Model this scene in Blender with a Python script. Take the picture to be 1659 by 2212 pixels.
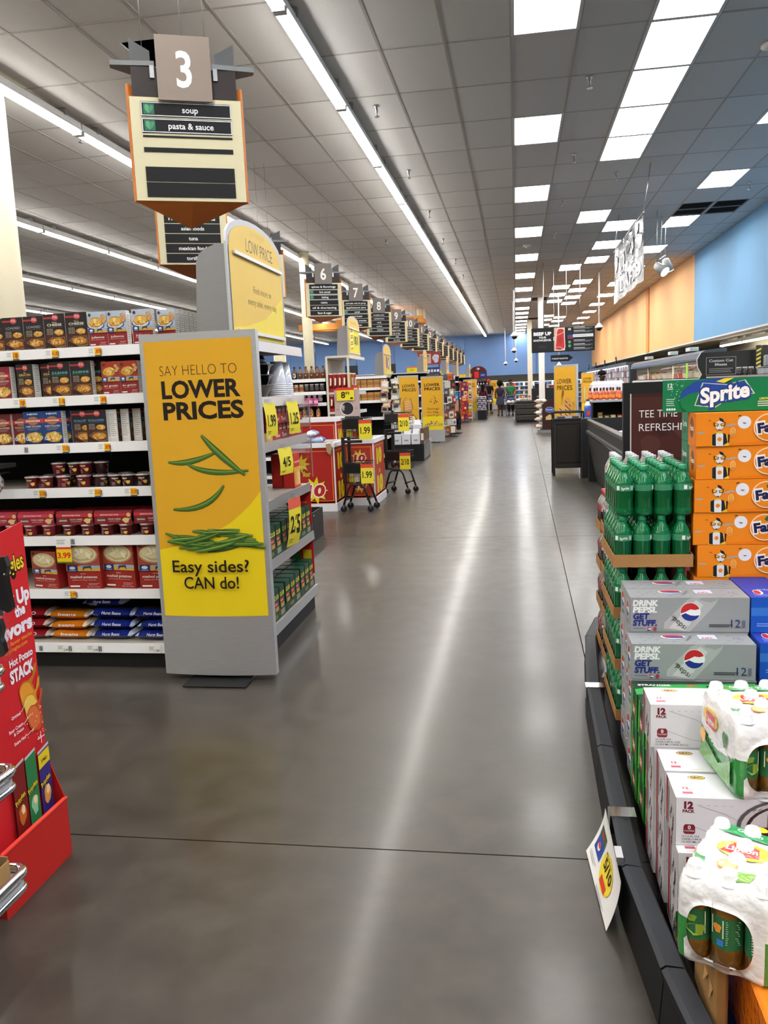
import bpy, bmesh, math, random
from mathutils import Vector, Matrix, Euler
from mathutils.geometry import tessellate_polygon
random.seed(7)
SC = bpy.context.scene
for o in list(bpy.data.objects): bpy.data.objects.remove(o, do_unlink=True)

# ------------------------------------------------------------------ camera, world, exposure
CAM_POS = Vector((0.0, 0.0, 1.5))
FPX, IMG_W, IMG_H = 1780.0, 1659.0, 2212.0          # focal length in pixels of the 1659 x 2212 frame
VANISH, TILT = (1115.0, 831.0), -0.042              # where the aisle runs to, slope of the horizon
def cam_axes():
    a = Vector(((VANISH[0]-IMG_W/2)/FPX, -(VANISH[1]-IMG_H/2)/FPX, -1)).normalized()
    p = Vector(((VANISH[0]-1000-IMG_W/2)/FPX, -(VANISH[1]-1000*TILT-IMG_H/2)/FPX, -1))
    up = p.cross(a).normalized()
    if up.y < 0: up = -up
    return a.cross(up), a, up
AX = cam_axes()
cam = bpy.data.cameras.new('camera'); cam_ob = bpy.data.objects.new('camera', cam)
SC.collection.objects.link(cam_ob); SC.camera = cam_ob
cam.sensor_fit = 'VERTICAL'; cam.sensor_height = 36.0; cam.lens = FPX/IMG_H*36.0
cam.clip_start, cam.clip_end = 0.05, 200
cam_ob.matrix_world = Matrix.Translation(CAM_POS) @ Matrix((AX[0], AX[1], AX[2])).to_4x4()
def view_px(p):                                      # pixel and depth of a world point
    q = Vector(p)-CAM_POS
    c = Vector((sum(AX[i][k]*q[i] for i in range(3)) for k in range(3)))
    return (IMG_W/2+FPX*c.x/-c.z, IMG_H/2-FPX*c.y/-c.z, -c.z) if c.z < -0.05 else (-1e5, -1e5, -1)

w = bpy.data.worlds.new('store_air'); SC.world = w; w.use_nodes = True
w.node_tree.nodes['Background'].inputs[0].default_value = (0.8, 0.86, 1.0, 1)
w.node_tree.nodes['Background'].inputs[1].default_value = 0.05
SC.view_settings.view_transform = 'Standard'; SC.view_settings.look = 'None'
SC.view_settings.gamma = 1.0; SC.view_settings.use_curve_mapping = False
SC.view_settings.exposure = 0.2
TUBE_POWER, TROFFER_POWER = 38.0, 16.0                # radiance of tubes and ceiling panels
cy = SC.cycles
cy.max_bounces = 8; cy.diffuse_bounces = 5; cy.glossy_bounces = 4; cy.transmission_bounces = 6; cy.transparent_max_bounces = 8
cy.caustics_reflective = False; cy.caustics_refractive = False
cy.sample_clamp_indirect = 8.0; cy.blur_glossy = 0.5

# ------------------------------------------------------------------ materials
def lin(c):
    if isinstance(c, str): c = tuple(int(c[i:i+2], 16) for i in (0, 2, 4))
    return tuple(((x/255)/12.92 if x/255 <= .04045 else ((x/255+.055)/1.055)**2.4) for x in c[:3])
MATS = {}
def finish(name, rough=.5, spec=.5, metal=0, coat=0, bump=0, bscale=60, trans=0, ior=1.45, alpha=1, vary=.06, vscale=9, aniso=None, emit=0):
    """a finish whose colour is the piece's own 'Col' attribute; noise gives wear and grain"""
    m = bpy.data.materials.new(name); m.use_nodes = True
    nt = m.node_tree; N, L = nt.nodes, nt.links; b = N['Principled BSDF']
    at = N.new('ShaderNodeAttribute'); at.attribute_name = 'Col'
    tc = N.new('ShaderNodeTexCoord'); no = N.new('ShaderNodeTexNoise'); no.inputs['Scale'].default_value = vscale; no.inputs['Detail'].default_value = 3
    mp = N.new('ShaderNodeMapping'); L.new(tc.outputs['Object'], mp.inputs[0]); L.new(mp.outputs[0], no.inputs[0])
    if aniso: mp.inputs['Scale'].default_value = aniso
    mr = N.new('ShaderNodeMapRange'); mr.inputs[3].default_value = 1-vary; mr.inputs[4].default_value = 1+vary
    L.new(no.outputs[0], mr.inputs[0])
    mx = N.new('ShaderNodeVectorMath'); mx.operation = 'SCALE'
    L.new(at.outputs['Color'], mx.inputs[0]); L.new(mr.outputs[0], mx.inputs['Scale']); L.new(mx.outputs[0], b.inputs['Base Color'])
    b.inputs['Roughness'].default_value = rough; b.inputs['Metallic'].default_value = metal
    b.inputs['Specular IOR Level'].default_value = spec; b.inputs['Coat Weight'].default_value = coat; b.inputs['Coat Roughness'].default_value = .08
    b.inputs['Transmission Weight'].default_value = trans; b.inputs['IOR'].default_value = ior; b.inputs['Alpha'].default_value = alpha
    if bump:
        n2 = N.new('ShaderNodeTexNoise'); n2.inputs['Scale'].default_value = bscale; n2.inputs['Detail'].default_value = 2
        L.new(mp.outputs[0], n2.inputs[0])
        bp = N.new('ShaderNodeBump'); bp.inputs['Strength'].default_value = bump; bp.inputs['Distance'].default_value = .01
        L.new(n2.outputs[0], bp.inputs['Height']); L.new(bp.outputs[0], b.inputs['Normal'])
    if emit:
        L.new(at.outputs['Color'], b.inputs['Emission Color']); b.inputs['Emission Strength'].default_value = emit
    MATS[name] = m; return m
finish('card', .46, .32, vary=.04)
finish('matte', .75, .25, vary=.08)
finish('paint', .5, .4, vary=.04)
finish('plastic', .28, .5, vary=.03)
finish('gloss', .14, .6, coat=.4, vary=.03)
finish('film', .18, .6, coat=.5, bump=.5, bscale=38, vary=.08, vscale=25)
finish('foil', .16, .7, metal=.75, bump=.6, bscale=45, vary=.15, vscale=30)
finish('steel', .32, .5, metal=.9, vary=.10, vscale=5, aniso=(3, 3, 60))
finish('brushed', .42, .5, metal=.6, vary=.16, vscale=6, aniso=(2, 2, 90))
finish('chrome', .12, .5, metal=1, vary=.03)
finish('rubber', .6, .3, vary=.1)
finish('kraft', .8, .2, vary=.1, vscale=30)
finish('pet', .06, .5, coat=.6, trans=.55, ior=1.33, vary=.02)
finish('clear', .05, .5, trans=.9, ior=1.2, alpha=.25, vary=0)
finish('screen', .2, .5, emit=.5)
finish('skin', .55, .35, vary=.06)
finish('cloth', .85, .15, bump=.3, bscale=150, vary=.1, vscale=20)
finish('tube_glow', .4, .3, emit=TUBE_POWER)
finish('panel_glow', .4, .3, emit=TROFFER_POWER)
finish('case_glow', .4, .3, emit=6)

# ------------------------------------------------------------------ mesh building
LINC = {}
def LC(c):
    if c not in LINC: LINC[c] = lin(c)
    return LINC[c]
class MB:
    def __init__(s, mat='card'):
        s.v, s.f, s.c, s.mi, s.sm, s.mats, s.cur, s.T = [], [], [], [], [], [mat], 0, None
    def mat(s, name):
        if name not in s.mats: s.mats.append(name)
        s.cur = s.mats.index(name); return s
    def vert(s, p):
        p = Vector(p); s.v.append(tuple(s.T @ p) if s.T is not None else tuple(p)); return len(s.v)-1
    def face(s, idx, col, smooth=False):
        s.f.append(tuple(idx)); s.c.append(LC(col)); s.mi.append(s.cur); s.sm.append(smooth)
    def poly(s, pts, col, smooth=False):
        s.face([s.vert(p) for p in pts], col, smooth); return s
    def box(s, a, b, col, cols=None):
        (x0, y0, z0), (x1, y1, z1) = a, b
        i = [s.vert(p) for p in ((x0,y0,z0),(x1,y0,z0),(x1,y1,z0),(x0,y1,z0),(x0,y0,z1),(x1,y0,z1),(x1,y1,z1),(x0,y1,z1))]
        cols = cols or {}
        for k, q in (('bottom',(3,2,1,0)),('top',(4,5,6,7)),('front',(0,1,5,4)),('back',(2,3,7,6)),('left',(3,0,4,7)),('right',(1,2,6,5))):
            s.face([i[j] for j in q], cols.get(k, col))
        return s
    def rbox(s, a, b, r, col, cols=None, seg=1):
        """box with chamfered edges"""
        c = [(a[k]+b[k])/2 for k in range(3)]; h = [abs(b[k]-a[k])/2 for k in range(3)]; r = min(r, *(x*.9 for x in h)); cols = cols or {}
        idx = {}
        for sx in (-1,1):
            for sy in (-1,1):
                for sz in (-1,1):
                    for ax in range(3):
                        d = [sx*(h[0]-(0 if ax==0 else r)), sy*(h[1]-(0 if ax==1 else r)), sz*(h[2]-(0 if ax==2 else r))]
                        idx[(sx,sy,sz,ax)] = s.vert([c[k]+d[k] for k in range(3)])
        nm = {(0,-1):'left',(0,1):'right',(1,-1):'front',(1,1):'back',(2,-1):'bottom',(2,1):'top'}
        for ax in range(3):
            u, v = (ax+1)%3, (ax+2)%3
            for sg in (-1,1):
                q = []
                for su, sv in ((-1,-1),(1,-1),(1,1),(-1,1)):
                    t = [0,0,0]; t[ax]=sg; t[u]=su; t[v]=sv; q.append(idx[(*t,ax)])
                s.face(q if sg>0 else q[::-1], cols.get(nm[(ax,sg)], col))
        for ax in range(3):
            u, v = (ax+1)%3, (ax+2)%3
            for su in (-1,1):
                for sv in (-1,1):
                    t0=[0,0,0]; t1=[0,0,0]; t0[ax]=-1; t1[ax]=1
                    for t in (t0,t1): t[u]=su; t[v]=sv
                    q = [idx[(*t0,u)], idx[(*t1,u)], idx[(*t1,v)], idx[(*t0,v)]]
                    s.face(q if su*sv<0 else q[::-1], cols.get(nm[(v,sv)] if v==2 else nm[(u,su)], col))
        for sx in (-1,1):
            for sy in (-1,1):
                for sz in (-1,1):
                    q = [idx[(sx,sy,sz,k)] for k in range(3)]
                    s.face(q if sx*sy*sz>0 else q[::-1], col)
        return s
    def prism(s, pts, d0, d1, axis, col, side=None, back=None):
        """extrude a 2D outline: axis 'y' uses (x,z), 'z' uses (x,y), 'x' uses (y,z)"""
        def P(p, d): return {'y':(p[0],d,p[1]),'z':(p[0],p[1],d),'x':(d,p[0],p[1])}[axis]
        n = len(pts); A = [s.vert(P(p,d0)) for p in pts]; B = [s.vert(P(p,d1)) for p in pts]
        s.face(A, col); s.face(B[::-1], back or col)
        for i in range(n):
            j=(i+1)%n; s.face((A[i],B[i],B[j],A[j]), side or col)
        return s
    def lathe(s, prof, n, o=(0,0,0), smooth=True, cap=True, sx=1, sy=1):
        """prof: (r, z, colour of the band up to the next point)"""
        rings = []
        for r, z, *_ in prof:
            rings.append([s.vert((o[0]+r*sx*math.cos(2*math.pi*k/n), o[1]+r*sy*math.sin(2*math.pi*k/n), o[2]+z)) for k in range(n)])
        for a in range(len(prof)-1):
            for k in range(n):
                j=(k+1)%n; s.face((rings[a][k], rings[a][j], rings[a+1][j], rings[a+1][k]), prof[a][2], smooth)
        if cap:
            if prof[0][0] > 1e-4: s.face(rings[0][::-1], prof[0][2])
            if prof[-1][0] > 1e-4: s.face(rings[-1], prof[-2][2])
        return s
    def tube(s, path, r, n, col, closed=False, smooth=True):
        path = [Vector(p) for p in path]; m = len(path); rings = []; ref = None
        for i, p in enumerate(path):
            if closed: t = (path[(i+1)%m]-path[i-1])
            else: t = path[min(i+1,m-1)]-path[max(i-1,0)]
            t.normalize()
            if ref is None: ref = Vector((0,0,1)) if abs(t.z)<.9 else Vector((1,0,0))
            u = (ref - t*ref.dot(t)); u.normalize(); v = t.cross(u); ref = u
            rr = r[i] if isinstance(r,(list,tuple)) else r
            rings.append([s.vert(p+u*rr*math.cos(2*math.pi*k/n)+v*rr*math.sin(2*math.pi*k/n)) for k in range(n)])
        for a in range(m if closed else m-1):
            b=(a+1)%m
            for k in range(n):
                j=(k+1)%n; s.face((rings[a][k],rings[a][j],rings[b][j],rings[b][k]), col, smooth)
        if not closed: s.face(rings[0][::-1], col); s.face(rings[-1], col)
        return s
    def ball(s, o, r, col, n=10, m=6, sz=1, sy=1, half=False):
        prof = []
        a0 = 0 if half else -math.pi/2
        for i in range(m+1):
            a = a0+(math.pi/2-a0)*i/m; prof.append((max(r*math.cos(a),1e-5), r*math.sin(a)*sz, col))
        return s.lathe(prof, n, o, cap=half, sy=sy)
    def cylx(s, p0, p1, r, n, col): return s.tube([p0,p1], r, n, col)
    def mesh(s, name):
        me = bpy.data.meshes.new(name)
        me.from_pydata(s.v, [], s.f)
        for k in s.mats: me.materials.append(MATS[k] if isinstance(k,str) else k)
        me.polygons.foreach_set('material_index', s.mi); me.polygons.foreach_set('use_smooth', s.sm)
        ca = me.color_attributes.new('Col', 'FLOAT_COLOR', 'CORNER'); buf = []
        for f, c in zip(s.f, s.c): buf.extend((*c, 1.0)*len(f))
        ca.data.foreach_set('color', buf); me.update()
        return me

TXT = {}
def glyphs(t, bold):
    k = (t, bold)
    if k not in TXT:
        cu = bpy.data.curves.new('t', 'FONT'); cu.body = t; cu.resolution_u = 3; cu.offset = bold
        ob = bpy.data.objects.new('t', cu); SC.collection.objects.link(ob)
        dg = bpy.context.evaluated_depsgraph_get(); ev = ob.evaluated_get(dg); me = ev.to_mesh()
        vs = [(v.co.x, v.co.y) for v in me.vertices]; fs = [tuple(p.vertices) for p in me.polygons]
        ev.to_mesh_clear(); bpy.data.objects.remove(ob); bpy.data.curves.remove(cu)
        xs = [v[0] for v in vs] or [0]; TXT[k] = (vs, fs, min(xs), max(xs))
    return TXT[k]
class Art:
    """flat print laid on a face: O corner, U right, V up"""
    def __init__(s, mb, O, U, V, lift=.0006, step=.00018):
        s.mb, s.O, s.U, s.V = mb, Vector(O), Vector(U).normalized(), Vector(V).normalized()
        s.N = s.U.cross(s.V); s.h, s.step, s.bend, s.clip = lift, step, None, None
    def P(s, x, y, h=None):
        h = s.h if h is None else h
        if s.bend: return s.bend(x, y, h)
        return s.O+s.U*x+s.V*y+s.N*h
    def cut(s, pts):
        x0, y0, x1, y1 = s.clip
        for ax, v, sg in ((0,x0,1),(0,x1,-1),(1,y0,1),(1,y1,-1)):
            out = []
            for a, b in zip(pts, pts[1:]+pts[:1]):
                da, db = (a[ax]-v)*sg, (b[ax]-v)*sg
                if da >= 0: out.append(a)
                if da*db < 0: t = da/(da-db); out.append((a[0]+(b[0]-a[0])*t, a[1]+(b[1]-a[1])*t))
            pts = out
        return pts
    def poly(s, pts, col):
        if s.clip: pts = s.cut([tuple(p) for p in pts])
        if len(pts) < 3: return s
        s.mb.poly([s.P(x,y) for x,y in pts], col); s.h += s.step; return s
    def rect(s, x0, y0, x1, y1, col): return s.poly([(x0,y0),(x1,y0),(x1,y1),(x0,y1)], col)
    def ell(s, cx, cy_, rx, ry, col, n=18, rot=0, a0=0, a1=2*math.pi):
        c, q = math.cos(rot), math.sin(rot); full = abs(a1-a0-2*math.pi) < 1e-6; m = n if full else n+1; P = []
        for i in range(m):
            a = a0+(a1-a0)*i/n; x, y = rx*math.cos(a), ry*math.sin(a); P.append((cx+x*c-y*q, cy_+x*q+y*c))
        return s.poly(P, col)
    def ring(s, cx, cy_, rx, ry, wd, col, n=24, a0=0, a1=2*math.pi):
        for i in range(n):
            a, b = a0+(a1-a0)*i/n, a0+(a1-a0)*(i+1)/n
            s.mb.poly([s.P(cx+(rx+d)*math.cos(t), cy_+(ry+d)*math.sin(t)) for t, d in ((a,0),(a,wd),(b,wd),(b,0))], col)
        s.h += s.step; return s
    def band(s, pts, wid, col):
        """a strip of varying width along pts"""
        n = len(pts); W = wid if isinstance(wid,(list,tuple)) else [wid]*n; Lf, Rt = [], []
        for i,(x,y) in enumerate(pts):
            a, b = pts[max(i-1,0)], pts[min(i+1,n-1)]; dx, dy = b[0]-a[0], b[1]-a[1]; d = math.hypot(dx,dy) or 1
            Lf.append((x-dy/d*W[i]/2, y+dx/d*W[i]/2)); Rt.append((x+dy/d*W[i]/2, y-dx/d*W[i]/2))
        for i in range(n-1): s.mb.poly([s.P(*q) for q in (Lf[i],Rt[i],Rt[i+1],Lf[i+1])], col)
        s.h += s.step; return s
    def text(s, t, x, y, h, col, bold=0.0, al='c', xs=1.0, rot=0, slant=0, fit=None):
        vs, fs, x0, x1 = glyphs(t, bold); k = h/.73; wd = (x1-x0)*k*xs
        if fit: xs *= fit/max(wd,1e-6); wd = fit
        off = {'c':-wd/2,'l':0,'r':-wd}[al]; c, q = math.cos(rot), math.sin(rot); base = len(s.mb.v)
        for vx, vy in vs:
            px = (vx-x0)*k*xs+off+slant*vy*k; py = vy*k
            s.mb.vert(s.P(x+px*c-py*q, y+px*q+py*c))
        for f in fs: s.mb.face([base+i for i in f], col)
        s.h += s.step; return s
    def lines(s, x0, x1, y, n, gap, th, col, rag=.25):
        for i in range(n): s.rect(x0, y-i*gap, x1-(x1-x0)*rag*((i*37%10)/10), y-i*gap+th, col); s.h -= s.step
        s.h += s.step; return s
    def blob(s, cx, cy_, rx, ry, col, n=14, j=.18, seed=1, rot=0):
        R = random.Random(seed); c, q = math.cos(rot), math.sin(rot); P = []
        for i in range(n):
            a = 2*math.pi*i/n; k = 1+R.uniform(-j,j); x, y = rx*k*math.cos(a), ry*k*math.sin(a); P.append((cx+x*c-y*q, cy_+x*q+y*c))
        return s.poly(P, col)

# ------------------------------------------------------------------ scene objects
def link(o, parent=None):
    SC.collection.objects.link(o)
    if parent is not None: o.parent = parent
    return o
def tag(o, label=None, cat=None, group=None, kind=None):
    if label: o['label'] = label
    if cat: o['category'] = cat
    if group: o['group'] = group
    if kind: o['kind'] = kind
    return o
def empty(name, loc=(0,0,0), rz=0, label=None, cat=None, group=None, rot=None):
    o = link(bpy.data.objects.new(name, None)); o.location = loc; o.rotation_euler = rot or (0,0,rz); o.empty_display_size = .05
    return tag(o, label, cat, group)
def put(name, mb, parent=None, loc=(0,0,0), rz=0, label=None, cat=None, group=None, kind=None, rot=None):
    o = link(bpy.data.objects.new(name, mb.mesh(name) if isinstance(mb, MB) else mb), parent)
    o.location = loc; o.rotation_euler = rot or (0,0,rz)
    return tag(o, label, cat, group, kind)
PROTO = {}
def proto(kind, name, cat, root, parts=()):
    """one model of a kind of thing: its own mesh (or None) and parts (name, mesh, (label), [(sub name, mesh)])"""
    P = []
    for p in parts:
        nm, mb, lab, subs = (list(p)+[None]*4)[:4]
        P.append((nm, mb.mesh(nm), lab, [(a, b.mesh(a)) for a, b in (subs or [])]))
    PROTO[kind] = (name, cat, root.mesh(name) if root else None, P)
def spawn(kind, label, loc, rz=0, group=None, rot=None, s=None):
    name, cat, me, P = PROTO[kind]
    r = link(bpy.data.objects.new(name, me)); r.location = loc; r.rotation_euler = rot or (0,0,rz)
    if s: r.scale = (s,s,s) if not isinstance(s,(tuple,list)) else s
    tag(r, label, cat, group)
    for nm, m, lab, subs in P:
        c = link(bpy.data.objects.new(nm, m), r)
        if lab: c['label'] = lab
        for a, b in subs: link(bpy.data.objects.new(a, b), c)
    return r
ORD = ['first','second','third','fourth','fifth','sixth','seventh','eighth','ninth','tenth','eleventh','twelfth','thirteenth','fourteenth','fifteenth','sixteenth','seventeenth','eighteenth','nineteenth','twentieth','twenty-first','twenty-second','twenty-third','twenty-fourth','twenty-fifth','twenty-sixth']
def arc(cx, cy_, r, a0, a1, n, ry=None):
    return [(cx+r*math.cos(math.radians(a0+(a1-a0)*i/n)), cy_+(ry or r)*math.sin(math.radians(a0+(a1-a0)*i/n))) for i in range(n+1)]

# ================================================================== the room
CZ = 4.674                                            # ceiling height
def special(name, build):
    m = bpy.data.materials.new(name); m.use_nodes = True; nt = m.node_tree
    build(nt.nodes, nt.links, nt.nodes['Principled BSDF']); MATS[name] = m
def concrete(N, L, b):
    g = N.new('ShaderNodeNewGeometry')
    def noise(scale, det=4, sc=(1,1,1)):
        mp = N.new('ShaderNodeMapping'); mp.inputs['Scale'].default_value = sc; L.new(g.outputs['Position'], mp.inputs[0])
        n = N.new('ShaderNodeTexNoise'); n.inputs['Scale'].default_value = scale; n.inputs['Detail'].default_value = det; L.new(mp.outputs[0], n.inputs[0]); return n
    n1, n2, n3 = noise(.55, 3), noise(7, 2), noise(26, 1)
    r1 = N.new('ShaderNodeValToRGB'); e = r1.color_ramp.elements
    e[0].position = .32; e[0].color = (.036,.029,.0225,1); e[1].position = .72; e[1].color = (.066,.057,.047,1); L.new(n1.outputs[0], r1.inputs[0])
    r2 = N.new('ShaderNodeMapRange'); r2.inputs[1].default_value = .35; r2.inputs[2].default_value = .75; r2.inputs[3].default_value = .82; r2.inputs[4].default_value = 1.22; L.new(n2.outputs[0], r2.inputs[0])
    r3 = N.new('ShaderNodeMapRange'); r3.inputs[1].default_value = .25; r3.inputs[2].default_value = .8; r3.inputs[3].default_value = .95; r3.inputs[4].default_value = 1.06; L.new(n3.outputs[0], r3.inputs[0])
    mu = N.new('ShaderNodeMath'); mu.operation = 'MULTIPLY'; L.new(r2.outputs[0], mu.inputs[0]); L.new(r3.outputs[0], mu.inputs[1])
    vm = N.new('ShaderNodeVectorMath'); vm.operation = 'SCALE'; L.new(r1.outputs[0], vm.inputs[0]); L.new(mu.outputs[0], vm.inputs['Scale']); L.new(vm.outputs[0], b.inputs['Base Color'])
    rr = N.new('ShaderNodeMapRange'); rr.inputs[1].default_value = .3; rr.inputs[2].default_value = .75; rr.inputs[3].default_value = .33; rr.inputs[4].default_value = .42; L.new(n2.outputs[0], rr.inputs[0]); L.new(rr.outputs[0], b.inputs['Roughness'])
    b.inputs['Specular IOR Level'].default_value = .34; b.inputs['Coat Weight'].default_value = .20; b.inputs['Coat Roughness'].default_value = .14; b.inputs['Coat IOR'].default_value = 1.45
    nw = noise(2.2, 1); cb = N.new('ShaderNodeBump'); cb.inputs['Strength'].default_value = .035; cb.inputs['Distance'].default_value = .02; L.new(nw.outputs[0], cb.inputs['Height']); L.new(cb.outputs[0], b.inputs['Coat Normal'])
special('polished_concrete', concrete)
def tilemat(N, L, b):
    oi = N.new('ShaderNodeObjectInfo'); mr = N.new('ShaderNodeMapRange'); mr.inputs[3].default_value = .93; mr.inputs[4].default_value = 1.04; L.new(oi.outputs['Random'], mr.inputs[0])
    g = N.new('ShaderNodeNewGeometry'); n = N.new('ShaderNodeTexNoise'); n.inputs['Scale'].default_value = 90; L.new(g.outputs['Position'], n.inputs[0])
    m2 = N.new('ShaderNodeMapRange'); m2.inputs[3].default_value = .9; m2.inputs[4].default_value = 1.06; L.new(n.outputs[0], m2.inputs[0])
    mu = N.new('ShaderNodeMath'); mu.operation = 'MULTIPLY'; L.new(mr.outputs[0], mu.inputs[0]); L.new(m2.outputs[0], mu.inputs[1])
    vm = N.new('ShaderNodeVectorMath'); vm.operation = 'SCALE'; vm.inputs[0].default_value = (.72,.705,.69); L.new(mu.outputs[0], vm.inputs['Scale']); L.new(vm.outputs[0], b.inputs['Base Color'])
    b.inputs['Roughness'].default_value = .85; b.inputs['Specular IOR Level'].default_value = .2
special('ceiling_board', tilemat)
def wallmat(col):
    def f(N, L, b):
        g = N.new('ShaderNodeNewGeometry'); n = N.new('ShaderNodeTexNoise'); n.inputs['Scale'].default_value = 1.2; n.inputs['Detail'].default_value = 5; L.new(g.outputs['Position'], n.inputs[0])
        m2 = N.new('ShaderNodeMapRange'); m2.inputs[3].default_value = .94; m2.inputs[4].default_value = 1.06; L.new(n.outputs[0], m2.inputs[0])
        vm = N.new('ShaderNodeVectorMath'); vm.operation = 'SCALE'; vm.inputs[0].default_value = lin(col); L.new(m2.outputs[0], vm.inputs['Scale']); L.new(vm.outputs[0], b.inputs['Base Color'])
        n3 = N.new('ShaderNodeTexNoise'); n3.inputs['Scale'].default_value = 140; L.new(g.outputs['Position'], n3.inputs[0])
        bp = N.new('ShaderNodeBump'); bp.inputs['Strength'].default_value = .08; bp.inputs['Distance'].default_value = .004; L.new(n3.outputs[0], bp.inputs['Height']); L.new(bp.outputs[0], b.inputs['Normal'])
        b.inputs['Roughness'].default_value = .6; b.inputs['Specular IOR Level'].default_value = .3
    return f
for nm, col in (('wall_blue','6FA3CC'),('wall_orange','F2B878'),('wall_orange_dark','E0913F'),('wall_cream','D8D0B4'),('wall_sky','7BA0D8'),('wall_dark','3A3934')):
    special(nm, wallmat(col))

# --- floor: poured slabs with sawn joints
X0, X1, Y0, Y1 = -30.0, 8.0, -6.0, 53.5
f = put('floor', MB('rubber').box((X0,Y0,-.06),(X1,Y1,-.012),'1C1815'), kind='structure')
def jx(y): return .315+.0071*y                        # the long joint runs a touch askew
ys = [Y0,2.49,8.2,13.95,19.7,25.45,31.2,36.95,42.7,48.4,Y1]; g = .003
cols = [lambda y:X0, lambda y:-22.0, lambda y:-16.5, lambda y:-11, lambda y:-5.4, jx, lambda y:X1]
for j in range(len(ys)-1):
    for i in range(len(cols)-1):
        a, b = ys[j]+g, ys[j+1]-g; mb = MB('polished_concrete')
        mb.prism([(cols[i](a)+g,a),(cols[i+1](a)-g,a),(cols[i+1](b)-g,b),(cols[i](b)+g,b)], -.012, 0, 'z', '808080')
        s = put('slab', mb, f)
# --- ceiling: board tiles in a T-bar grid
TX, TY, GX, GY = .612, 1.19, .01, 8.25
ceil = put('ceiling', MB('matte').box((X0,Y0,CZ+.5),(X1,Y1,CZ+.56),'2A2827'), kind='structure')
TROFF = [(0,j) for j in (-10,-7,-4,-1,2,5,8,11,14,17,20,23,25,27,29,31,33,35,37)]+[(2,j) for j in (-9,-8,-7,-6,-4,-3,-2,-1,0,1,2,3,7,13,17,19,21,27,29,32)]+\
        [(3,j) for j in (8,10,12,16,18,20,22,28,30,33)]+[(5,j) for j in (-10,-7,-4,-1,2,5,8,11,14,17,20,23,26,29,32)]
skip = set(TROFF)|{(5,7),(6,7),(-6,-1)}|{(1,20),(0,28),(1,28)}
ks = range(math.floor((X0-GX)/TX), math.floor((4.68-GX)/TX)); js = range(math.floor((Y0-GY)/TY), math.floor((Y1-GY)/TY))
cells = []
for k in ks:
    for j in js:
        if (k,j) in skip: continue
        x, y = GX+TX*k, GY+TY*j; u, v, d = view_px((x+TX/2, y+TY/2, CZ))
        seen = d > 0 and -150 < u < IMG_W+150 and -150 < v < IMG_H
        cells.append((d if seen else 1e6+abs(y), x, y))
cells.sort()
for a_, b_ in (((-3.648,7.072),(-3.46,8.238)),((-3.46,7.072),(-3.062,7.48)),((-3.46,8.1),(-3.062,8.238))): put('cut_tile', MB('ceiling_board').box((*a_,CZ+.004),(*b_,CZ+.02),'C0BEB8'), ceil)
tm = MB('ceiling_board').box((.012,.012,.004),(TX-.012,TY-.012,.02),'C0BEB8').mesh('tile')
for n,(d,x,y) in enumerate(cells[:296]):
    put('tile', tm, ceil, (x,y,CZ))
    if n % 41 == 7: SC.collection.objects[-1].location.z += .004
mb = MB('ceiling_board')
for d,x,y in cells[296:]: mb.poly([(x+.012,y+TY-.012,CZ+.004),(x+TX-.012,y+TY-.012,CZ+.004),(x+TX-.012,y+.012,CZ+.004),(x+.012,y+.012,CZ+.004)], 'C0BEB8')
put('distant_tiles', mb, ceil, kind='stuff')
mb = MB('paint')
for k in list(ks)+[ks[-1]+1]: mb.box((GX+TX*k-.012,Y0,CZ),(GX+TX*k+.012,Y1,CZ+.006),'ACA9A5')
for j in js: mb.box((X0,GY+TY*j-.012,CZ+.0005),(4.66,GY+TY*j+.012,CZ+.0055),'ACA9A5')
put('grid_bars', mb, ceil, kind='stuff')
mb = MB('ceiling_board')
for j in js: mb.poly([(GX+TX*7+.012,GY+TY*(j+1)-.012,CZ+.004),(4.66,GY+TY*(j+1)-.012,CZ+.004),(4.66,GY+TY*j+.012,CZ+.004),(GX+TX*7+.012,GY+TY*j+.012,CZ+.004)], 'C0BEB8')
put('edge_tiles', mb, ceil, kind='stuff')
# --- walls
wr = put('wall_right', MB('wall_dark').box((4.70,Y0,2.46),(4.95,Y1,CZ+.5),'808080'), kind='structure')
put('panel', MB('wall_blue').box((4.66,Y0,2.44),(4.70,23.25,CZ),'808080'), wr)
put('panel', MB('wall_orange').box((4.66,23.27,2.44),(4.70,30.75,CZ),'808080'), wr)
put('pilaster', MB('wall_orange_dark').box((4.63,30.77,2.44),(4.70,31.3,CZ),'808080'), wr)
put('panel', MB('wall_orange').box((4.66,31.32,2.44),(4.70,Y1-.02,CZ),'808080'), wr)
put('trim_1', MB('paint').box((4.655,Y0,2.405),(4.96,Y1,2.44),'D8D8D4'), kind='structure')
put('trim_2', MB('matte').box((4.96,Y0,2.50),(X1,Y1,2.56),'B9B7AE'), kind='structure')           # low ceiling over the service counter
put('wall_counter', MB('wall_cream').box((6.6,Y0,0),(6.75,Y1,2.5),'808080'), kind='structure')
wb = put('wall_back', MB('wall_sky').box((X0,Y1,1.95),(X1,Y1+.2,CZ+.5),'808080'), kind='structure')
for x in (-22.,-15.,-8.5,-3.55,.9): put('pilaster', MB('wall_sky').box((x,Y1-.06,1.96),(x+.35,Y1,CZ),'808080'), wb)
put('trim_3', MB('wall_dark').box((-3.3,Y1-1.0,1.66),(4.6,Y1-.07,2.12),'808080'), kind='structure')
put('wall_back_lower', MB('wall_dark').box((X0,Y1,0),(X1,Y1+.2,1.95),'808080'), kind='structure')
put('wall_left', MB('wall_sky').box((X0-.2,Y0,0),(X0,Y1,CZ+.5),'808080'), kind='structure')
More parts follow.
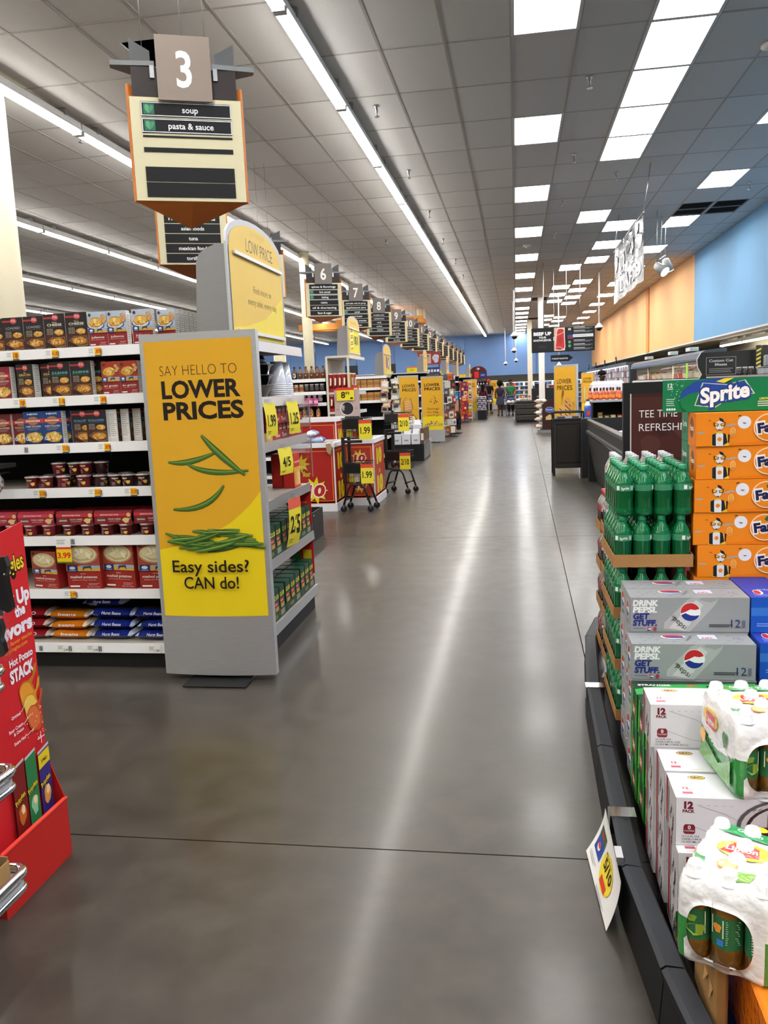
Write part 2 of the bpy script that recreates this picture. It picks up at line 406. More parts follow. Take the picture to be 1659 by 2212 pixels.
put('wall_front', MB('wall_cream').box((X0,Y0-.2,0),(X1,Y0,CZ+.5),'808080'), kind='structure')

# --- lamps: rows of bare fluorescent strips
mb = MB('paint'); L8 = 2.34
mb.prism([(-.045,.10),(.045,.10),(.045,.045),(.062,.010),(-.062,.010),(-.045,.045)], 0, L8, 'y', 'E4E4E2')
tube = MB('tube_glow').prism([(-.05,.009),(.05,.009),(.05,-.016),(.03,-.026),(-.03,-.026),(-.05,-.016)], .03, L8-.03, 'y', 'FFFBF4')
endc = MB('paint').box((-.052,0,-.03),(.052,.028,.02),'D5D5D5')
endd = MB('paint').box((-.052,L8-.028,-.03),(.052,L8,.02),'D5D5D5')
br = [MB('steel').box((-.06,y-.02,.09),(.06,y+.02,.155),'A8A8A8') for y in (.35,2.0)]
proto('strip', 'strip_light', 'light', mb, [('tube', tube), ('end_cap', endc), ('end_cap', endd), ('bracket', br[0]), ('bracket', br[1])])
ROWS = [(-1.80,'above the walkway'),(-4.84,'in the row above the shelf ends'),(-8.2,'in the third row in from the walkway'),(-11.7,'in the fourth row in from the walkway'),(-15.5,'in the fifth row in from the walkway'),(-19.0,'in the row nearest the far side')]
for x, wh in ROWS:
    i = 0
    for n in range(25):
        y = 6.86+2.37*(n-5)
        if y+L8 > Y1-.3 or y < Y0: continue
        u, v, d = view_px((x,y+L8,CZ)); 
        if d < 0 and x < -13: continue
        spawn('strip', f'white fluorescent strip fixture, {ORD[i]} from the front {wh}', (x,y,CZ-.155), group='fluorescent strips '+wh); i += 1
# --- lamps: square-edged ceiling panels
mb = MB('paint')
for a, b in (((0,0,0),(TX,.03,.02)),((0,TY-.03,0),(TX,TY,.02)),((0,.03,0),(.03,TY-.03,.02)),((TX-.03,.03,0),(TX,TY-.03,.02))): mb.box(a, b, 'DADADA')
proto('troffer', 'ceiling_light', 'light', mb, [('diffuser', MB('panel_glow').box((.03,.03,.006),(TX-.03,TY-.03,.016),'FFFDFB'))])
NAMES = {0:'in the single column beside the walkway',2:'in the third column of panels',3:'in the fourth column of panels',5:'in the column by the coloured wall'}
cnt = {}
for k, j in sorted(TROFF, key=lambda t: t[1]):
    i = cnt[k] = cnt.get(k,-1)+1
    spawn('troffer', f'white flush ceiling panel light, {ORD[i]} from the front {NAMES[k]}', (GX+TX*k, GY+TY*j, CZ-.004), group='flush ceiling panel lights')
# --- ceiling openings and fittings
def vent(k, j, lab):
    x, y = GX+TX*k, GY+TY*j; r = put('ceiling_vent', MB('rubber').box((x+.012,y+.012,CZ+.02),(x+TX-.012,y+TY-.012,CZ+.03),'1E1D1D'), label=lab, cat='vent', group='dark ceiling vents')
    mb = MB('paint')
    for q in (y+TY/2,): mb.box((x+.012,q-.015,CZ),(x+TX-.012,q+.015,CZ+.02),'9A9A9A')
    for q in (x+.012,x+TX-.036): mb.box((q,y+.012,CZ),(q+.024,y+TY-.012,CZ+.02),'7C7C7C')
    put('frame', mb, r)
    for n in range(10): put('louver', MB('matte').box((x+.04,y+.06+n*.11,CZ+.004),(x+TX-.04,y+.075+n*.11,CZ+.019),'2C2B2B'), r)
vent(5,7,'dark square return vent in ceiling over the blue and orange wall'); vent(6,7,'dark return vent nearest the blue wall')
vent(1,20,'dark opening in ceiling around the white post'); vent(0,28,'far dark ceiling opening left of the rear post'); vent(1,28,'far dark ceiling opening right of the rear post')
t = empty('ceiling_tile', (GX+TX*-6+.3, GY-.6, CZ), label='displaced dark edge of open ceiling tile behind the aisle 3 sign', cat='tile')
put('board', MB('matte').prism([(-.29,.0),(.29,0),(.29,.02),(-.29,.02)], -.5, .5, 'y', '3B3735'), t, rot=(math.radians(14),0,0), loc=(0,0,.16))
mb = MB('chrome').lathe([(.035,0,'C8C8C8'),(.035,-.012,'C8C8C8'),(.014,-.02,'B0B0B0'),(.014,-.07,'909090'),(.006,-.08,'808080'),(.006,-.11,'909090')], 10)
df = MB('chrome').lathe([(.03,-.118,'B8B8B8'),(.03,-.11,'B8B8B8'),(.004,-.108,'B0B0B0')], 10)
proto('sprinkler', 'fire_sprinkler', 'sprinkler', mb, [('deflector', df)])
SPR = [(-5.05,9.65,'under the second fluorescent row'),(-1.5,9.75,'first beside the walkway strip'),(-1.5,12.6,'second beside the walkway strip'),(-1.5,15.5,'third beside the walkway strip'),(-1.5,18.4,'fourth beside the walkway strip'),(-1.45,21.4,'fifth beside the walkway strip'),(-1.45,24.4,'sixth beside the walkway strip'),
       (.82,9.5,'first between the panel light columns'),(.86,12.5,'second between the panel light columns'),(.87,15.4,'third between the panel light columns'),(.87,18.6,'fourth between the panel light columns'),(1.58,13.75,'beside the end of the long panel row'),(3.9,15.2,'near the dark vents'),(-2.68,18.0,'over the yellow header signs')]
for x,y,t in SPR: spawn('sprinkler', 'small chrome ceiling sprinkler '+t, (x,y,CZ), group='ceiling sprinklers')
mb = MB('plastic').lathe([(.09,0,'E6E4E0'),(.088,-.03,'E6E4E0'),(.05,-.045,'DAD8D4'),(0.001,-.048,'DAD8D4')], 16)
proto('smoke', 'smoke_detector', 'detector', mb, [('sensor', MB('plastic').lathe([(.035,-.044,'BFBDB8'),(.03,-.062,'BFBDB8'),(.001,-.064,'BFBDB8')], 10))])
for x,y,t in ((1.06,7.62,'beside the long panel light row'),(.3,20.0,'between panel lights over the walkway'),(2.5,9.1,'high above the soda stacks')): spawn('smoke', 'round white ceiling detector '+t, (x,y,CZ))

# --- columns
def column(x, y, r, col, lab, z1=CZ-.002):
    mb = MB('paint').lathe([(r,0,col),(r,z1,col)], 20); o = put('column', mb, (None), (x,y,0), label=lab, cat='column')
    put('base_collar', MB('paint').lathe([(r+.03,0,'B8B2A2'),(r+.03,.12,'B8B2A2'),(r,.15,'B8B2A2')], 20, cap=False), o)
column(-5.19, 8.0, .20, 'E4DCC2', 'thick cream column rising behind the boxed potato shelves')
column(-4.72, 18.9, .115, 'E6DEC0', 'slim cream column between the aisle 5 and 6 signs')
column(-7.6, 26.5, .2, 'E6DEC0', 'cream column over the syrup bottles, farther left')
column(-3.75, 34, .17, 'E6DEC0', 'cream column behind the candy display')
def post(x, y, w_, col, lab):
    o = put('post', MB('paint').rbox((x-w_,y-w_,0),(x+w_,y+w_,CZ+-.002),.02,col), label=lab, cat='post')
    put('base_collar', MB('paint').box((x-w_-.02,y-w_-.02,0),(x+w_+.02,y+w_+.02,.15),'A8A8A4'), o)
post(.957, 32, .108, 'F0EEEA', 'white square post in front of the meat cases')
post(.70, 42.7, .12, 'E6DFCC', 'cream post farther back, left of the white post')

# ================================================================== free-standing price signs
YEL, YEL2, INK = 'E0A928', 'EFD21F', '1E1512'
def bean(A, pts, wd, c1='44682A', c2='6D8F3C'):
    n = len(pts); W = [wd*(.25+.75*math.sin(math.pi*min(1,max(0,(i+.6)/(n+.2)))))for i in range(n)]
    A.band(pts, W, '2E4A1C'); A.band(pts, [q*.78 for q in W], c1); A.band([(x,y+wd*.12) for x,y in pts], [q*.3 for q in W], c2)
def curve(p0, p1, p2, n=9):
    return [((1-t)**2*p0[0]+2*t*(1-t)*p1[0]+t*t*p2[0], (1-t)**2*p0[1]+2*t*(1-t)*p1[1]+t*t*p2[1]) for t in [i/n for i in range(n+1)]]
def art_beans(A):
    A.text('SAY HELLO TO', .082, 1.262, .055, INK, bold=-.022, al='l', fit=.41)
    A.text('LOWER', .085, 1.150, .088, INK, bold=.035, al='l', fit=.42)
    A.text('PRICES', .085, 1.042, .088, INK, bold=.035, al='l', fit=.43)
    bean(A, curve((.09,.822),(.2,.80),(.36,.868)), .03)
    bean(A, curve((.20,.808),(.30,.745),(.52,.768)), .03)
    bean(A, curve((.285,.955),(.36,.86),(.50,.745)), .036)
    bean(A, curve((.10,.575),(.30,.56),(.385,.695)), .03)
    R = random.Random(3)
    for i in range(26):
        x = .30+R.uniform(-.17,.19); y = .405+R.uniform(-.05,.055)*(1-abs(x-.3)*2); a = R.uniform(-.35,.35); l = R.uniform(.07,.12)
        bean(A, curve((x-l*math.cos(a),y-l*math.sin(a)),(x,y+R.uniform(-.015,.02)),(x+l*math.cos(a),y+l*math.sin(a)),6), .024, R.choice(['3B5E22','4C7429','5D8538']), R.choice(['6D8F3C','86A552']))
    A.text('Easy sides?', .285, .243, .066, INK, bold=.012, fit=.42)
    A.text('CAN do!', .285, .155, .066, INK, bold=.012, fit=.30)
def art_toast(A):
    A.text('LOWER', .08, 1.19, .075, INK, bold=.012, al='l', fit=.40); A.text('PRICES', .08, 1.09, .075, INK, bold=.012, al='l', fit=.42)
    A.lines(.08, .40, 1.04, 3, .035, .012, 'D9A83A')
    A.poly([(.10,.60),(.08,.85),(.17,.95),(.33,.92),(.40,.68),(.26,.55)], 'A9703E'); A.poly([(.13,.63),(.11,.83),(.18,.91),(.31,.89),(.37,.68),(.26,.59)], 'D29A5E')
    for i in range(4): A.band(curve((.14,.66+i*.06),(.24,.70+i*.06),(.33,.68+i*.055)), .018, 'E9BF88')
    A.poly([(.22,.38),(.28,.52),(.38,.55),(.52,.42),(.50,.27),(.44,.20)], 'B5653A')
    for x,y in ((.31,.46),(.39,.45),(.36,.38),(.43,.36),(.42,.29),(.34,.33)): A.ell(x,y,.045,.042,'F2E6C4'); A.ell(x,y,.014,.013,'DCC89A')
    A.text('don', .3, .08, .05, '6B5A20', bold=-.01)
def art_nuts(A):
    A.text('LOWER', .07, 1.20, .082, INK, bold=.03, al='l', fit=.43); A.text('PRICES', .07, 1.09, .082, INK, bold=.03, al='l', fit=.44)
    A.text('SAY HELLO TO', .08, 1.31, .04, 'C79A2A', bold=-.02, al='l', fit=.42)
    R = random.Random(5)
    for x,y in ((.30,1.0),(.33,.93),(.36,.87),(.27,.84),(.37,.80),(.24,.78),(.34,.74),(.41,.77)): A.blob(x,y,.028,.016,R.choice(['B98B45','8C6430','D9B56A','6B4A22']),rot=R.uniform(0,3),seed=R.randint(0,99))
    for t,y in (('Savings',.56),('so big.',.47),("you'll go",.38)): A.text(t, .30, y, .055, '4A3B10', bold=.004, fit=.33)
    for i in range(70):
        x = .30+R.uniform(-.22,.22); y = .14+abs(R.gauss(0,.5))*.10*(1-abs(x-.3)/.25)
        A.blob(x,y,.026,.015,R.choice(['B98B45','8C6430','E0BE78','6B4A22','C9A055','EBD2A0']),rot=R.uniform(0,3),seed=i)
def art_chicken(A):
    A.text('LOWER', .08, 1.13, .088, INK, bold=.012, al='l', fit=.40); A.text('PRICES', .08, 1.01, .088, INK, bold=.012, al='l', fit=.42)
    ob = A.bend; A.bend = lambda x, y, h: ob(x, y+.11, h)
    A.poly([(.05,.12),(.09,.2),(.23,.88),(.27,.9),(.54,.68),(.555,.62),(.46,.12)], '6D4528'); A.poly([(.08,.12),(.12,.2),(.245,.84),(.27,.86),(.52,.66),(.53,.62),(.44,.12)], '8A5A36')
    A.blob(.38,.58,.12,.19,'CF9A57',j=.08,rot=.15); A.blob(.24,.40,.13,.24,'DCA865',j=.08,seed=4)
    for i in range(5):
        A.band([(.15,.56-i*.085),(.33,.44-i*.085)], .018, '5A3416'); A.band([(.31,.70-i*.08),(.46,.60-i*.08)], .018, '5A3416')
def art_pan(A):
    A.text('LOWER', .08, 1.22, .08, INK, bold=.02, al='l', fit=.42); A.text('PRICES', .08, 1.11, .08, INK, bold=.02, al='l', fit=.43)
    A.poly([(.13,.48),(.13,.98),(.43,1.0),(.43,.5)], 'BDBDB8'); A.poly([(.16,.5),(.16,.96),(.4,.98),(.4,.52)], 'CFCFCA'); A.band([(.2,.95),(.36,.55)], .02, 'B2B2AE')
    for t,y in (("Don't waste",.38),('out your',.29),('budget.',.20)): A.text(t, .3, y, .05, '4A3B10', bold=.004, fit=.36)
def price_sign(kind, art, split):
    W, H = .62, 1.83; mb = MB('brushed'); n = 10
    bow = lambda x: -.022*(1-((x/(W/2))**2))           # the face bows out a little
    for i in range(n):
        x0, x1 = -W/2+W*i/n, -W/2+W*(i+1)/n
        for ya, z0, z1, fl in ((0,.03,H,1),):
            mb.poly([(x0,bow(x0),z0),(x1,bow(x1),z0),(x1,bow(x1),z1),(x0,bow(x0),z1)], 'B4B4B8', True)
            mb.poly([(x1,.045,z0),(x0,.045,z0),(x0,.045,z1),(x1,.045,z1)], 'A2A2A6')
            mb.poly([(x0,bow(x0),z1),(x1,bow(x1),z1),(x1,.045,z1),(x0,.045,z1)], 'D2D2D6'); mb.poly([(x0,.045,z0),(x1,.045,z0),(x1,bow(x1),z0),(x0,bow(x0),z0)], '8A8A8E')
    for s in (-1,1):
        q = [(s*W/2,0,.03),(s*W/2,.045,.03),(s*W/2,.045,H),(s*W/2,0,H)]; mb.poly(q if s>0 else q[::-1], 'C8C8CC')
    P = MB('card'); A = Art(P, (0,0,0), (1,0,0), (0,0,1), lift=.0012); pw, ph = .574, 1.437
    A.bend = lambda x, y, h: Vector((x-pw/2, bow(x-pw/2)-h, y+.355))
    nx = 20; xs = [pw*i/nx for i in range(nx+1)]; S = curve((0,.36),(.40,.42),(pw,.66+split),80)
    ysw = [min(S, key=lambda q: abs(q[0]-x))[1] for x in xs]                # paler swoosh printed across the foot of the poster
    for i in range(nx): A.poly([(xs[i],0),(xs[i+1],0),(xs[i+1],ysw[i+1]),(xs[i],ysw[i])], YEL2); A.h -= A.step; A.poly([(xs[i],ysw[i]),(xs[i+1],ysw[i+1]),(xs[i+1],ph),(xs[i],ph)], YEL); A.h -= A.step
    A.h += A.step*3; art(A)
    bs = MB('rubber').rbox((-.17,-.13,0),(.18,.19,.012),.005,'1C1C1D'); bs.rbox((-.03,.045,.01),(.03,.075,1.2),.004,'26262A')
    proto(kind, 'price_sign', 'sign', mb, [('poster', P, 'yellow printed poster'), ('base_plate', bs, 'black steel foot')])
price_sign('sign_beans', art_beans, 0); price_sign('sign_toast', art_toast, -.2); price_sign('sign_nuts', art_nuts, -.3); price_sign('sign_chicken', art_chicken, -.3); price_sign('sign_pan', art_pan, -.3)
spawn('sign_beans', 'tall brushed metal sign with yellow green bean poster at the shelf end', (-1.592,4.052,0))
spawn('sign_toast', 'angled yellow sign picturing toast and banana slices behind white boxes', (-2.57,20.0,0), math.radians(46))
spawn('sign_nuts', 'yellow sign with falling nuts and savings so big text', (-2.29,22.9,0))
spawn('sign_chicken', 'yellow sign with grilled chicken breasts behind the black cabinet', (.90,15.9,0), math.radians(-52))
spawn('sign_pan', 'yellow sign with grey oblong picture beside the pumpkin bin', (-2.08,38.3,0), math.radians(6))
spawn('sign_nuts', 'farthest yellow sign down the walkway, behind the man in a red cap', (-1.45,52.0,0), math.radians(4))
spawn('sign_pan', 'small distant yellow sign just right of the chicken breast sign', (2.55,31.0,0), math.radians(-50))

# ================================================================== hanging aisle signs
def aisle_sign(num, lines, x, y, rz, zb=2.98, s=1.0):
    W, H, D = .62, .56, .36                            # cream board, rear depth
    look = f'with {lines[0]} as its first line' if lines and lines[0] else 'with an unreadable far category list'
    r = empty('aisle_sign', (x,y,zb), rz, f'hanging aisle {NUMW[num]} sign {look}', 'sign', 'hanging aisle signs'); r.scale = (s,s,s)
    CRM, ORG = 'D9D2B0', 'C8701F'
    put('board', MB('paint').box((-W/2,-.012,0),(W/2,.012,H),CRM), r)
    put('header_band', MB('paint').box((-W/2+.02,-.010,H+.001),(W/2-.02,.010,H+.16),'2E2728'), r)
    for sx in (-1,1):
        put('rear_board', MB('paint').prism([(sx*(W/2+.002),-.005),(sx*(W/2+.016),.01),(sx*.018,D+.012),(0,D)], -.005, H+.07, 'z', ORG), r)
    put('base_panel', MB('paint').poly([(-W/2-.01,-.012,-.004),(0,D,-.085),(0,.0,-.004)], 'C26A22').poly([(0,0,-.004),(0,D,-.085),(W/2+.01,-.012,-.004)], 'B25E1C').poly([(W/2+.01,-.012,-.002),(0,D,-.075),(-W/2-.01,-.012,-.002)],'C26A22'), r)
    ch = .088; w_ = W-.12; x0 = -w_/2; top = H-.022
    leaf = {'soup','pasta & sauce','hot cereal','baking','cereal','chips','crackers'}
    L = (list(lines)+['']*6)[:6]; rows = []
    for i, t in enumerate(L):
        z1 = top-i*ch; z0 = z1-ch+.006
        if num == 3 and i > 1: continue
        rows.append((z0,z1,t)); put('category_strip', MB('card').box((x0,-.016,z0),(x0+w_,-.0125,z1-.002),'0E0F16'), r)
    if num == 3:
        for z0, z1 in ((H-.215,H-.205),(H-.295,H-.27),(.02,.10),(.105,.185)): put('blank_strip', MB('card').box((x0,-.016,z0),(x0+w_,-.0125,z1),'0F1014'), r)
    for z0, z1, t in rows:
        if not t: continue
        P = MB('card'); A = Art(P, (x0,-.0165,0), (1,0,0), (0,0,1)); m = (z0+z1)/2
        if t in leaf:
            A.rect(.0,z0+.003,w_,z0+.008,'D8DCE0'); A.rect(0,z1-.010,w_,z1-.005,'D8DCE0'); A.rect(0,z0+.003,.005,z1-.005,'D8DCE0'); A.rect(w_-.005,z0+.003,w_,z1-.005,'D8DCE0')
            A.rect(.012,z0+.012,.072,z1-.014,'2F6F5A'); A.blob(.034,m,.013,.024,'5FA07A',j=.1,rot=.3); A.blob(.052,m,.011,.022,'4E8F6C',j=.1,rot=-.5)
        A.text(t, w_/2+(.02 if t in leaf else 0), m-.017, .034, 'F4F6F8', bold=.016, fit=None if len(t)<15 else w_*.84); put('lettering', P, r)
    pw, ph, pz = .30, .345, H-.022
    pp = put('number_plate', MB('paint').box((-pw/2,-.045,pz),(pw/2,-.030,pz+ph),'8E8078' if num==3 else '7C7571'), r)
    NP = MB('paint'); A = Art(NP, (-pw/2,-.045,pz),(1,0,0),(0,0,1)); A.text(str(num), pw/2, .075, .195, 'F8F7F4', bold=.02, xs=.8); put('number', NP, pp)
    put('plate_bracket', MB('steel').box((-.04,-.030,H+.03),(.04,-.010,H+.12),'6A6662'), r)
    for sx in (-1,1):
        fn = put('wing', MB('paint').prism([(sx*.16,-.02),(sx*(W/2+.09),-.0),(sx*(W/2+.09),.05),(sx*.16,.24)], H+.165, H+.19, 'z', '7C8084'), r)
        put('fin', MB('paint').prism([(sx*.18,H+.19),(sx*.29,H+.19),(sx*.29,H+.32),(sx*.18,H+.26)], .03, .045, 'y', '54565A'), fn); put('clip', MB('steel').box((sx*.175-.012,-.022,H+.10),(sx*.175+.012,-.0105,H+.165),'A8ACB0'), fn)
    for wx, wy in ((-.22,.05),(.0,.02),(.13,.03)): put('wire', MB('steel').tube([(wx,wy,H+.10),(wx,wy,(CZ-zb)/s)], .002, 5, '8E8E8E'), r)
    return r
SIGNS = {3:['soup','pasta & sauce'],4:['mac & cheese','rice & dry beans','asian foods','tuna','mexican foods','tortillas'],5:['pickles & olives','ketchup & mustard','salad dressing','','','seasonings'],
 6:['spices & flavorings','hot cereal','baking','raisins','oil & shortening','flour & sugar'],7:['pancake mix & syrup','applesauce jars','cereal','peanut butter','multipack snacks','juice boxes'],
 8:['breakfast bars','nutrition bars','candy','cookies','crackers',''],9:['snack nuts','popcorn','bagged snacks','salsa & dips','chips','rice cakes'],10:['seasonal','bird seed','pet care','dog & cat food'],
 11:['seasonal','candles','greeting cards','gift wrap','party supplies'],12:['cleaning','laundry','air fresheners','trash bags','floor cleaners','brooms & mops'],13:['paper towels','bath tissue','storage bags','school supplies','foil & wraps','charcoal'],15:['batteries','hardware','light bulbs','automotive','office','magazines']}
NUMW = dict(zip(range(3,19),'three four five six seven eight nine ten eleven twelve thirteen fourteen fifteen sixteen seventeen eighteen'.split()))
SX = {3:(-2.0,5.2),4:(-3.10,8.0),5:(-3.50,11.5)}
for n in range(3,19):
    x, y = SX.get(n, (-3.38, 5.7+3.05*(n-3)))
    aisle_sign(n, SIGNS.get(n, []), x, y, math.radians(24), *((2.73,1.09) if n==3 else (2.80,1.06) if n==4 else (2.86,1.04)))

# ================================================================== arched header signs on the shelf ends
def dome_shape(w, h, k=.74, n=12):
    pts = [(0,0)]
    a = [(0,h*k)]+[(w/2-w/2*math.cos(math.pi*i/n)*1.0, h*k+(h*(1-k))*math.sin(math.pi*i/n)**.8) for i in range(1,n)]+[(w,h*k)]
    return [(0,0),(w,0)]+a[::-1]
def dome(kind, art):
    """faces +X; its -Y side is a brushed return"""
    w, h, d = 1.04, .66, .26; sh = dome_shape(w, h)
    mb = MB('brushed').prism([(y-w/2,z) for y,z in sh], -.012, .0, 'x', 'AEAEB2', 'C2C2C6')
    front = MB('card'); A = Art(front, (.0,-w/2,0), (0,1,0), (0,0,1), lift=.0012)
    q = dome_shape(w-.07, h-.04); A.poly([(y+.035,z+.012) for y,z in q], 'E2BC52')
    S = [(y+.035,z+.012) for y,z in q if z < .01]; A.poly([(.035,.012),(w-.035,.012),(w-.035,.30),(.62,.14),(.25,.075),(.035,.06)], 'EAD046')
    art(A, w, h)
    bars = [MB('plastic').box((.004,-w/2+.09,z),(.016,w/2-.06,z+.018),'DCDCDC') for z in (.035,.44)]
    side = MB('brushed').prism([(-.20,0),(0,0),(0,h*.72),(-.05,h*.735),(-.12,h*.70),(-.155,h*.665),(-.175,h*.60)], -w/2+.02, -w/2+.05, 'y', '8E8E92', 'A0A0A4')
    side2 = MB('brushed').prism([(-.20,0),(0,0),(0,h*.72),(-.05,h*.735),(-.12,h*.70),(-.155,h*.665),(-.175,h*.60)], w/2-.05, w/2-.02, 'y', '8E8E92', 'A0A0A4')
    proto(kind, 'header_sign', 'sign', mb, [('poster', front, 'yellow printed face'), ('side_panel', side), ('side_panel', side2), ('bar', bars[0]), ('bar', bars[1])])
def d_low(A, w, h):
    A.text('OUR EVERYDAY', w*.52, .585, .028, 'C9A24A', bold=-.01); A.text('LOW PRICE', w*.55, .485, .075, '5B4A3A', bold=-.008, fit=.5)
    A.text('Find more in', w*.56, .27, .042, '6A5530', bold=-.012, fit=.34); A.text('every aisle, every day.', w*.56, .20, .042, '6A5530', bold=-.012, fit=.56)
def d_candy(A, w, h):
    A.text('OUR EVERYDAY', w*.5, .52, .05, 'A58A3A', bold=-.01, fit=.5); A.rect(.16,.07,.92,.47,'E6DE25')
    for i in range(10): A.poly([(.24,.10+i*.035),(.40,.12+i*.035),(.40,.14+i*.035),(.24,.12+i*.035)], ['C8382E','F2F2EE','3E5FA8'][i%3])
    A.text('10$10', .68, .20, .15, '2A2A14', bold=.01, fit=.36); A.text('1.00', .66, .40, .03, '6A6A2A')
def d_pack(A, w, h):
    A.text('EVERYDAY', w*.5, .54, .03, 'C9A24A'); 
    A.ell(.42,.28,.12,.13,'6A4A6E'); A.ell(.66,.26,.12,.13,'5B6FA8'); A.ell(.42,.28,.07,.08,'B5644A'); A.ell(.66,.26,.07,.08,'C9D2E4')
dome('dome_low', d_low); dome('dome_candy', d_candy); dome('dome_pack', d_pack)

# ================================================================== shelving
def gondola(name, lab, x0, x1, y0, y1, top, levels, rails='F0F0F2', both=False, back='17171A', ptag=(), kick='121214', cat='shelving', mid=None):
    """two-sided run seen from its -Y face: levels are the heights of the shelf tops"""
    r = empty(name, (0,0,0), label=lab, cat=cat); ym = mid or (y0+y1)/2
    put('back_panel', MB('matte').box((x0,ym-.03,.0),(x1,ym+.03,top),back), r)
    put('kick_plate', MB('paint').box((x0,y0+.03,0),(x1,y1-.03,levels[0]-.05),kick), r)
    for i, z in enumerate(levels):
        d = 0 if i == 0 else .02
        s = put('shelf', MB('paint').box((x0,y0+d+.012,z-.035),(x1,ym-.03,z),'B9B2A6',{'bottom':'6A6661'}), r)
        rl = MB('plastic').prism([(y0+d,z-.048),(y0+d+.012,z-.050),(y0+d+.012,z+.006),(y0+d+.004,z+.006)], x0, x1, 'x', rails); put('price_rail', rl, s)
    for x in (x0+.01, x1-.04):
        put('upright', MB('paint').box((x,ym-.05,0),(x+.03,ym+.05,top-.001),'2A2A2C'), r)
    return r
def rail_tag(parent, x, y, z, w=.075, style='sale', txt='2/3.00'):
    mb = MB('card'); A = Art(mb, (x-w/2,y-.0015,z-.044), (1,0,0), (0,0,1)); h = .042
    if style == 'bar': 
        for i in range(4): A.rect(i*.006,.004,i*.006+.003+(i%2)*.001,.034,'3A3A3E')
    elif style == 'plain':
        A.rect(0,0,w,h,'F4F4F0'); A.lines(.006,w*.5,h*.75,3,.008,.003,'8A8A8A'); A.text(txt, w*.72, .006, .013, '2A2A2A', bold=.01)
    else:
        A.rect(0,0,w,h,'F2F2EE'); A.lines(.004,w*.42,h*.8,3,.009,.003,'A2A2A6'); A.rect(w*.5,.002,w,h,'F2C21E'); A.rect(w*.5,-.006,w,.002,'3B4A78'); A.text(txt, w*.75, .012, .022, 'D2491E', bold=.03, fit=w*.44)
    return put('price_tag', mb, parent)
SH = [.14,.451,.757,1.03,1.278,1.536,1.794]
G = gondola('shelving_run', 'long white railed shelving run of boxed potato mixes facing the camera', -4.6, -1.90, 4.20, 5.70, 1.80, SH, mid=4.86)
def px1(u, z):                                       # point of the rail plane at Y=4.20 under picture column u (for spacing the tags only)
    lo, hi = -4, 0
    for _ in range(40):
        m = (lo+hi)/2
        if view_px((m,4.2,z))[0] < u: lo = m
        else: hi = m
    return (lo+hi)/2
TAGS = {6:[(22,'sale','2/3.00'),(38,'bar',''),(107,'sale','4/5.00'),(128,'bar',''),(200,'sale','.89'),(221,'bar','')],5:[(37,'sale','2/3.00'),(52,'bar',''),(122,'sale','2.19'),(141,'bar',''),(212,'sale','.89'),(231,'bar','')],
 4:[(61,'bar',''),(130,'sale','2/3.00'),(151,'bar',''),(221,'sale','.89'),(241,'bar','')],3:[(80,'sale','2/3.00'),(101,'bar',''),(200,'sale','2/3.00'),(222,'bar',''),(278,'sale','2/3.00'),(301,'bar','')],
 2:[(162,'bar','')],1:[(147,'sale','2.99'),(168,'bar','')],0:[(136,'plain','2.49'),(97,'bar',''),(160,'bar',''),(200,'plain','2.99'),(225,'bar',''),(333,'plain','1.99')]}
shs = [c for c in G.children if c.name.startswith('shelf')]
for lv, L in TAGS.items():
    for u, st, t in L: rail_tag(G, px1(u,SH[lv]), 4.20+(0 if lv==0 else .02), SH[lv], style=st, txt=t)
mb = MB('card'); A = Art(mb, (px1(134,SH[2])-.045,4.205,SH[2]-.145), (1,0,0), (0,0,1)); A.rect(0,0,.09,.15,'F4F4F0'); A.rect(0,.0,.09,.088,'F4CE1E'); A.rect(0,.08,.09,.092,'D8472A'); A.text('3.99', .045, .03, .032, 'D2361E', bold=.03, fit=.08); A.lines(.006,.06,.13,3,.01,.003,'8A8A8A'); A.rect(0,0,.09,.008,'4A7A2A')
put('price_tag', mb, G, label='large yellow 3.99 price tag')

# --- cartons
def carton(kind, name, w, h, d, body, art, side='E4E2DE', top=None, fin='card', cat='box'):
    mb = MB(fin).rbox((-w/2,0,0),(w/2,d,h), .0015, body, {'left':side,'right':side,'top':top or body,'back':side})
    P = MB(fin); A = Art(P, (-w/2,0,0), (1,0,0), (0,0,1)); art(A, w, h)
    for sx in (-1,1):                                # nutrition table on the narrow sides
        B = Art(P, (sx*w/2, 0 if sx>0 else d, 0), (0,sx,0), (0,0,1))
        if side == 'E4E2DE': B.rect(d*.12,h*.12,d*.88,h*.92,'F2F0EC'); B.lines(d*.18,d*.82,h*.85,12,h*.06,h*.012,'6E6A66',.3); B.rect(d*.12,h*.55,d*.88,h*.56,'4A4644')
    proto(kind, name, cat, mb, [('front_print', P)])
def scoop(A, cx, cy_, rx, ry, base='D9A550', hi='F0CF84', lo='9C6A2C', n=12, seed=1):
    R = random.Random(seed); A.blob(cx,cy_,rx,ry,lo,seed=seed,j=.12); A.blob(cx,cy_+ry*.08,rx*.92,ry*.86,base,seed=seed+1,j=.12)
    for i in range(n): A.blob(cx+R.uniform(-.6,.6)*rx, cy_+R.uniform(-.5,.6)*ry, rx*.2, ry*.16, R.choice([hi,base,lo,hi]), seed=i+seed, rot=R.uniform(0,3), n=8)
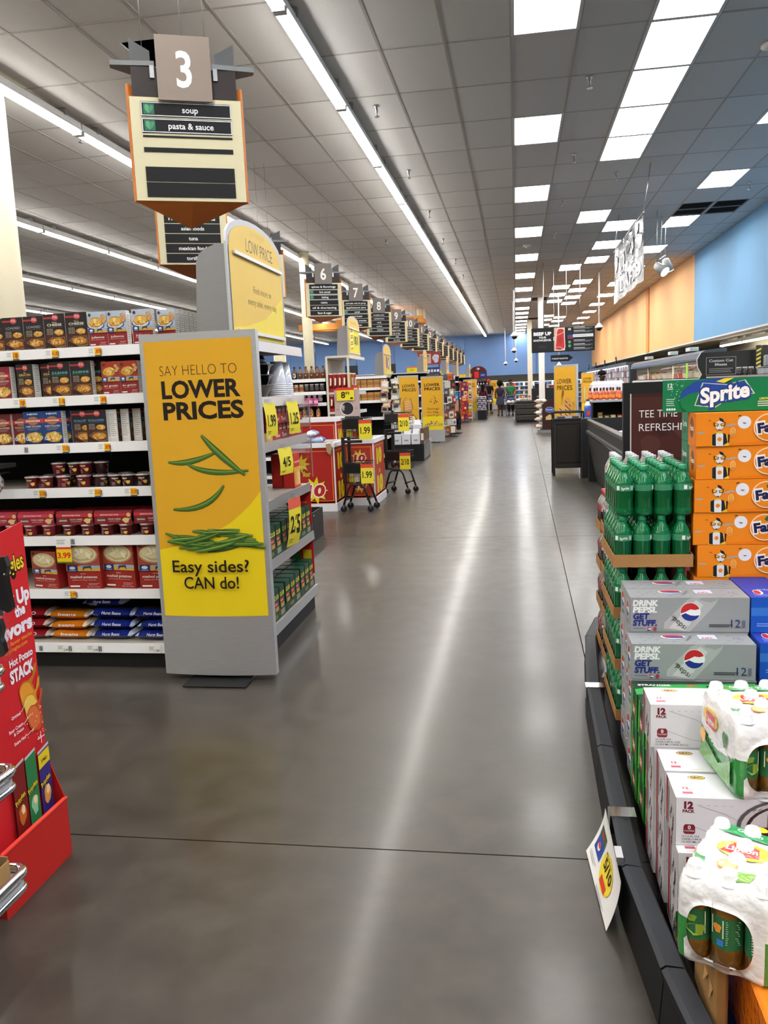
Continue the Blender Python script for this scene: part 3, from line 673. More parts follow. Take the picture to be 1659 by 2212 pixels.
def a_black(title, tcol, pre=None, seed=1):
    def f(A, w, h):
        A.rect(0,0,w,h,'2A2426'); A.rect(0,0,w,h*.42,'4B2A22'); A.rect(0,0,w,h*.2,'3A1E18')
        A.band([(0,h*.885),(w*.5,h*.885)], h*.05, 'B23A3E'); A.ell(w*.55,h*.89,w*.155,h*.085,'C24448'); A.text('Betty', w*.55, h*.905, h*.035, 'F6E8E4', bold=.01, fit=w*.2); A.text('Crocker', w*.55, h*.865, h*.033, 'F6E8E4', bold=.01, fit=w*.24)
        if pre: A.text(pre, w*.5, h*.735, h*.045, 'E6D9B8', slant=.2)
        A.text(title, w*.5, h*.655, h*.068, tcol, bold=.02, fit=min(w*.78, len(title)*w*.115)); A.rect(w*.16,h*.615,w*.84,h*.62,'8A8478')
        for i, t in enumerate(('100% REAL','POTATO','SIDE DISH','NO ADDED')): A.text(t, w*.12, h*(.55-i*.045), h*.032, 'B8A890', bold=.02, al='l', fit=w*.30)
        scoop(A, w*.70, h*.47, w*.23, h*.09, seed=seed)
        A.poly([(w*.10,h*.22),(w*.35,h*.335),(w*.97,h*.34),(w*.99,h*.06),(w*.60,h*.03)], '8A6A4A'); A.poly([(w*.15,h*.22),(w*.38,h*.315),(w*.95,h*.32),(w*.96,h*.09),(w*.6,h*.06)], '5E3820')
        scoop(A, w*.60, h*.20, w*.36, h*.115, 'C98C3C', 'EBC172', '8C5722', 20, seed+5); A.text('NET WT', w*.2, h*.04, h*.018, 'B8A890')
    return f
carton('box_loaded','potato_box',.120,.182,.045,'2A2426',a_black('LOADED','9A9AA2','',2)); carton('box_cheese','potato_box',.124,.189,.045,'2A2426',a_black('CHEESE','E8E2D4','Three',3))
carton('box_gratin','potato_box',.105,.186,.06,'2A2426',a_black('GRATIN','D8B45A','Au',4)); carton('box_julienne','potato_box',.120,.190,.045,'2A2426',a_black('JULIENNE','57B8AE',None,5)); carton('box_scalloped','potato_box',.120,.180,.05,'2A2426',a_black('SCALLOPED','5F9FD0',None,6))
def a_store(title, topcol, seed, bottom='8E2A2C', blue=True):
    def f(A, w, h):
        A.rect(0,0,w,h,bottom); A.rect(0,h*.40,w,h,topcol)
        if blue: A.ell(w*.42,h*.60,w*.46,h*.12,'3E5C94'); A.ell(w*.42,h*.62,w*.40,h*.10,'E8E4DC')
        scoop(A, w*.42, h*.69, w*.36, h*.15, 'E0B052', 'F4D98A', 'B07A30', 16, seed); 
        for q in ((.82,.86),(.90,.78),(.84,.72)): A.ell(w*q[0],h*q[1],w*.11,h*.055,'C08A52'); A.ell(w*q[0]+w*.02,h*q[1],w*.07,h*.035,'D8A86C')
        A.ell(w*.14,h*.91,w*.07,h*.045,'4A3A2E'); A.rect(0,h*.40,w,h*.52,'D2A24A'); A.rect(w*.4,h*.47,w,h*.53,'8FB2D8'); A.poly([(w*.48,h*.40),(w*.5,h*.50),(w*.74,h*.52),(w*.76,h*.41),(w*.7,h*.47),(w*.55,h*.46)],'3A3A40')
        A.rect(w*.02,h*.39,w*.34,h*.52,'223A70'); A.ell(w*.18,h*.47,w*.09,h*.035,'D8E0F0'); A.rect(w*.08,h*.405,w*.28,h*.42,'A8B8D8')
        A.text(title, w*.5, h*.245, h*.062, 'F4E8E0', bold=.01, fit=min(w*.8,len(title)*w*.085)); A.text('potatoes with cheese sauce mix', w*.5, h*.195, h*.025, 'E8C8C0', fit=w*.7)
        A.rect(w*.08,h*.05,w*.36,h*.085,'E8E4E0'); A.lines(w*.62,w*.94,h*.12,2,h*.03,h*.01,'D8A8A0'); A.text('NET WT 4.9 OZ', w*.76, h*.04, h*.022, 'F0D8D0', fit=w*.36)
    return f
carton('box_jul','potato_box',.109,.186,.045,'8E2A2C',a_store('julienne','B8C4D4',11)); carton('box_augr','potato_box',.104,.178,.045,'8E2A2C',a_store('au gratin','A83A28',12,blue=False))
carton('box_mash','mash_box',.205,.262,.09,'8E2622',a_store('mashed potatoes','9E3A28',13,'8E2622',False),side='8E2622'); 
def a_mash(A, w, h):
    a_store('mashed potatoes','A84432',13,'9A2A24',False)(A, w, h); A.rect(0,h*.53,w,h,'9E4A36')
    A.ell(w*.5,h*.76,w*.47,h*.2,'B8866A'); A.ell(w*.5,h*.77,w*.43,h*.18,'D8CDA4'); scoop(A, w*.5, h*.78, w*.38, h*.15, 'DDD2A6', 'EFE6C4', 'BFAE7C', 12, 3); A.text('INSTANT', w*.5, h*.335, h*.022, 'F0D8D0'); A.ell(w*.1,h*.94,w*.05,h*.04,'5A2A22')
carton('box_mash','mash_box',.205,.262,.09,'9A2A24',a_mash,side='9A2A24'); carton('box_mash_small','mash_box',.185,.216,.09,'9A2A24',a_mash,side='9A2A24')
def a_spud(c1, c2, title, seed, new=False):
    def f(A, w, h):
        A.rect(0,0,w,h,c1); A.rect(0,h*.66,w,h*.78,'C23A30'); A.ell(w*.5,h*.72,w*.33,h*.14,'6E4A36'); A.ell(w*.5,h*.72,w*.30,h*.12,'9C7A5C'); A.rect(w*.02,h*.675,w*.98,h*.765,'C23A30'); A.text('IDAHOAN', w*.5, h*.695, h*.055, 'F6F2EA', bold=.03, fit=w*.72)
        if new: A.text('NEW!', w*.5, h*.90, h*.05, 'E8EEF8', bold=.03, fit=w*.55)
        A.text(title, w*.5, h*.535, h*.045, 'F0E6D4', bold=.01, fit=w*.8); A.rect(w*.14,h*.51,w*.86,h*.515,'B8A890'); A.lines(w*.2,w*.8,h*.475,2,h*.03,h*.01,'A8988A',.2)
        A.rect(0,0,w,h*.12,c2); scoop(A, w*.52, h*.22, w*.44, h*.17, 'DDB45E', 'F4DE9C', 'A8782E', 16, seed); A.ell(w*.86,h*.32,w*.06,h*.04,'5E8A3A'); A.ell(w*.14,h*.19,w*.08,h*.055,'DDE4EE'); A.ell(w*.14,h*.19,w*.05,h*.035,'4A78B8')
    return f
carton('box_spud_blue','potato_box',.114,.184,.05,'20427E',a_spud('20427E','16284A','CHEESY SCALLOPED',21,True)); carton('box_spud_red','potato_box',.105,.176,.05,'6E2430',a_spud('6E2430','4A1620','SCALLOPED',22)); carton('box_spud_white','potato_box',.105,.178,.05,'A83A44',a_spud('8A2436','7A1E2C','AU GRATIN',23))
def shelf_row(row, lvl, yb=4.240):
    z = SH[lvl]+.0012
    for kind, x, rz, lab, dy in row: spawn(kind, lab, (x, yb+dy, z), math.radians(rz))
T = 'on the top shelf'; M5 = 'on the second shelf down'; M4 = 'on the third shelf down'
shelf_row([('box_loaded',-2.715,2,'dark loaded potato box, left of the pair '+T,0),('box_loaded',-2.592,0,'dark loaded potato box beside the three cheese boxes '+T,0),('box_cheese',-2.468,0,'dark three cheese box next to the loaded box '+T,0),('box_cheese',-2.340,2,'dark three cheese box next to the julienne picture box '+T,0),
 ('box_jul',-2.219,0,'maroon julienne box touching the three cheese box '+T,0),('box_jul',-2.107,0,'maroon julienne box, second from the dark boxes '+T,0),('box_jul',-1.962,6,'maroon julienne box set apart in front of white box sides '+T,0),
 ('box_loaded',-2.845,0,'dark box cut by the picture edge '+T,.02)], 6)
for i in range(6): spawn('box_jul', f'box on the top shelf turned edge-on, {ORD[i]} of the row showing white sides', (-1.86+(i%3)*.0+.0, 4.245+i*.066+.07, SH[6]+.0012), math.radians(-8), group='edge-on julienne boxes')
for i, (k, x) in enumerate((('box_cheese',-2.47),('box_loaded',-2.60),('box_jul',-2.16))):
    for j in range(3): spawn(k, f'potato box {ORD[j+1]} back behind a front {["three cheese","loaded","julienne"][i]} box', (x+.004*j, 4.244+.052*(j+1), SH[6]+.0012), 0, group='boxes stacked behind the front row')
shelf_row([('box_spud_white',-2.815,0,'maroon potato box cut by the picture edge '+M5,0),('box_gratin',-2.674,-4,'dark gratin box standing alone with its pale side showing '+M5,0),('box_gratin',-2.545,-3,'dark gratin box half hidden behind the julienne box '+M5,.03),('box_julienne',-2.468,1,'dark julienne box overlapping the gratin box '+M5,.006),('box_julienne',-2.343,2,'dark julienne box with its white edge showing '+M5,.004),
 ('box_augr',-2.168,0,'red au gratin box, first of the touching pair '+M5,0),('box_augr',-2.062,0,'red au gratin box beside the sign edge '+M5,0)], 5)
for i in range(3): spawn('box_julienne', f'box behind the front julienne boxes, {ORD[i]} back '+M5, (-2.31+.004*i, 4.312+.058*i, SH[5]+.0012), math.radians(4), group='boxes behind the julienne boxes')
for i in range(2): spawn('box_augr', f'red box {ORD[i+1]} back behind the au gratin pair', (-2.10, 4.29+.05*i, SH[5]+.0012), 0, group='boxes behind the au gratin pair')
shelf_row([('box_spud_red',-2.86,0,'dull red potato box cut by the picture edge '+M4,.03),('box_spud_red',-2.752,0,'dull red scalloped box behind the blue pair '+M4,.045),('box_spud_blue',-2.653,0,'blue new cheesy scalloped box, first of the pair '+M4,0),('box_spud_blue',-2.538,0,'blue new cheesy scalloped box beside the dark gap '+M4,0),
 ('box_scalloped',-2.372,0,'dark scalloped box half covered by its neighbour '+M4,.02),('box_scalloped',-2.276,0,'dark scalloped box in front of the empty shelf '+M4,0)], 4)
for i in range(4): spawn('box_scalloped', f'dark box edge-on in the shadow, {ORD[i]} after the scalloped boxes '+M4, (-2.17+.056*i, 4.33+.03*i, SH[4]+.0012), math.radians(90), group='edge-on dark boxes')
for i in range(2): spawn('box_spud_blue', f'blue box edge, {ORD[i]} behind the blue pair '+M4, (-2.522+.012*i, 4.306+.060*i, SH[4]+.0012), math.radians(3), group='boxes behind the blue pair')
shelf_row([('box_mash_small',-2.690,-14,'small mashed potato box angled on the lower shelf',.03),('box_mash',-2.440,0,'large mashed potato box under the yellow price tag',.008),('box_mash',-2.235,-10,'large mashed potato box with its red side turned out',.03),('box_mash',-2.004,0,'large mashed potato box cut off by the sign',.01),('box_mash_small',-2.59,-14,'small mashed potato box behind the angled one',.16)], 1)
# --- cups
def cup(kind, col, lid, h=.074):
    mb = MB('plastic').lathe([(.030,0,col),(.037,h*.82,col),(.041,h*.84,'C8C0BC'),(.041,h*.9,'C8C0BC')], 20); ld = MB('foil').lathe([(.041,h*.9,lid),(.040,h*.95,lid),(.012,h*1.0,lid),(.001,h*1.0,lid)], 20)
    P = MB('card'); A = Art(P, (0,0,0), (1,0,0), (0,0,1), lift=.0006, step=.0003)
    A.bend = lambda x, y, q: Vector(((.0302+.007*y/(h*.82)+q)*math.sin(x/.035), -(.0302+.007*y/(h*.82)+q)*math.cos(x/.035), y))
    A.text('Idahoan', -.008, .045, .010, 'F0E8E0', bold=.02, fit=.03); A.rect(-.028,.046,-.018,.054,'D83A3A'); A.blob(.012,.028,.012,.010,'E8C25E'); A.band([(-.012,.042),(.004,.030)],.004,'C8924A'); A.lines(-.03,-.008,.026,4,.005,.0015,'D8A8A8')
    proto(kind, 'potato_cup', 'cup', mb, [('lid', ld), ('label_print', P)])
cup('cup_red','8E2430','D8D2CE'); cup('cup_dark','3E1A1E','BDB6B2'); cup('cup_maroon','6E1E26','E4E0DC',.072)
z = SH[3]+.0012
for i,(x,k,r_) in enumerate(((-2.715,'cup_red',10),(-2.628,'cup_red',20),(-2.525,'cup_red',60),(-2.400,'cup_red',0),(-2.300,'cup_dark',70),(-2.214,'cup_dark',40),(-2.135,'cup_dark',0),(-2.049,'cup_dark',25),(-1.962,'cup_dark',10))): spawn(k, f'{"red" if "red" in k else "dark"} instant potato cup, {ORD[i]} along the lower row of cups', (x,4.275,z), math.radians(r_), group='single potato cups')
for i,(x,k,r_) in enumerate(((-2.56,'cup_red',50),(-2.46,'cup_maroon',0),(-2.395,'cup_red',10),(-2.30,'cup_dark',120))): spawn(k, f'red instant potato cup, {ORD[i]} along the upper row of cups', (x,4.30,z+.0725), math.radians(r_), group='single potato cups')
for i in range(6): spawn('cup_dark', f'dark cup deep in the shelf shadow, {ORD[i]} behind the front cups', (-2.66+.115*i,4.375,z), i, group='shadowed potato cups')
# --- four-packs: a sleeve over four cups
def fourpack(kind, col, hi):
    w, h = .222, .075
    mb = MB('card').prism([(.0,.066),(.0,.128),(.012,.142),(.128,.142),(.14,.128),(.14,.066),(.137,.066),(.137,.125),(.003,.125),(.003,.066)], -w/2, w/2, 'x', col); P = MB('card'); A = Art(P, (-w/2,0,.066), (1,0,0), (0,0,1))
    A.rect(0,.044,w,.062,hi); A.text('MICROWAVABLE 4 PACK', w*.42, .050, .007, 'F6E6E0', bold=.02, fit=.11); A.ell(w*.93,.052,.012,.012,'E8B87A'); A.ell(.042,.024,.028,.016,'8A5A4A'); A.ell(.042,.024,.026,.014,'6A3A34'); A.text('IDAHOAN', .042, .020, .009, 'F4EEE6', bold=.02, fit=.044)
    A.text('FOUR CHEESE', .122, .025, .010, 'F0E4DC', fit=.074); A.lines(.088,.152,.016,1,.006,.003,'C89A92'); A.blob(.19,.022,.021,.015,'E2C27A'); A.band([(.19,.02),(.217,.034)],.004,'C8C8C8')
    parts = [('front_print', P)]
    for sx in (-1,1):
        for y in (.038,.102):
            cm = MB('plastic').lathe([(.030,0,col),(.036,.055,col),(.040,.057,'D2CAC4'),(.040,.065,'D2CAC4'),(.001,.066,'E0DAD6')], 16, (sx*.056,y,0))
            Q = MB('card'); B = Art(Q, (0,0,0), (1,0,0), (0,0,1), step=.0003); B.bend = lambda x, yy, q, sx=sx, y=y: Vector((sx*.056+(.0303+.006*yy/.055+q)*math.sin(x/.034), y-(.0303+.006*yy/.055+q)*math.cos(x/.034), yy))
            if y < .05: B.text('Idahoan', .004, .036, .008, 'F2E8E2', bold=.02, fit=.028); B.rect(-.022,.036,-.012,.043,'D83A3A'); B.blob(.010,.018,.012,.009,'E8B45A'); B.lines(-.026,-.006,.026,4,.005,.0014,'D0A0A0')
            parts.append(('cup', cm, None, [('label_print', Q)] if y < .05 else None))
    proto(kind, 'cup_four_pack', 'package', mb, parts)
fourpack('four_maroon','7E1F26','C23440'); fourpack('four_red','A2283A','C84456')
z = SH[2]+.0012
for k,x,y,r_,lab in (('four_maroon',-2.462,4.240,0,'maroon sleeve of four potato cups above the yellow price tag'),('four_maroon',-2.232,4.240,0,'maroon sleeve of four potato cups, second from the price tag'),('four_maroon',-2.0,4.25,0,'maroon sleeve of four potato cups cut by the sign'),('four_red',-2.702,4.245,0,'brighter red sleeve of cups set back by the price tag'),('four_red',-2.930,4.245,0,'bright red sleeve of cups above the red cardboard display')): spawn(k, lab, (x,y,z), math.radians(r_))
for i in range(2): spawn('four_maroon', f'sleeve of cups in the second row back, {ORD[i]} from the price tag', (-2.42+.235*i,4.385,z), 0, group='second row of sleeved cups')
# --- bean bags lying in heaps
def pillow(kind, name, l, w_, h, col, band, win=None, txt=None, cat='bag'):
    mb = MB('film'); nx, ny = 12, 6; R = random.Random(len(kind)); grid = []
    for i in range(nx+1):
        for sgn in (1,-1): pass
    def P(i, j, sg):
        u, v = i/nx*2-1, j/ny*2-1; e = max(0,(1-u**6))*max(0,(1-v**4)); q = math.sin(i*2.1+j*1.3)*.06
        return (u*l/2*(1-.02*abs(v)), (v*w_/2)*(1-.05*abs(u)), h/2+sg*h/2*(e**.55)*(1+q*(sg>0)))
    for sg in (1,-1):
        ids = [[mb.vert(P(i,j,sg)) for j in range(ny+1)] for i in range(nx+1)]
        for i in range(nx):
            for j in range(ny):
                c = col
                if band and (i in (0,nx-1)): c = band
                if win and sg>0 and 3<=i<=8 and 2<=j: c = win
                q = (ids[i][j],ids[i+1][j],ids[i+1][j+1],ids[i][j+1]); mb.face(q if sg>0 else q[::-1], c, True)
    parts = []
    if txt:
        T = MB('card'); A = Art(T, (-l/2,-w_/2,h*.5), (1,0,0), (0,0,1)); A.bend = lambda x, y, q: Vector((x-l/2, -w_/2*.93+abs(y)*.30-.004-q, h*.52+y)); A.text(txt, l*.5, .0, h*.34, 'D8DCEC', bold=.01, slant=.2, fit=l*.42); parts = [('front_print', T)]
    proto(kind, name, cat, mb, parts)
pillow('bag_red','bean_bag',.26,.17,.052,'8A1A20','C8B8B0','5A2A1C','PINTO'); pillow('bag_orange','bean_bag',.25,.16,.048,'C87418','E8DCC8','B06A28','beans'); pillow('bag_blue','bean_bag',.26,.17,.05,'1A2A78','C8D0E8','6A3A34','Hurst Beans')
pillow('bag_brown','bean_bag',.30,.22,.055,'3A1E16','B8A8A0','4A2418')
z = SH[0]+.006
def heap(kind, lab, L):
    for i,(x,y,dz,r_,tx) in enumerate(L): spawn(kind, f'{lab}, {ORD[i]} from the bottom', (x,y,z+dz), rot=(math.radians(tx),math.radians(r_/2),math.radians(r_)), group=lab)
heap('bag_red','shiny red bag of beans at the end of the bottom shelf',[(-2.845,4.345,0,2,0),(-2.84,4.35,.060,-3,0),(-2.845,4.355,.122,3,0)])
heap('bag_orange','orange bag of beans between the red and blue bags',[(-2.585,4.345,0,2,0),(-2.59,4.35,.056,-4,2),(-2.60,4.355,.112,5,-2)])
heap('bag_blue','dark blue bag of mixed beans in the main pile',[(-2.320,4.35,0,-3,0),(-2.325,4.352,.058,5,0),(-2.33,4.36,.122,8,0),(-2.36,4.36,.19,-4,0)])
heap('bag_blue','dark blue bag of mixed beans beside the sign foot',[(-2.05,4.345,0,2,0),(-2.03,4.35,.058,-4,0),(-2.07,4.36,.12,5,0)])
heap('bag_brown','brown bag of dry beans lying behind the red bags',[(-2.72,4.58,.012,6,0),(-2.73,4.58,.080,9,0)])

# ================================================================== shelf end facing the walkway
EX, EY0, EY1 = -1.40, 4.42, 5.53
E1 = empty('shelf_end', (0,0,0), label='shelf end facing the walkway with crackers, bowls and cups behind the bean sign', cat='shelving')
put('back_panel', MB('matte').box((-1.875,EY0,.0),(-1.845,EY1,1.79),'7E1518'), E1)
put('kick_plate', MB('paint').box((-1.84,EY0+.02,0),(EX-.03,EY1-.02,.115),'121214'), E1)
EZ = [.165,.545,.885,1.225,1.485,1.80]
for i, z in enumerate(EZ):
    fx = EX-(0,.012,.02,.025,.03,.03)[i]
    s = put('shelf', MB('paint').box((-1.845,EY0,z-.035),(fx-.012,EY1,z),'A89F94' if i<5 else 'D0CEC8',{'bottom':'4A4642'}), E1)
    put('price_rail', MB('steel').prism([(fx-.012,z+.006),(fx-.004,z+.006),(fx,z-.052),(fx-.012,z-.052)], EY0, EY1, 'y', 'D8D8DC'), s)
for y in (EY0-.001, EY1-.024): put('upright', MB('paint').box((-1.87,y,0),(-1.835,y+.025,1.80),'3A3A3C'), E1)
put('brace', MB('paint').prism([(4.62,.955),(5.3,.885),(5.3,.91),(4.62,.985)], -1.80, -1.78, 'x', '8A7F74'), E1)
spawn('dome_low', 'large arched yellow sign reading LOW PRICE on top of the shelf end', (-1.455,4.72,1.802))
def bowl_stack(name, lab, col, x, y, z, r, n, step, h, hi):
    for k in range(n):
        mb = MB('gloss').lathe([(r*.55,0,col),(r*.62,.004,col),(r*.97,h*.92,col),(r*1.04,h*.93,hi),(r*1.04,h,hi),(r*.96,h*.98,col),(r*.6,.012,col),(.001,.010,col)], 24)
        o = put(name, mb, loc=(x,y,z+k*step), label=f'{lab}, {ORD[k]} from the bottom', cat='bowl' if 'bowl' in name else 'cup', group=lab)
        put('rim', MB('gloss').lathe([(r*1.04,h*.95,hi),(r*1.065,h*.97,hi),(r*1.04,h*1.0,hi)], 24, cap=False), o)
bowl_stack('plastic_bowl','black plastic bowl in the stack on the fifth shelf','17171A',-1.585,4.90,EZ[4]+.001,.125,3,.062,.075,'3A3A3E')
tub = put('plastic_tub', MB('gloss').lathe([(.095,0,'141417'),(.072,.055,'1C1C20'),(.001,.056,'141417')], 22), loc=(-1.585,4.90,EZ[4]+.20), label='upturned black tub crowning the stack of bowls', cat='tub'); put('rim', MB('gloss').lathe([(.095,0,'3E3E44'),(.102,.004,'3E3E44'),(.095,.008,'3E3E44')], 22, cap=False), tub)
for k,(x,y) in enumerate(((-1.53,5.235),(-1.53,5.395),(-1.69,5.30),(-1.69,5.46))):
    mb = MB('gloss'); mb.lathe([(.062,.0,'C9C9D6'),(.058,.075,'D4D4E0'),(.040,.225,'DCDCE8'),(.001,.226,'DCDCE8')], 20)
    o = put('cup_stack', mb, loc=(x,y,EZ[4]+.001), label=f'upturned white plastic cup sleeve, {ORD[k]} from the black bowls', cat='cups', group='white cup sleeves on the fifth shelf')
    for j in range(7): put('cup_rim', MB('gloss').lathe([(.064-.0008*j,.004+.012*j,'E6E6F0'),(.0665-.0008*j,.008+.012*j,'E6E6F0'),(.063-.0008*j,.012+.012*j,'E6E6F0')], 20, cap=False), o)
# cartons facing the walkway: built facing -Y, turned a quarter to face +X
QT = math.radians(90)
def a_toast(A, w, h):
    A.rect(0,0,w,h,'8A1A1E'); A.text('Toasteds', w*.5, h*.62, h*.16, 'F4ECE4', bold=.01, slant=.25, fit=w*.86, rot=.12); A.rect(0,0,w,h*.4,'6E1418'); A.ell(w*.5,h*.32,w*.28,h*.16,'C8924A'); A.ell(w*.5,h*.33,w*.2,h*.11,'E2B870')
carton('box_toast','cracker_box',.072,.165,.20,'8A1A1E',a_toast,side='8A1A1E')
def a_club(A, w, h):
    A.rect(0,0,w,h,'14432F'); A.rect(0,h*.82,w,h,'0E3626'); A.text('CLUB', w*.5, h*.66, h*.14, 'F2E23A', bold=.02, fit=w*.9); A.rect(w*.08,h*.44,w*.70,h*.58,'B8242A'); A.text('Snack', w*.39, h*.485, h*.05, 'F6EEE6', bold=.01, slant=.2, fit=w*.5)
    for i in range(3): A.poly([(w*(.14+i*.24),h*.06),(w*(.34+i*.24),h*.06),(w*(.40+i*.24),h*.40),(w*(.22+i*.24),h*.42)], ['D99A4A','E8B463','CF8C3C'][i]); A.rect(w*(.24+i*.2),h*.2,w*(.26+i*.2),h*.22,'A86A2A')
carton('box_club','cracker_box',.098,.185,.10,'12402C',a_club,side='12402C')
def a_ritz(A, w, h):
    A.rect(0,0,w,h,'C8302A'); A.rect(0,0,w,h*.55,'E2A44A'); A.rect(0,h*.52,w,h*.60,'E8C23A'); A.text('TOWN HOUSE', w*.5, h*.72, h*.06, 'F6E6DC', bold=.01, fit=w*.8); A.text('OVEN BAKED', w*.5, h*.545, h*.035, 'B02A22', bold=.01, fit=w*.8)
    for i in range(9): A.ell(w*(.18+.3*(i%3)),h*(.12+.13*(i//3)),w*.16,h*.075,['D8944A','E8B46A','F0C88A'][i%3])
    A.rect(0,0,w,h*.07,'C8302A')
carton('box_ritz','cracker_box',.15,.225,.075,'C8302A',a_ritz,side='C8302A')
def tray(name, lab, x0, x1, y0, y1, z, h, col, fh=None, cat='tray', txt=None, fin='card', t=.003):
    """open display tray: floor and four walls; the +X or -Y lip may be lower"""
    fh = fh or h; mb = MB(fin); mb.box((x0,y0,z),(x1,y1,z+t),col); parts = []
    o = put(name, mb, label=lab, cat=cat)
    put('wall', MB(fin).box((x0,y0,z+t),(x0+t,y1,z+h),col), o); put('wall', MB(fin).box((x1-t,y0,z+t),(x1,y1,z+fh),col), o)
    put('wall', MB(fin).box((x0+t,y0,z+t),(x1-t,y0+t,z+h),col), o); put('wall', MB(fin).box((x0+t,y1-t,z+t),(x1-t,y1,z+h),col), o)
    return o
z = EZ[3]+.001
for t_i, (ya, yb) in enumerate(((4.47,4.78),(4.785,5.135),(5.14,5.49))):
    for lv in range(2):
        zz = z+lv*.118 if False else z+lv*.100
        if lv == 1 and t_i == 0: continue
        o = tray('display_tray', f'red {"upper" if lv else "lower"} cracker tray, {ORD[t_i]} from the bean sign', -1.67,-1.445,ya,yb,zz,.055,'8E1A20')
        P = MB('card'); A = Art(P, (-1.445,ya,zz), (0,1,0), (0,0,1)); q = yb-ya; A.rect(0,0,q,.055,'9A1E24' if t_i else 'E0A92E'); A.text('Toasted', q*.28, .018, .02, 'F4E4DC', bold=.01, fit=q*.3); A.text('Town', q*.72, .016, .026, 'F4E4DC', bold=.02, fit=q*.3); put('front_print', P, o)
        n = 3 if t_i == 0 else 4
        for k in range(n): spawn('box_toast', f'red toasted cracker box {ORD[k]} in {ORD[t_i]} {"upper" if lv else "lower"} tray from the sign', (-1.449-.010,ya+.045+k*(q-.09)/(n-1),zz+.0035), QT, group='toasted cracker boxes', s=(1,1,.56 if lv==0 else .7))
spawn('box_ritz','tall red and orange cracker box alone on the near empty middle shelf',(-1.452,5.31,EZ[2]+.001),QT)
spawn('box_ritz','tall red and orange cracker box behind the front one on the middle shelf',(-1.535,5.33,EZ[2]+.001),QT)
for lv, z, n, rows in ((1,EZ[1]+.001,8,2),(0,EZ[0]+.001,9,3)):
    wh = 'the second shelf' if lv else 'the bottom shelf'
    for t_i,(ya,yb) in enumerate(((4.44,4.80),(4.805,5.165),(5.17,5.53))):
        o = tray('display_tray', f'dark green cracker tray, {ORD[t_i]} from the bean sign on {wh}', -1.77,-1.428,ya,yb,z,.06,'12392A',.055)
        P = MB('card'); A = Art(P, (-1.428,ya,z), (0,1,0), (0,0,1)); A.text('CLUB', .13, .018, .022, 'B8B03A', bold=.01); A.rect(.24,.012,.32,.046,'8A8A6A'); put('front_print', P, o)
        for r in range(rows):
            if lv and t_i == 0 and r: continue
            for k in range(3): spawn('box_club', f'green cracker box {ORD[k]} in {["front","middle","rear"][r]} row of {ORD[t_i]} tray on {wh}', (-1.434-.108*r,ya+.064+k*.116,z+.0035), QT, group='green cracker boxes')
o = put('side_card', MB('card').box((-1.60,5.532,EZ[1]-.3),(-1.425,5.536,EZ[2]-.06),'C8242A'), label='tall red promotional card standing at the far edge of the cracker shelves', cat='sign')
P = MB('card'); A = Art(P, (-1.60,5.532,EZ[1]-.3), (1,0,0), (0,0,1)); A.rect(0,0,.175,.57,'C8242A'); A.text('Pop a new', .09, .50, .02, 'F2B030'); A.text('flavor', .09, .47, .02, 'F2B030'); A.text('Potato', .1, .30, .03, 'F6EAE4', bold=.02); put('front_print', P, o); 
for k,(c,y) in enumerate((('2F7A45',.015),('D8B82A',.095))): put('can_print', MB('card').box((-1.595+y,5.5295,EZ[1]-.29),(-1.535+y,5.531,EZ[1]-.13),c), o)
def price_card(lab, x, y, z, w, h, txt, rz, tilt, red=True, hang=True):
    t = empty('price_card', (x,y,z), label=lab, cat='price card', rot=(0,tilt,rz))
    mb = MB('card'); n = 6; 
    for i in range(n):
        a, b = i/n, (i+1)/n; bx = lambda q: .025*math.sin(q*2.4)*(h/.3)
        mb.poly([(bx(a),-w/2,-h*a),(bx(b),-w/2,-h*b),(bx(b),w/2,-h*b),(bx(a),w/2,-h*a)], 'E6D43A'); mb.poly([(bx(a)-.001,w/2,-h*a),(bx(b)-.001,w/2,-h*b),(bx(b)-.001,-w/2,-h*b),(bx(a)-.001,-w/2,-h*a)], 'D8D2B8')
    put('card', mb, t)
    P = MB('card'); A = Art(P, (0,-w/2,-h), (0,1,0), (0,0,1)); A.bend = lambda u, v, q: Vector((.025*math.sin((1-v/h)*2.4)*(h/.3)+q+.0006, u-w/2, v-h))
    if red:
        for i in range(4): A.rect(0,h*(.79+.0525*i),w,h*(.79+.0525*(i+1)),'E0604A'); A.h -= A.step
    A.h += A.step*2; A.text(txt[0], w*.5, h*.30, h*.36, '1E1A12', bold=.02, fit=w*txt[1]); A.rect(w*.66,h*.24,w*.9,h*.34,'1E1A12') if txt[2] else None; A.lines(w*.1,w*.4,h*.14,2,h*.05,h*.015,'4A4420'); put('lettering', P, t)
    put('clip', MB('clear').box((-.012,-.03,-.01),(.004,.03,.022),'E0E0E0'), t)
price_card('yellow 1.99 price card by the bean sign under the bowl shelf', -1.402,4.60,1.455,.125,.19,('1.99',.7,False),math.radians(-14),0,False)
price_card('yellow 1.25 price card under the white cup stack', -1.402,5.09,1.455,.14,.20,('1.25',.7,False),math.radians(-14),0,False)
price_card('yellow 5 dollar price card over the near empty middle shelf', -1.398,4.85,1.18,.17,.16,('4/5',.6,False),math.radians(-12),0,False)
price_card('red topped 2 for 5 dollars price card hanging over green cracker boxes', -1.378,4.93,.862,.19,.30,('2/5',.78,True),math.radians(-8),math.radians(8))
for k,(z0,z1) in enumerate(((.93,1.21),(1.26,1.47))):
    o = put('divider', MB('clear').box((-1.60,5.535,z0),(-1.405,5.540,z1),'B8B8BC'), label=f'clear plastic divider at the far edge of the {["middle","cracker tray"][k]} shelf', cat='divider'); put('edge', MB('steel').box((-1.405,5.533,z0),(-1.40,5.542,z1),'D0D0D4'), o)

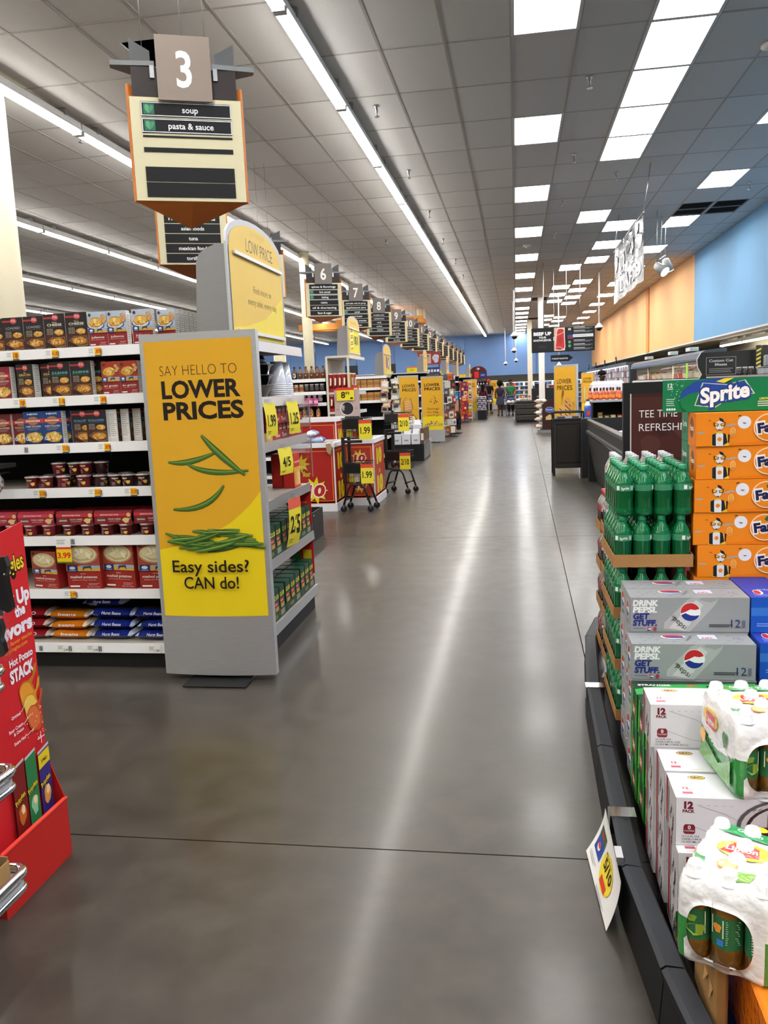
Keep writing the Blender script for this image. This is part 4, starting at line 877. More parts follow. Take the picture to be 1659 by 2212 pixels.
# ================================================================== red cardboard crisp display at the left edge
RX = -1.55
D = empty('cardboard_display', (0,0,0), label='red cardboard crisp display with leaning printed back and front pocket', cat='display')
put('pocket', MB('card').prism([(2.377,0),(2.377,.20),(2.02,.20),(2.02,0)], RX+.040, RX+.044, 'x', 'C2241F','E0382E'), D)
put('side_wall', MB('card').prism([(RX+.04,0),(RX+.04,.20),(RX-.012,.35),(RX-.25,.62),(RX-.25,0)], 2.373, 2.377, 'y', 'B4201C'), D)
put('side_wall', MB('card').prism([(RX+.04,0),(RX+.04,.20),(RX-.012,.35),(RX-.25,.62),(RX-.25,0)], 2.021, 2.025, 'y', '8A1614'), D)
put('pocket_edge', MB('card').prism([(2.379,.198),(2.379,.203),(2.02,.203),(2.02,.198)], RX+.034, RX+.047, 'x', 'F0483C'), D)
bk = MB('card').prism([(2.372,.06),(2.372,1.135),(2.32,1.128),(2.03,1.09),(2.03,.06)], RX-.012, RX-.008, 'x', 'D2262C','B01C22'); bkp = put('back_board', bk, D)
P = MB('card'); A = Art(P, (RX-.008,2.03,0), (0,1,0), (0,0,1)); rt = .338
A.text('Pringles', .255, .985, .055, '1A1212', bold=.06, fit=.152, rot=.10); A.text('Pringles', .255, .987, .052, 'F2D22A', bold=.02, fit=.144, rot=.10)
for t,y,h_,f_ in (('Stack Up',.888,.046,.20),('the',.848,.034,.055),('Flavors',.795,.046,.215)): A.text(t, rt-(.03 if t == 'the' else 0), y, h_, 'F2EAF2', bold=.05, al='r', fit=f_, rot=.05)
A.text('Find more flavor stacks', .328, .770, .013, 'F0A030', bold=.01, al='r', fit=.22, rot=.05); A.text('at pringles.com', .30, .750, .013, 'F0A030', bold=.01, al='r', fit=.12, rot=.05)
A.text('Hot Potato', .322, .706, .024, 'F2EAF2', bold=.03, al='r', fit=.125, rot=.05); A.text('STACK', .322, .655, .040, 'F2EAF2', bold=.05, al='r', fit=.128, rot=.05)
def crisp(x, y, s, c1, c2, rot):
    A.blob(x,y,.055*s,.075*s,c1,j=.06,rot=rot,n=20); A.blob(x-.006*s,y+.006*s,.045*s,.060*s,c2,j=.06,rot=rot,n=18); A.poly([(x+.03*s,y+.04*s),(x+.075*s,y+.085*s),(x+.085*s,y+.125*s),(x+.065*s,y+.12*s),(x+.045*s,y+.075*s),(x+.01*s,y+.065*s)], c1)
crisp(.272,.585,.72,'C8761E','E89A34',.5); crisp(.285,.540,.68,'D8942A','F2C65A',.5); crisp(.295,.500,.66,'C4562A','E0703E',.5)
R_ = random.Random(9)
for i in range(30): A.ell(.29+R_.uniform(-.06,.045),.48+R_.uniform(-.05,.05),.003,.003,R_.choice(['F0B070','F6D8B0','E8703E']),n=6)
for t,y,x in (('Original',.545,.215),('Sour Cream',.508,.222),('& Onion',.492,.222),('Extra Hot',.462,.228)): A.text(t, x, y, .011, 'F6EEF0', bold=.02, al='r', rot=.05)
A.band([(.218,.55),(.25,.575)],.002,'F6EEF0'); A.band([(.226,.51),(.265,.525)],.002,'F6EEF0'); A.band([(.232,.466),(.275,.475)],.002,'F6EEF0'); A.band([(.285,.43),(.325,.43)],.003,'FFFFFF'); A.band([(.305,.41),(.305,.45)],.003,'FFFFFF')
for x0,x1,y0,y1,c,c2,q in ((.135,.200,.17,.405,'7E1E1C','C86A2A',0),(.205,.262,.17,.412,'2E7A46','8CC8A0',1),(.272,.335,.17,.40,'3A2A78','D89A4A',2)):      # three cans pictured on the board
    m = (x0+x1)/2; A.poly([(x0,y0),(x1,y0),(x1,y1),(x0,y1-.012)],c); A.poly([(x0,y1-.018),(x1,y1-.006),(x1,y1+.003),(x0,y1-.009)],'C8C4C0')
    if q == 2: A.poly([(x0,y1-.07),(x1,y1-.06),(x1,y1-.012),(x0,y1-.022)],'E8C82A'); A.text('JUMBO', m, y1-.05, .011, '3A2A10', bold=.02, fit=.035)
    A.text('Pringles', m, y1-.125, .020, '1A1212', bold=.06, fit=.058, rot=.4); A.text('Pringles', m, y1-.124, .018, 'F2D22A', bold=.02, fit=.054, rot=.4); A.blob(m,y0+.065,.018,.032,c2,seed=q); A.blob(m+.005,y0+.08,.010,.015,'F0D8A0',seed=q+3)
put('poster_print', P, bkp)
# --- the wire-shelved soup rack cutting into the left edge
RK = empty('soup_rack', (0,0,0), label='dark rack with rounded silver shelf edges holding soup cans at the left edge', cat='rack')
put('upright_panel', MB('paint').box((-1.565,1.52,0),(-1.52,1.82,1.30),'46464A'), RK)
for z in (.30,.575,.84):
    pts = [(-1.518,1.30),(-1.305,1.30),(-1.28,1.34)]+[(-1.305+.03*math.cos(a),1.775+.03*math.sin(a)) for a in (0,.5,1.0,1.57)]+[(-1.518,1.805)]
    s = put('shelf', MB('paint').prism(pts, z-.03, z, 'z', 'B8B8BC'), RK)
    ed = MB('chrome').tube([(x,y,z+.012) for x,y in pts[1:]], .013, 8, 'D8D8DC'); ed.tube([(x,y,z-.03) for x,y in pts[1:]], .009, 8, 'C4C4C8'); put('shelf_edge', ed, s, kind='stuff')
for k,z in enumerate((.302,.577)):
    o = tray('can_tray', f'kraft cardboard tray of soup cans on the {["lower","upper"][k]} silver shelf', -1.510,-1.307,1.34,1.78,z,.055,'B08A5A',.045,fin='kraft')
    for j,(x,y) in enumerate(((-1.352,1.735),(-1.352,1.66),(-1.352,1.585),(-1.427,1.735),(-1.427,1.66))):
        c = put('soup_can', MB('card').lathe([(.034,0,'C8C8CC'),(.034,.004,'1F4A8A'),(.034,.075,'1F4A8A'),(.034,.092,'D8DCE4'),(.0345,.098,'B8B8BC'),(.033,.100,'D0D0D4'),(.031,.097,'4A3A38'),(.001,.096,'5A4846')], 22), loc=(x,y,z+.0035), label=f'blue soup can, {ORD[j]} from the corner of the {["lower","upper"][k]} kraft tray', cat='can', group='blue soup cans')
        P = MB('card'); B = Art(P, (0,0,0), (0,1,0), (0,0,1), step=.0002); B.bend = lambda x, yy, q: Vector(((.0341+q)*math.cos(x/.034), (.0341+q)*math.sin(x/.034), yy))
        B.rect(-.03,.058,.03,.075,'1A1A22'); B.text('PROGRESSO', 0, .061, .010, 'F4F4F4', bold=.02, fit=.056); B.text('ZESTY SANTA FE', 0, .044, .006, 'E8E8F0', fit=.05); B.blob(.0,.02,.022,.013,'B8743A'); put('label_print', P, c); put('pull_ring', MB('chrome').lathe([(.008,.0975,'D0D0D4'),(.010,.099,'D0D0D4'),(.008,.1005,'D0D0D4')], 10, cap=False), c)
# --- hanging strip of black-handled kitchen tools, a small carton and a foil pack above
st = empty('clip_strip', (-1.252,1.828,0), label='clear hanging strip of black handled kitchen knives at the left edge', cat='strip')
put('strip', MB('clear').box((-.05,.005,.86),(-.02,.008,1.32),'D8D8DC'), st); put('backing_card', MB('card').box((-.12,.004,.98),(-.03,.007,1.28),'54565C'), st)
for z0,z1,x in ((1.0,1.13,-.012),(.885,.97,-.045)):
    put('knife_handle', MB('plastic').prism([(x-.012,z1),(x+.014,z1+.004),(x+.020,z1-.02),(x+.012,z1-.045),(x+.016,z0+.03),(x+.020,z0+.004),(x+.008,z0-.008),(x-.012,z0)], -.014, .003, 'y', '141416'), st); 
put('rivet', MB('chrome').ball((-.002,-.0145,1.09), .003, 'B8B8B8', 8, 4), st)
o = put('pepper_carton', MB('card').rbox((-2.99,3.98,1.19),(-2.765,4.04,1.285),.002,'1E3154',{'top':'D8DCE8'}), label='dark blue pepper carton with price tag held out from the third shelf', cat='box')
P = MB('card'); A = Art(P, (-2.99,3.98,1.19), (1,0,0), (0,0,1)); A.text('BLACK', .07, .045, .014, 'E8ECF4', bold=.02); A.text('PEPPER', .07, .028, .014, 'E8ECF4', bold=.02)
for x in (.15,.19): A.rect(x,.01,x+.03,.04,'C8CCD8'); A.text('500', x+.015, .055, .012, 'C8CCD8')
A.ell(.10,.078,.012,.008,'C8D4EC'); A.rect(.02,-.02,.115,.008,'F4F4F0'); A.rect(.075,-.018,.115,.01,'F2C21E'); A.text('2/1.00', .095, -.01, .014, 'D2361E', bold=.03, fit=.036); put('front_print', P, o)
put('holder', MB('clear').box((-3.0,3.975,1.165),(-2.755,4.195,1.188),'D8D8E0'), o)
R_ = random.Random(4); mb = MB('foil')
mb.ball((-2.815,4.06,1.085), .055, 'D8D8DC', 14, 10); mb.v = [tuple(Vector(v)+Vector((R_.uniform(-.007,.007),R_.uniform(-.007,.007),R_.uniform(-.007,.007)))) for v in mb.v]
o = put('foil_ball', mb, label='crumpled shiny foil pack hanging in front of the red cups', cat='foil pack'); put('hanger', MB('plastic').box((-2.83,4.06,1.13),(-2.80,4.21,1.136),'1A1A1C'), o)

# ================================================================== soda display on a pallet with guard rails
# guard rail: chained plastic sections round the pallet
rail_pts = [(.42,4.75),(.335,4.38),(.285,3.66),(.272,3.0),(.264,2.21),(.302,1.80),(.330,1.62),(.43,1.10)]
RL = empty('guard_rail', (0,0,0), label='black plastic bumper rail wrapped round the soda pallet', cat='rail')
for i in range(len(rail_pts)-1):
    (ax,ay),(bx,by) = rail_pts[i], rail_pts[i+1]; L_ = math.hypot(bx-ax,by-ay); ux, uy = (bx-ax)/L_, (by-ay)/L_; nx_, ny_ = -uy, ux     # towards the stack
    if nx_ < 0: nx_, ny_ = -nx_, -ny_
    e = .004; a = (ax+ux*e, ay+uy*e); b = (bx-ux*e, by-uy*e)
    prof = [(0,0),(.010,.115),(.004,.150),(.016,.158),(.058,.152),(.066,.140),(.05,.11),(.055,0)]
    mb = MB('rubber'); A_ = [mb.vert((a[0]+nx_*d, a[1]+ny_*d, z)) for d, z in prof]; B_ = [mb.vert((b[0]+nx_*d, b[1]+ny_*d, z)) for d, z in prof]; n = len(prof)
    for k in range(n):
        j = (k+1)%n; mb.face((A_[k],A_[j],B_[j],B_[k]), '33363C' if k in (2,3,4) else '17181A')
    mb.face(A_[::-1],'1B1C1F'); mb.face(B_,'1B1C1F')
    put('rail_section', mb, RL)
for y,x in ((2.50,.27),(3.62,.288)): put('joint_clip', MB('chrome').box((x-.006,y-.03,.10),(x+.075,y+.03,.162),'E8E8EA'), RL)
pal = empty('pallet', (0,0,0), label='blue wooden pallet under the soda cartons and bottle trays', cat='pallet')
for k in range(5): put('deck_board', MB('matte').box((.425,1.50+.52*k,.070),(1.80,1.50+.52*k+.47,.088),'142A5C'), pal)
for x in (.43,1.02,1.68): put('stringer', MB('matte').box((x,1.50,.0),(x+.10,4.06,.070),'10224A'), pal)
# --- twelve-packs: long side faces -Y
Wc, Hc, Dc = .406, .1262, .133; Z0 = .0895
def zlev(k): return Z0+.1275*k
def pack(kind, name, body, art, top=None, endart=None, topart=None, side=None):
    mb = MB('card').rbox((0,0,0),(Wc,Dc,Hc-.0006), .004, body, {'top':top or body,'left':side or body,'right':side or body})
    P = MB('card'); A = Art(P, (0,0,0), (1,0,0), (0,0,1)); art(A); parts = [('front_print', P)]
    if topart: Q = MB('card'); B = Art(Q, (0,0,Hc-.0006), (1,0,0), (0,1,0), lift=.0002, step=.00003); topart(B); parts.append(('top_print', Q))
    if endart: Q = MB('card'); B = Art(Q, (0,Dc,0), (0,-1,0), (0,0,1)); endart(B); parts.append(('end_print', Q))
    proto(kind, name, 'soda carton', mb, parts)
def globe(A, x, y, r, rim=True):
    if rim: A.ell(x,y,r*1.06,r*1.06,'F2F2F4',28)
    for a0, a1, c, q in ((20,190,'C42A2E',1),(200,345,'23358C',1)):
        A.poly([(x+r*math.cos(math.radians(a)), y+r*math.sin(math.radians(a))) for a in range(a0,a1+1,10)]+([(x-r*.5,y+.02*r),(x,y+.30*r),(x+r*.5,y+.22*r)] if a0==20 else [(x+r*.5,y-.42*r),(x,y-.36*r),(x-r*.5,y-.12*r)]), c)
def a_grey(A):
    A.clip = (0,0,Wc,Hc); A.rect(0,0,Wc,Hc,'9A9DA0')
    P = [(.205,.0),(.115,.012),(.118,.035),(.195,.118),(.215,.127),(.285,.127),(.300,.12),(.29,.10)]; A.poly(P, 'B4B7B8'); A.poly([(.19,.004),(.135,.016),(.205,.100),(.225,.118),(.25,.10)], 'CFD1D2'); A.poly([(.235,.118),(.245,.127),(.29,.127),(.296,.118),(.275,.108)], '9FA2A4')
    for i,(t,c) in enumerate((('DRINK','F2F2F6'),('PEPSI.','F2F2F6'),('GET','232C80'),('STUFF.','232C80'))): A.text(t, .008, .097-.0245*i, .021, c, bold=.05, al='l', fit=(.088,.084,.056,.084)[i], slant=.12)
    globe(A, .206, .074, .033); A.text('diet', .150, .050, .010, '3A3A44', rot=-.75); A.text('pepsi', .166, .028, .021, '1E1E26', bold=-.005, rot=-.75)
    A.text('12', .360, .018, .030, '2A3470', bold=.0); A.rect(.381,.018,.392,.044,'6A6E80'); A.lines(.27,.35,.026,2,.006,.003,'3A3C44',.2); globe(A,.064,.012,.007); A.ell(.085,.012,.006,.008,'A83A4A'); A.lines(.010,.05,.013,1,.005,.002,'5A5A60')
def t_grey(B):
    B.rect(0,0,Wc,Dc,'8E9194')
    for i in range(26): B.blob(.03+(i*.0613)%.35, .012+(i*.0377)%.10, .008, .005, '7C7F83', seed=i, n=7)
    B.ell(.15,.085,.042,.022,'F0F0F2'); B.ell(.15,.09,.036,.016,'C42A2E'); B.ell(.155,.078,.034,.009,'23358C'); B.rect(.235,.06,.295,.11,'C8CCE0'); B.text('NFL', .265, .065, .016, 'C42A2E', bold=.03); B.text('diet pepsi', .205, .07, .012, '4A4C54', rot=1.2); B.text('12', .36, .06, .02, '5A5E80')
pack('pk_grey','soda_carton','95989B',a_grey,'8E9194',lambda B:(B.rect(0,0,Dc,Hc,'A2A5A8'),globe(B,.066,.07,.03),B.text('pepsi',.066,.018,.018,'1E1E26')),t_grey)
def a_orange(A):
    A.clip = (0,0,Wc,Hc); A.rect(0,0,Wc,Hc,'F28A1C'); A.poly([(0,0),(Wc,0),(Wc,.03),(.2,.012)],'EE7E14')
    A.ell(.175,.087,.024,.024,'ECEAF2',26)
    for x,y in ((.135,.080),(.018,.052),(.115,.076)): A.blob(x,y,.016,.0035,'B9A8A0',seed=int(x*99))
    A.band([(.045,.097),(.05,.099),(.054,.096)],.002,'5A3A1E'); A.band([(.152,.110),(.158,.114),(.163,.111)],.003,'2A1A10'); A.band([(.170,.086),(.176,.083),(.181,.085)],.003,'2A2A40')
    x0 = .085                                          # masked party figure in a collar and dark coat
    A.poly([(x0-.028,0),(x0-.026,.045),(x0-.012,.05),(x0+.012,.05),(x0+.03,.042),(x0+.036,.0)],'F0C030'); A.poly([(x0-.026,.004),(x0-.026,.044),(x0-.010,.050),(x0-.008,.0)],'1E2028'); A.poly([(x0+.010,.0),(x0+.012,.05),(x0+.024,.045),(x0+.030,.012)],'1E2028'); A.poly([(x0+.031,.044),(x0+.038,.042),(x0+.036,.012),(x0+.031,.012)],'3A2018')
    A.poly([(x0-.012,.0),(x0-.013,.046),(x0,.052),(x0+.014,.046),(x0+.014,.0)],'E8E6EE'); A.ell(x0+.001,.026,.008,.008,'F08A1C'); A.poly([(x0-.022,.060),(x0-.010,.052),(x0,.056),(x0+.012,.052),(x0+.022,.062),(x0+.010,.048),(x0-.010,.048)],'F0C030')
    A.poly([(x0-.016,.083),(x0-.013,.068),(x0,.057),(x0+.013,.068),(x0+.016,.083),(x0+.01,.098),(x0-.01,.098)],'E6E2E8'); A.poly([(x0-.002,.108),(x0-.012,.100),(x0-.017,.088),(x0-.006,.093),(x0,.097)],'F08A1C'); A.poly([(x0-.002,.108),(x0+.012,.102),(x0+.018,.088),(x0+.006,.093),(x0,.097)],'2A1E1C')
    for s in (-1,1): A.poly([(x0+s*.002,.084),(x0+s*.022,.091),(x0+s*.020,.077),(x0+s*.006,.075)],'2A1C14'); A.poly([(x0+s*.005,.0835),(x0+s*.018,.088),(x0+s*.017,.079),(x0+s*.007,.0775)],'F2B01E')
    A.rect(x0-.004,.060,x0+.004,.064,'3A2A28'); A.ring(x0+.048,.053,.009,.015,.0018,'F8D8A0',16); A.ell(x0+.048,.054,.008,.012,'F6A83A')
    A.ell(.262,.066,.055,.052,'F6E2C8',26); A.ell(.262,.066,.051,.048,'F28A1C',26); A.ell(.277,.102,.018,.010,'2F6A3A',rot=.4)
    A.text('Fanta', .282, .052, .040, 'F6F2F0', bold=.13, fit=.128, rot=.12); A.text('Fanta', .282, .053, .036, '1E2250', bold=.05, fit=.118, rot=.12)
pack('pk_orange','soda_carton','F0841A',a_orange,'EE9030',lambda B:(B.rect(0,0,Dc,Hc,'E67E1C'),B.ell(.066,.07,.035,.04,'8A4A20'),B.text('Fanta',.066,.06,.02,'F4E8DC',bold=.04)))
def a_green(A):
    A.clip = (0,0,Wc,Hc); A.rect(0,0,Wc,Hc,'14784C'); A.text('12', .028, .098, .016, 'EAF4EE', bold=.03); A.text('CANS', .028, .089, .006, 'EAF4EE', bold=.02)
    A.lines(.014,.045,.05,4,.008,.003,'B8D8C4',.2)
    for i in range(4): A.ell(.018+.009*i,.012,.004,.005,'E8F0EA')
    R = random.Random(2)
    for i in range(26): A.ell(.03+R.uniform(0,.05),.06+R.uniform(-.02,.06),R.uniform(.0008,.003),R.uniform(.0008,.003),'8CC8A8',8)
    A.poly([(.062,.05),(.075,.085),(.12,.118),(.20,.127),(.25,.127),(.20,.09),(.10,.07),(.075,.03)],'22479A'); A.poly([(.062,.05),(.10,.07),(.21,.095),(.30,.11),(.40,.07),(.40,0),(.09,0),(.07,.02)],'0F7A46')
    A.poly([(.195,.115),(.225,.125),(.245,.127),(.262,.127),(.225,.108)],'F0D43A')
    for k,c in ((.0,'C8CCD0'),(.004,'18603E')): A.poly([(.118+k,.024+k*.6),(.146+k,.112-k*.6),(.235,.103-k),(.300-k,.118-k*.6),(.335-k*1.6,.064+k*.6),(.25,.052+k*.4),(.185,.008+k*1.2),(.165,.018+k)],c)
    A.poly([(.150,.108),(.235,.100),(.298,.113),(.30,.10),(.16,.075)],'22479A')
    A.text('Sprite', .228, .042, .062, '1E3F90', bold=.12, fit=.190, rot=.13, slant=.12); A.text('Sprite', .228, .044, .058, 'F2F4F6', bold=.04, fit=.178, rot=.13, slant=.12)
    A.text('LEMON-LIME', .375, .040, .009, 'E8E060', bold=.02, slant=.2, fit=.05); A.lines(.345,.40,.032,3,.008,.003,'E8F0E0')
pack('pk_green','soda_carton','12704A',a_green,'2A8A5C',lambda B:(B.rect(0,0,Dc,Hc,'2E7A58'),B.blob(.06,.06,.04,.03,'1E5A44'),B.text('Sprite',.066,.06,.025,'D8E4DC',bold=.03)))
def a_white(A):
    A.clip = (0,0,Wc,Hc); A.rect(0,0,Wc,Hc,'D8D6DC'); A.text('12', .030, .098, .018, '6E1E2C', bold=.07); A.text('PACK', .030, .087, .008, '6E1E2C', bold=.05)
    A.poly([(.018,.034),(.018,.050),(.022,.056),(.042,.056),(.046,.050),(.046,.034),(.042,.030),(.022,.030)],'7A2030'); A.text('0', .032, .043, .010, 'F0E6E8', bold=.03); A.text('CALORIES', .032, .037, .004, 'F0E6E8')
    for i,(t,f) in enumerate((('12-12 FL OZ',.042),('CANS (144 FL OZ)',.066),('12-355 ML CANS (4.3 L)',.088))): A.text(t, .014, .022-.0075*i, .005, '4A4448', bold=.01, al='l', fit=f)
    A.band([(.05,.108),(.12,.085),(.165,.06)],.0008,'6A666C'); A.band([(.045,.05),(.11,.025),(.16,.02)],.0008,'6A666C')
    for i in range(5): A.rect(.055+i*.018,.108,.062+i*.018,.1088,'8A868C')
    A.ell(.272,.055,.130,.078,'5A5458',30); A.ell(.275,.055,.123,.072,'BFBDC2',30); A.ell(.280,.054,.116,.066,'3A2A2E',30); A.ell(.285,.054,.112,.062,'C6C4C9',30)
    for i in range(9): A.band([(.180+.012*i,.098+.0022*i),(.188+.012*i,.104+.0018*i)],.0016,'4A4448')
    A.ring(.265,.100,.010,.010,.0012,'3A3438',16); A.ring(.265,.100,.005,.005,.001,'3A3438',12)
    A.text('Dr', .245, .058, .034, '4A1A22', bold=.05, fit=.062); A.text('Pepper', .288, .024, .034, '4A1A22', bold=.05, fit=.18)
def t_white(B):
    B.rect(0,0,Wc,Dc,'E4E4EA'); B.ell(.07,.11,.022,.012,'2A3A6A'); B.ell(.07,.11,.020,.0105,'E8C23A'); B.text('SEC', .07, .105, .012, '2A3A6A', bold=.04, fit=.03)
    B.ell(.225,.05,.065,.06,'B9B7BE',24); B.ell(.227,.048,.060,.054,'E2E2E6',24); B.ell(.28,.075,.06,.03,'6A2030'); B.text('12', .032, .045, .012, 'B03A50', bold=.05); B.rect(.02,.02,.045,.032,'B85A6C'); B.lines(.02,.10,.012,2,.005,.002,'C8B8BE')
def e_white(B):
    B.rect(0,0,Dc,Hc,'C2BEC2'); B.rect(.005,.0,.03,Hc,'8A2A38'); B.text('Diet', .080, .055, .018, '3A3034', bold=.03, rot=1.2); B.text('Dr Pepper', .10, .02, .018, '3A3034', bold=.04, rot=1.35, fit=.09); B.rect(.04,.01,.046,.11,'4A4044')
pack('pk_white','soda_carton','D6D4DA',a_white,'E4E4EA',e_white,t_white,'BEBABE')
def a_dew(A):
    A.rect(0,0,Wc,Hc,'1C5A38'); A.poly([(0,0),(.1,Hc),(.2,Hc),(.12,0)],'54B83A'); A.text('DEW', .2, .04, .05, 'C8382E', bold=.06)
def t_dew(B):
    B.rect(0,0,Wc,Dc,'1E3A2C'); B.poly([(.0,.0),(.0,.05),(.12,.10),(.4,.12),(.4,.06),(.16,.04)],'2F9A4A'); B.text('STRANGER', .07, .085, .014, 'E4E4E0', bold=.04, fit=.11); B.text('diet', .19, .085, .016, 'D8401E', bold=.05); B.text('mtn', .27, .07, .03, '14301E', bold=.07)
def e_dew(B):
    B.rect(0,0,Dc,Hc,'2A5A3C'); B.poly([(0,.02),(.03,Hc),(.05,Hc),(.02,0),(0,0)],'4FC02E'); B.poly([(.10,0),(.12,Hc),(.133,Hc),(.133,0)],'3FA82A'); B.rect(.045,.03,.10,.075,'B8303A'); B.text('DEW', .072, .04, .024, 'F0E8E0', bold=.05, fit=.045)
    for i in range(10): B.ell(.05+(i*.037)%.06,.085+(i*.013)%.035,.005,.004,'16301E',7)
pack('pk_dew','soda_carton','1E4A32',a_dew,'1E3A2C',e_dew,t_dew)
def a_blue(A): A.rect(0,0,Wc,Hc,'1E4FB4'); globe(A,.28,.07,.045); A.text('pepsi', .12, .04, .045, 'F0F2F8', bold=.01)
def t_blue(B): B.rect(0,0,Wc,Dc,'2A3FA8'); B.ell(.08,.09,.035,.016,'F0F0F4'); B.ell(.08,.093,.03,.011,'C42A2E'); B.text('Pepsi', .12, .055, .02, 'C8D0F0', rot=1.4); B.lines(.02,.06,.11,6,.008,.002,'9AA8E0')
def e_blue(B): B.rect(0,0,Dc,Hc,'1E5AC0'); B.rect(.0,.06,Dc,.09,'3A7AD4'); B.text('12', .10, .02, .025, '8AB0EC', bold=.01); B.lines(.02,.08,.03,2,.008,.003,'8AB0EC')
pack('pk_blue','soda_carton','1E4FB4',a_blue,'2A3FA8',e_blue,t_blue)
def stack(kind, lab, x, y, levels, rz=0, jit=.004, grp=None):
    R = random.Random(hash((round(x,2),round(y,2)))&255)
    for k in levels: spawn(kind, lab.format(ORD[k]), (x+R.uniform(-jit,jit), y+R.uniform(0,jit), zlev(k)), rz, grp)
# back to front: orange with a green one on top, grey, dew, white
for k in range(10): spawn('pk_orange', f'orange soda carton at the front of the orange column, {ORD[k]} layer from the floor', (.673+(.006,.0,.004,.01,.0,.012,-.004,-.002,.004,.0)[k], 3.30+(.0,.01,.0,.006,.0,.0,.004,.0,.008,.0)[k], zlev(k)), math.radians((0,1,0,-1,0,0,.6,0,-.8,.5)[k]), 'orange soda cartons')
for k in range(9,10):
    pass
spawn('pk_green','green lemon lime soda carton lying askew on top of the orange column',(.572,3.43,zlev(10)+.001),math.radians(-10))
for j,y in enumerate((3.445,3.585)):
    for k in (6,7,8,9): spawn('pk_green', f'green soda carton behind the orange column, {["front","rear"][j]} row, {ORD[k]} layer', (.705,y+.02,zlev(k)), 0, 'green cartons behind the orange column')
for j,y in enumerate((2.985,3.122)):
    for k in range(5): spawn('pk_grey', f'grey diet soda carton in the {["nearer","farther"][j]} of the tall pair of columns, {ORD[k]} layer', (.392+(.0,.004,.0,-.003,.0)[k],y,zlev(k)), 0, 'grey diet soda cartons')
for k in range(4): spawn('pk_grey', f'grey diet soda carton in the front column below the tall pair, {ORD[k]} layer', (.379+(.002,-.002,.003,0)[k],2.845,zlev(k)), 0, 'grey diet soda cartons')
for k in range(5): spawn('pk_blue', f'blue cola carton turned end-on beside the grey ones, {ORD[k]} layer', (.803+Dc,2.985+(.0 if k>3 else -.12),zlev(k)), QT, 'blue cola cartons')
for j,(y,n) in enumerate(((2.70,3),(2.565,3),(2.43,3))):
    for k in range(n): spawn('pk_dew', f'green citrus soda carton, {ORD[j]} column before the grey cartons, {ORD[k]} layer', (.376+.004*j,y,zlev(k)), 0, 'green citrus soda cartons')
spawn('pk_white','white diet soda carton on the top layer beside the upper tea pack',(.356,2.292,zlev(3)))
for k in range(3): spawn('pk_white', f'white diet soda carton under the top white one, {ORD[k]} layer', (.366,2.290-.0,zlev(k)), 0, 'white diet soda cartons')
for k in range(3): spawn('pk_white', f'white diet soda carton in the middle column, {ORD[k]} layer', (.372,2.150,zlev(k)), 0, 'white diet soda cartons')
for k in range(3): spawn('pk_white', f'white diet soda carton in the front column, {ORD[k]} layer', (.374,2.005-(.035 if k<2 else 0),zlev(k)), 0, 'white diet soda cartons')

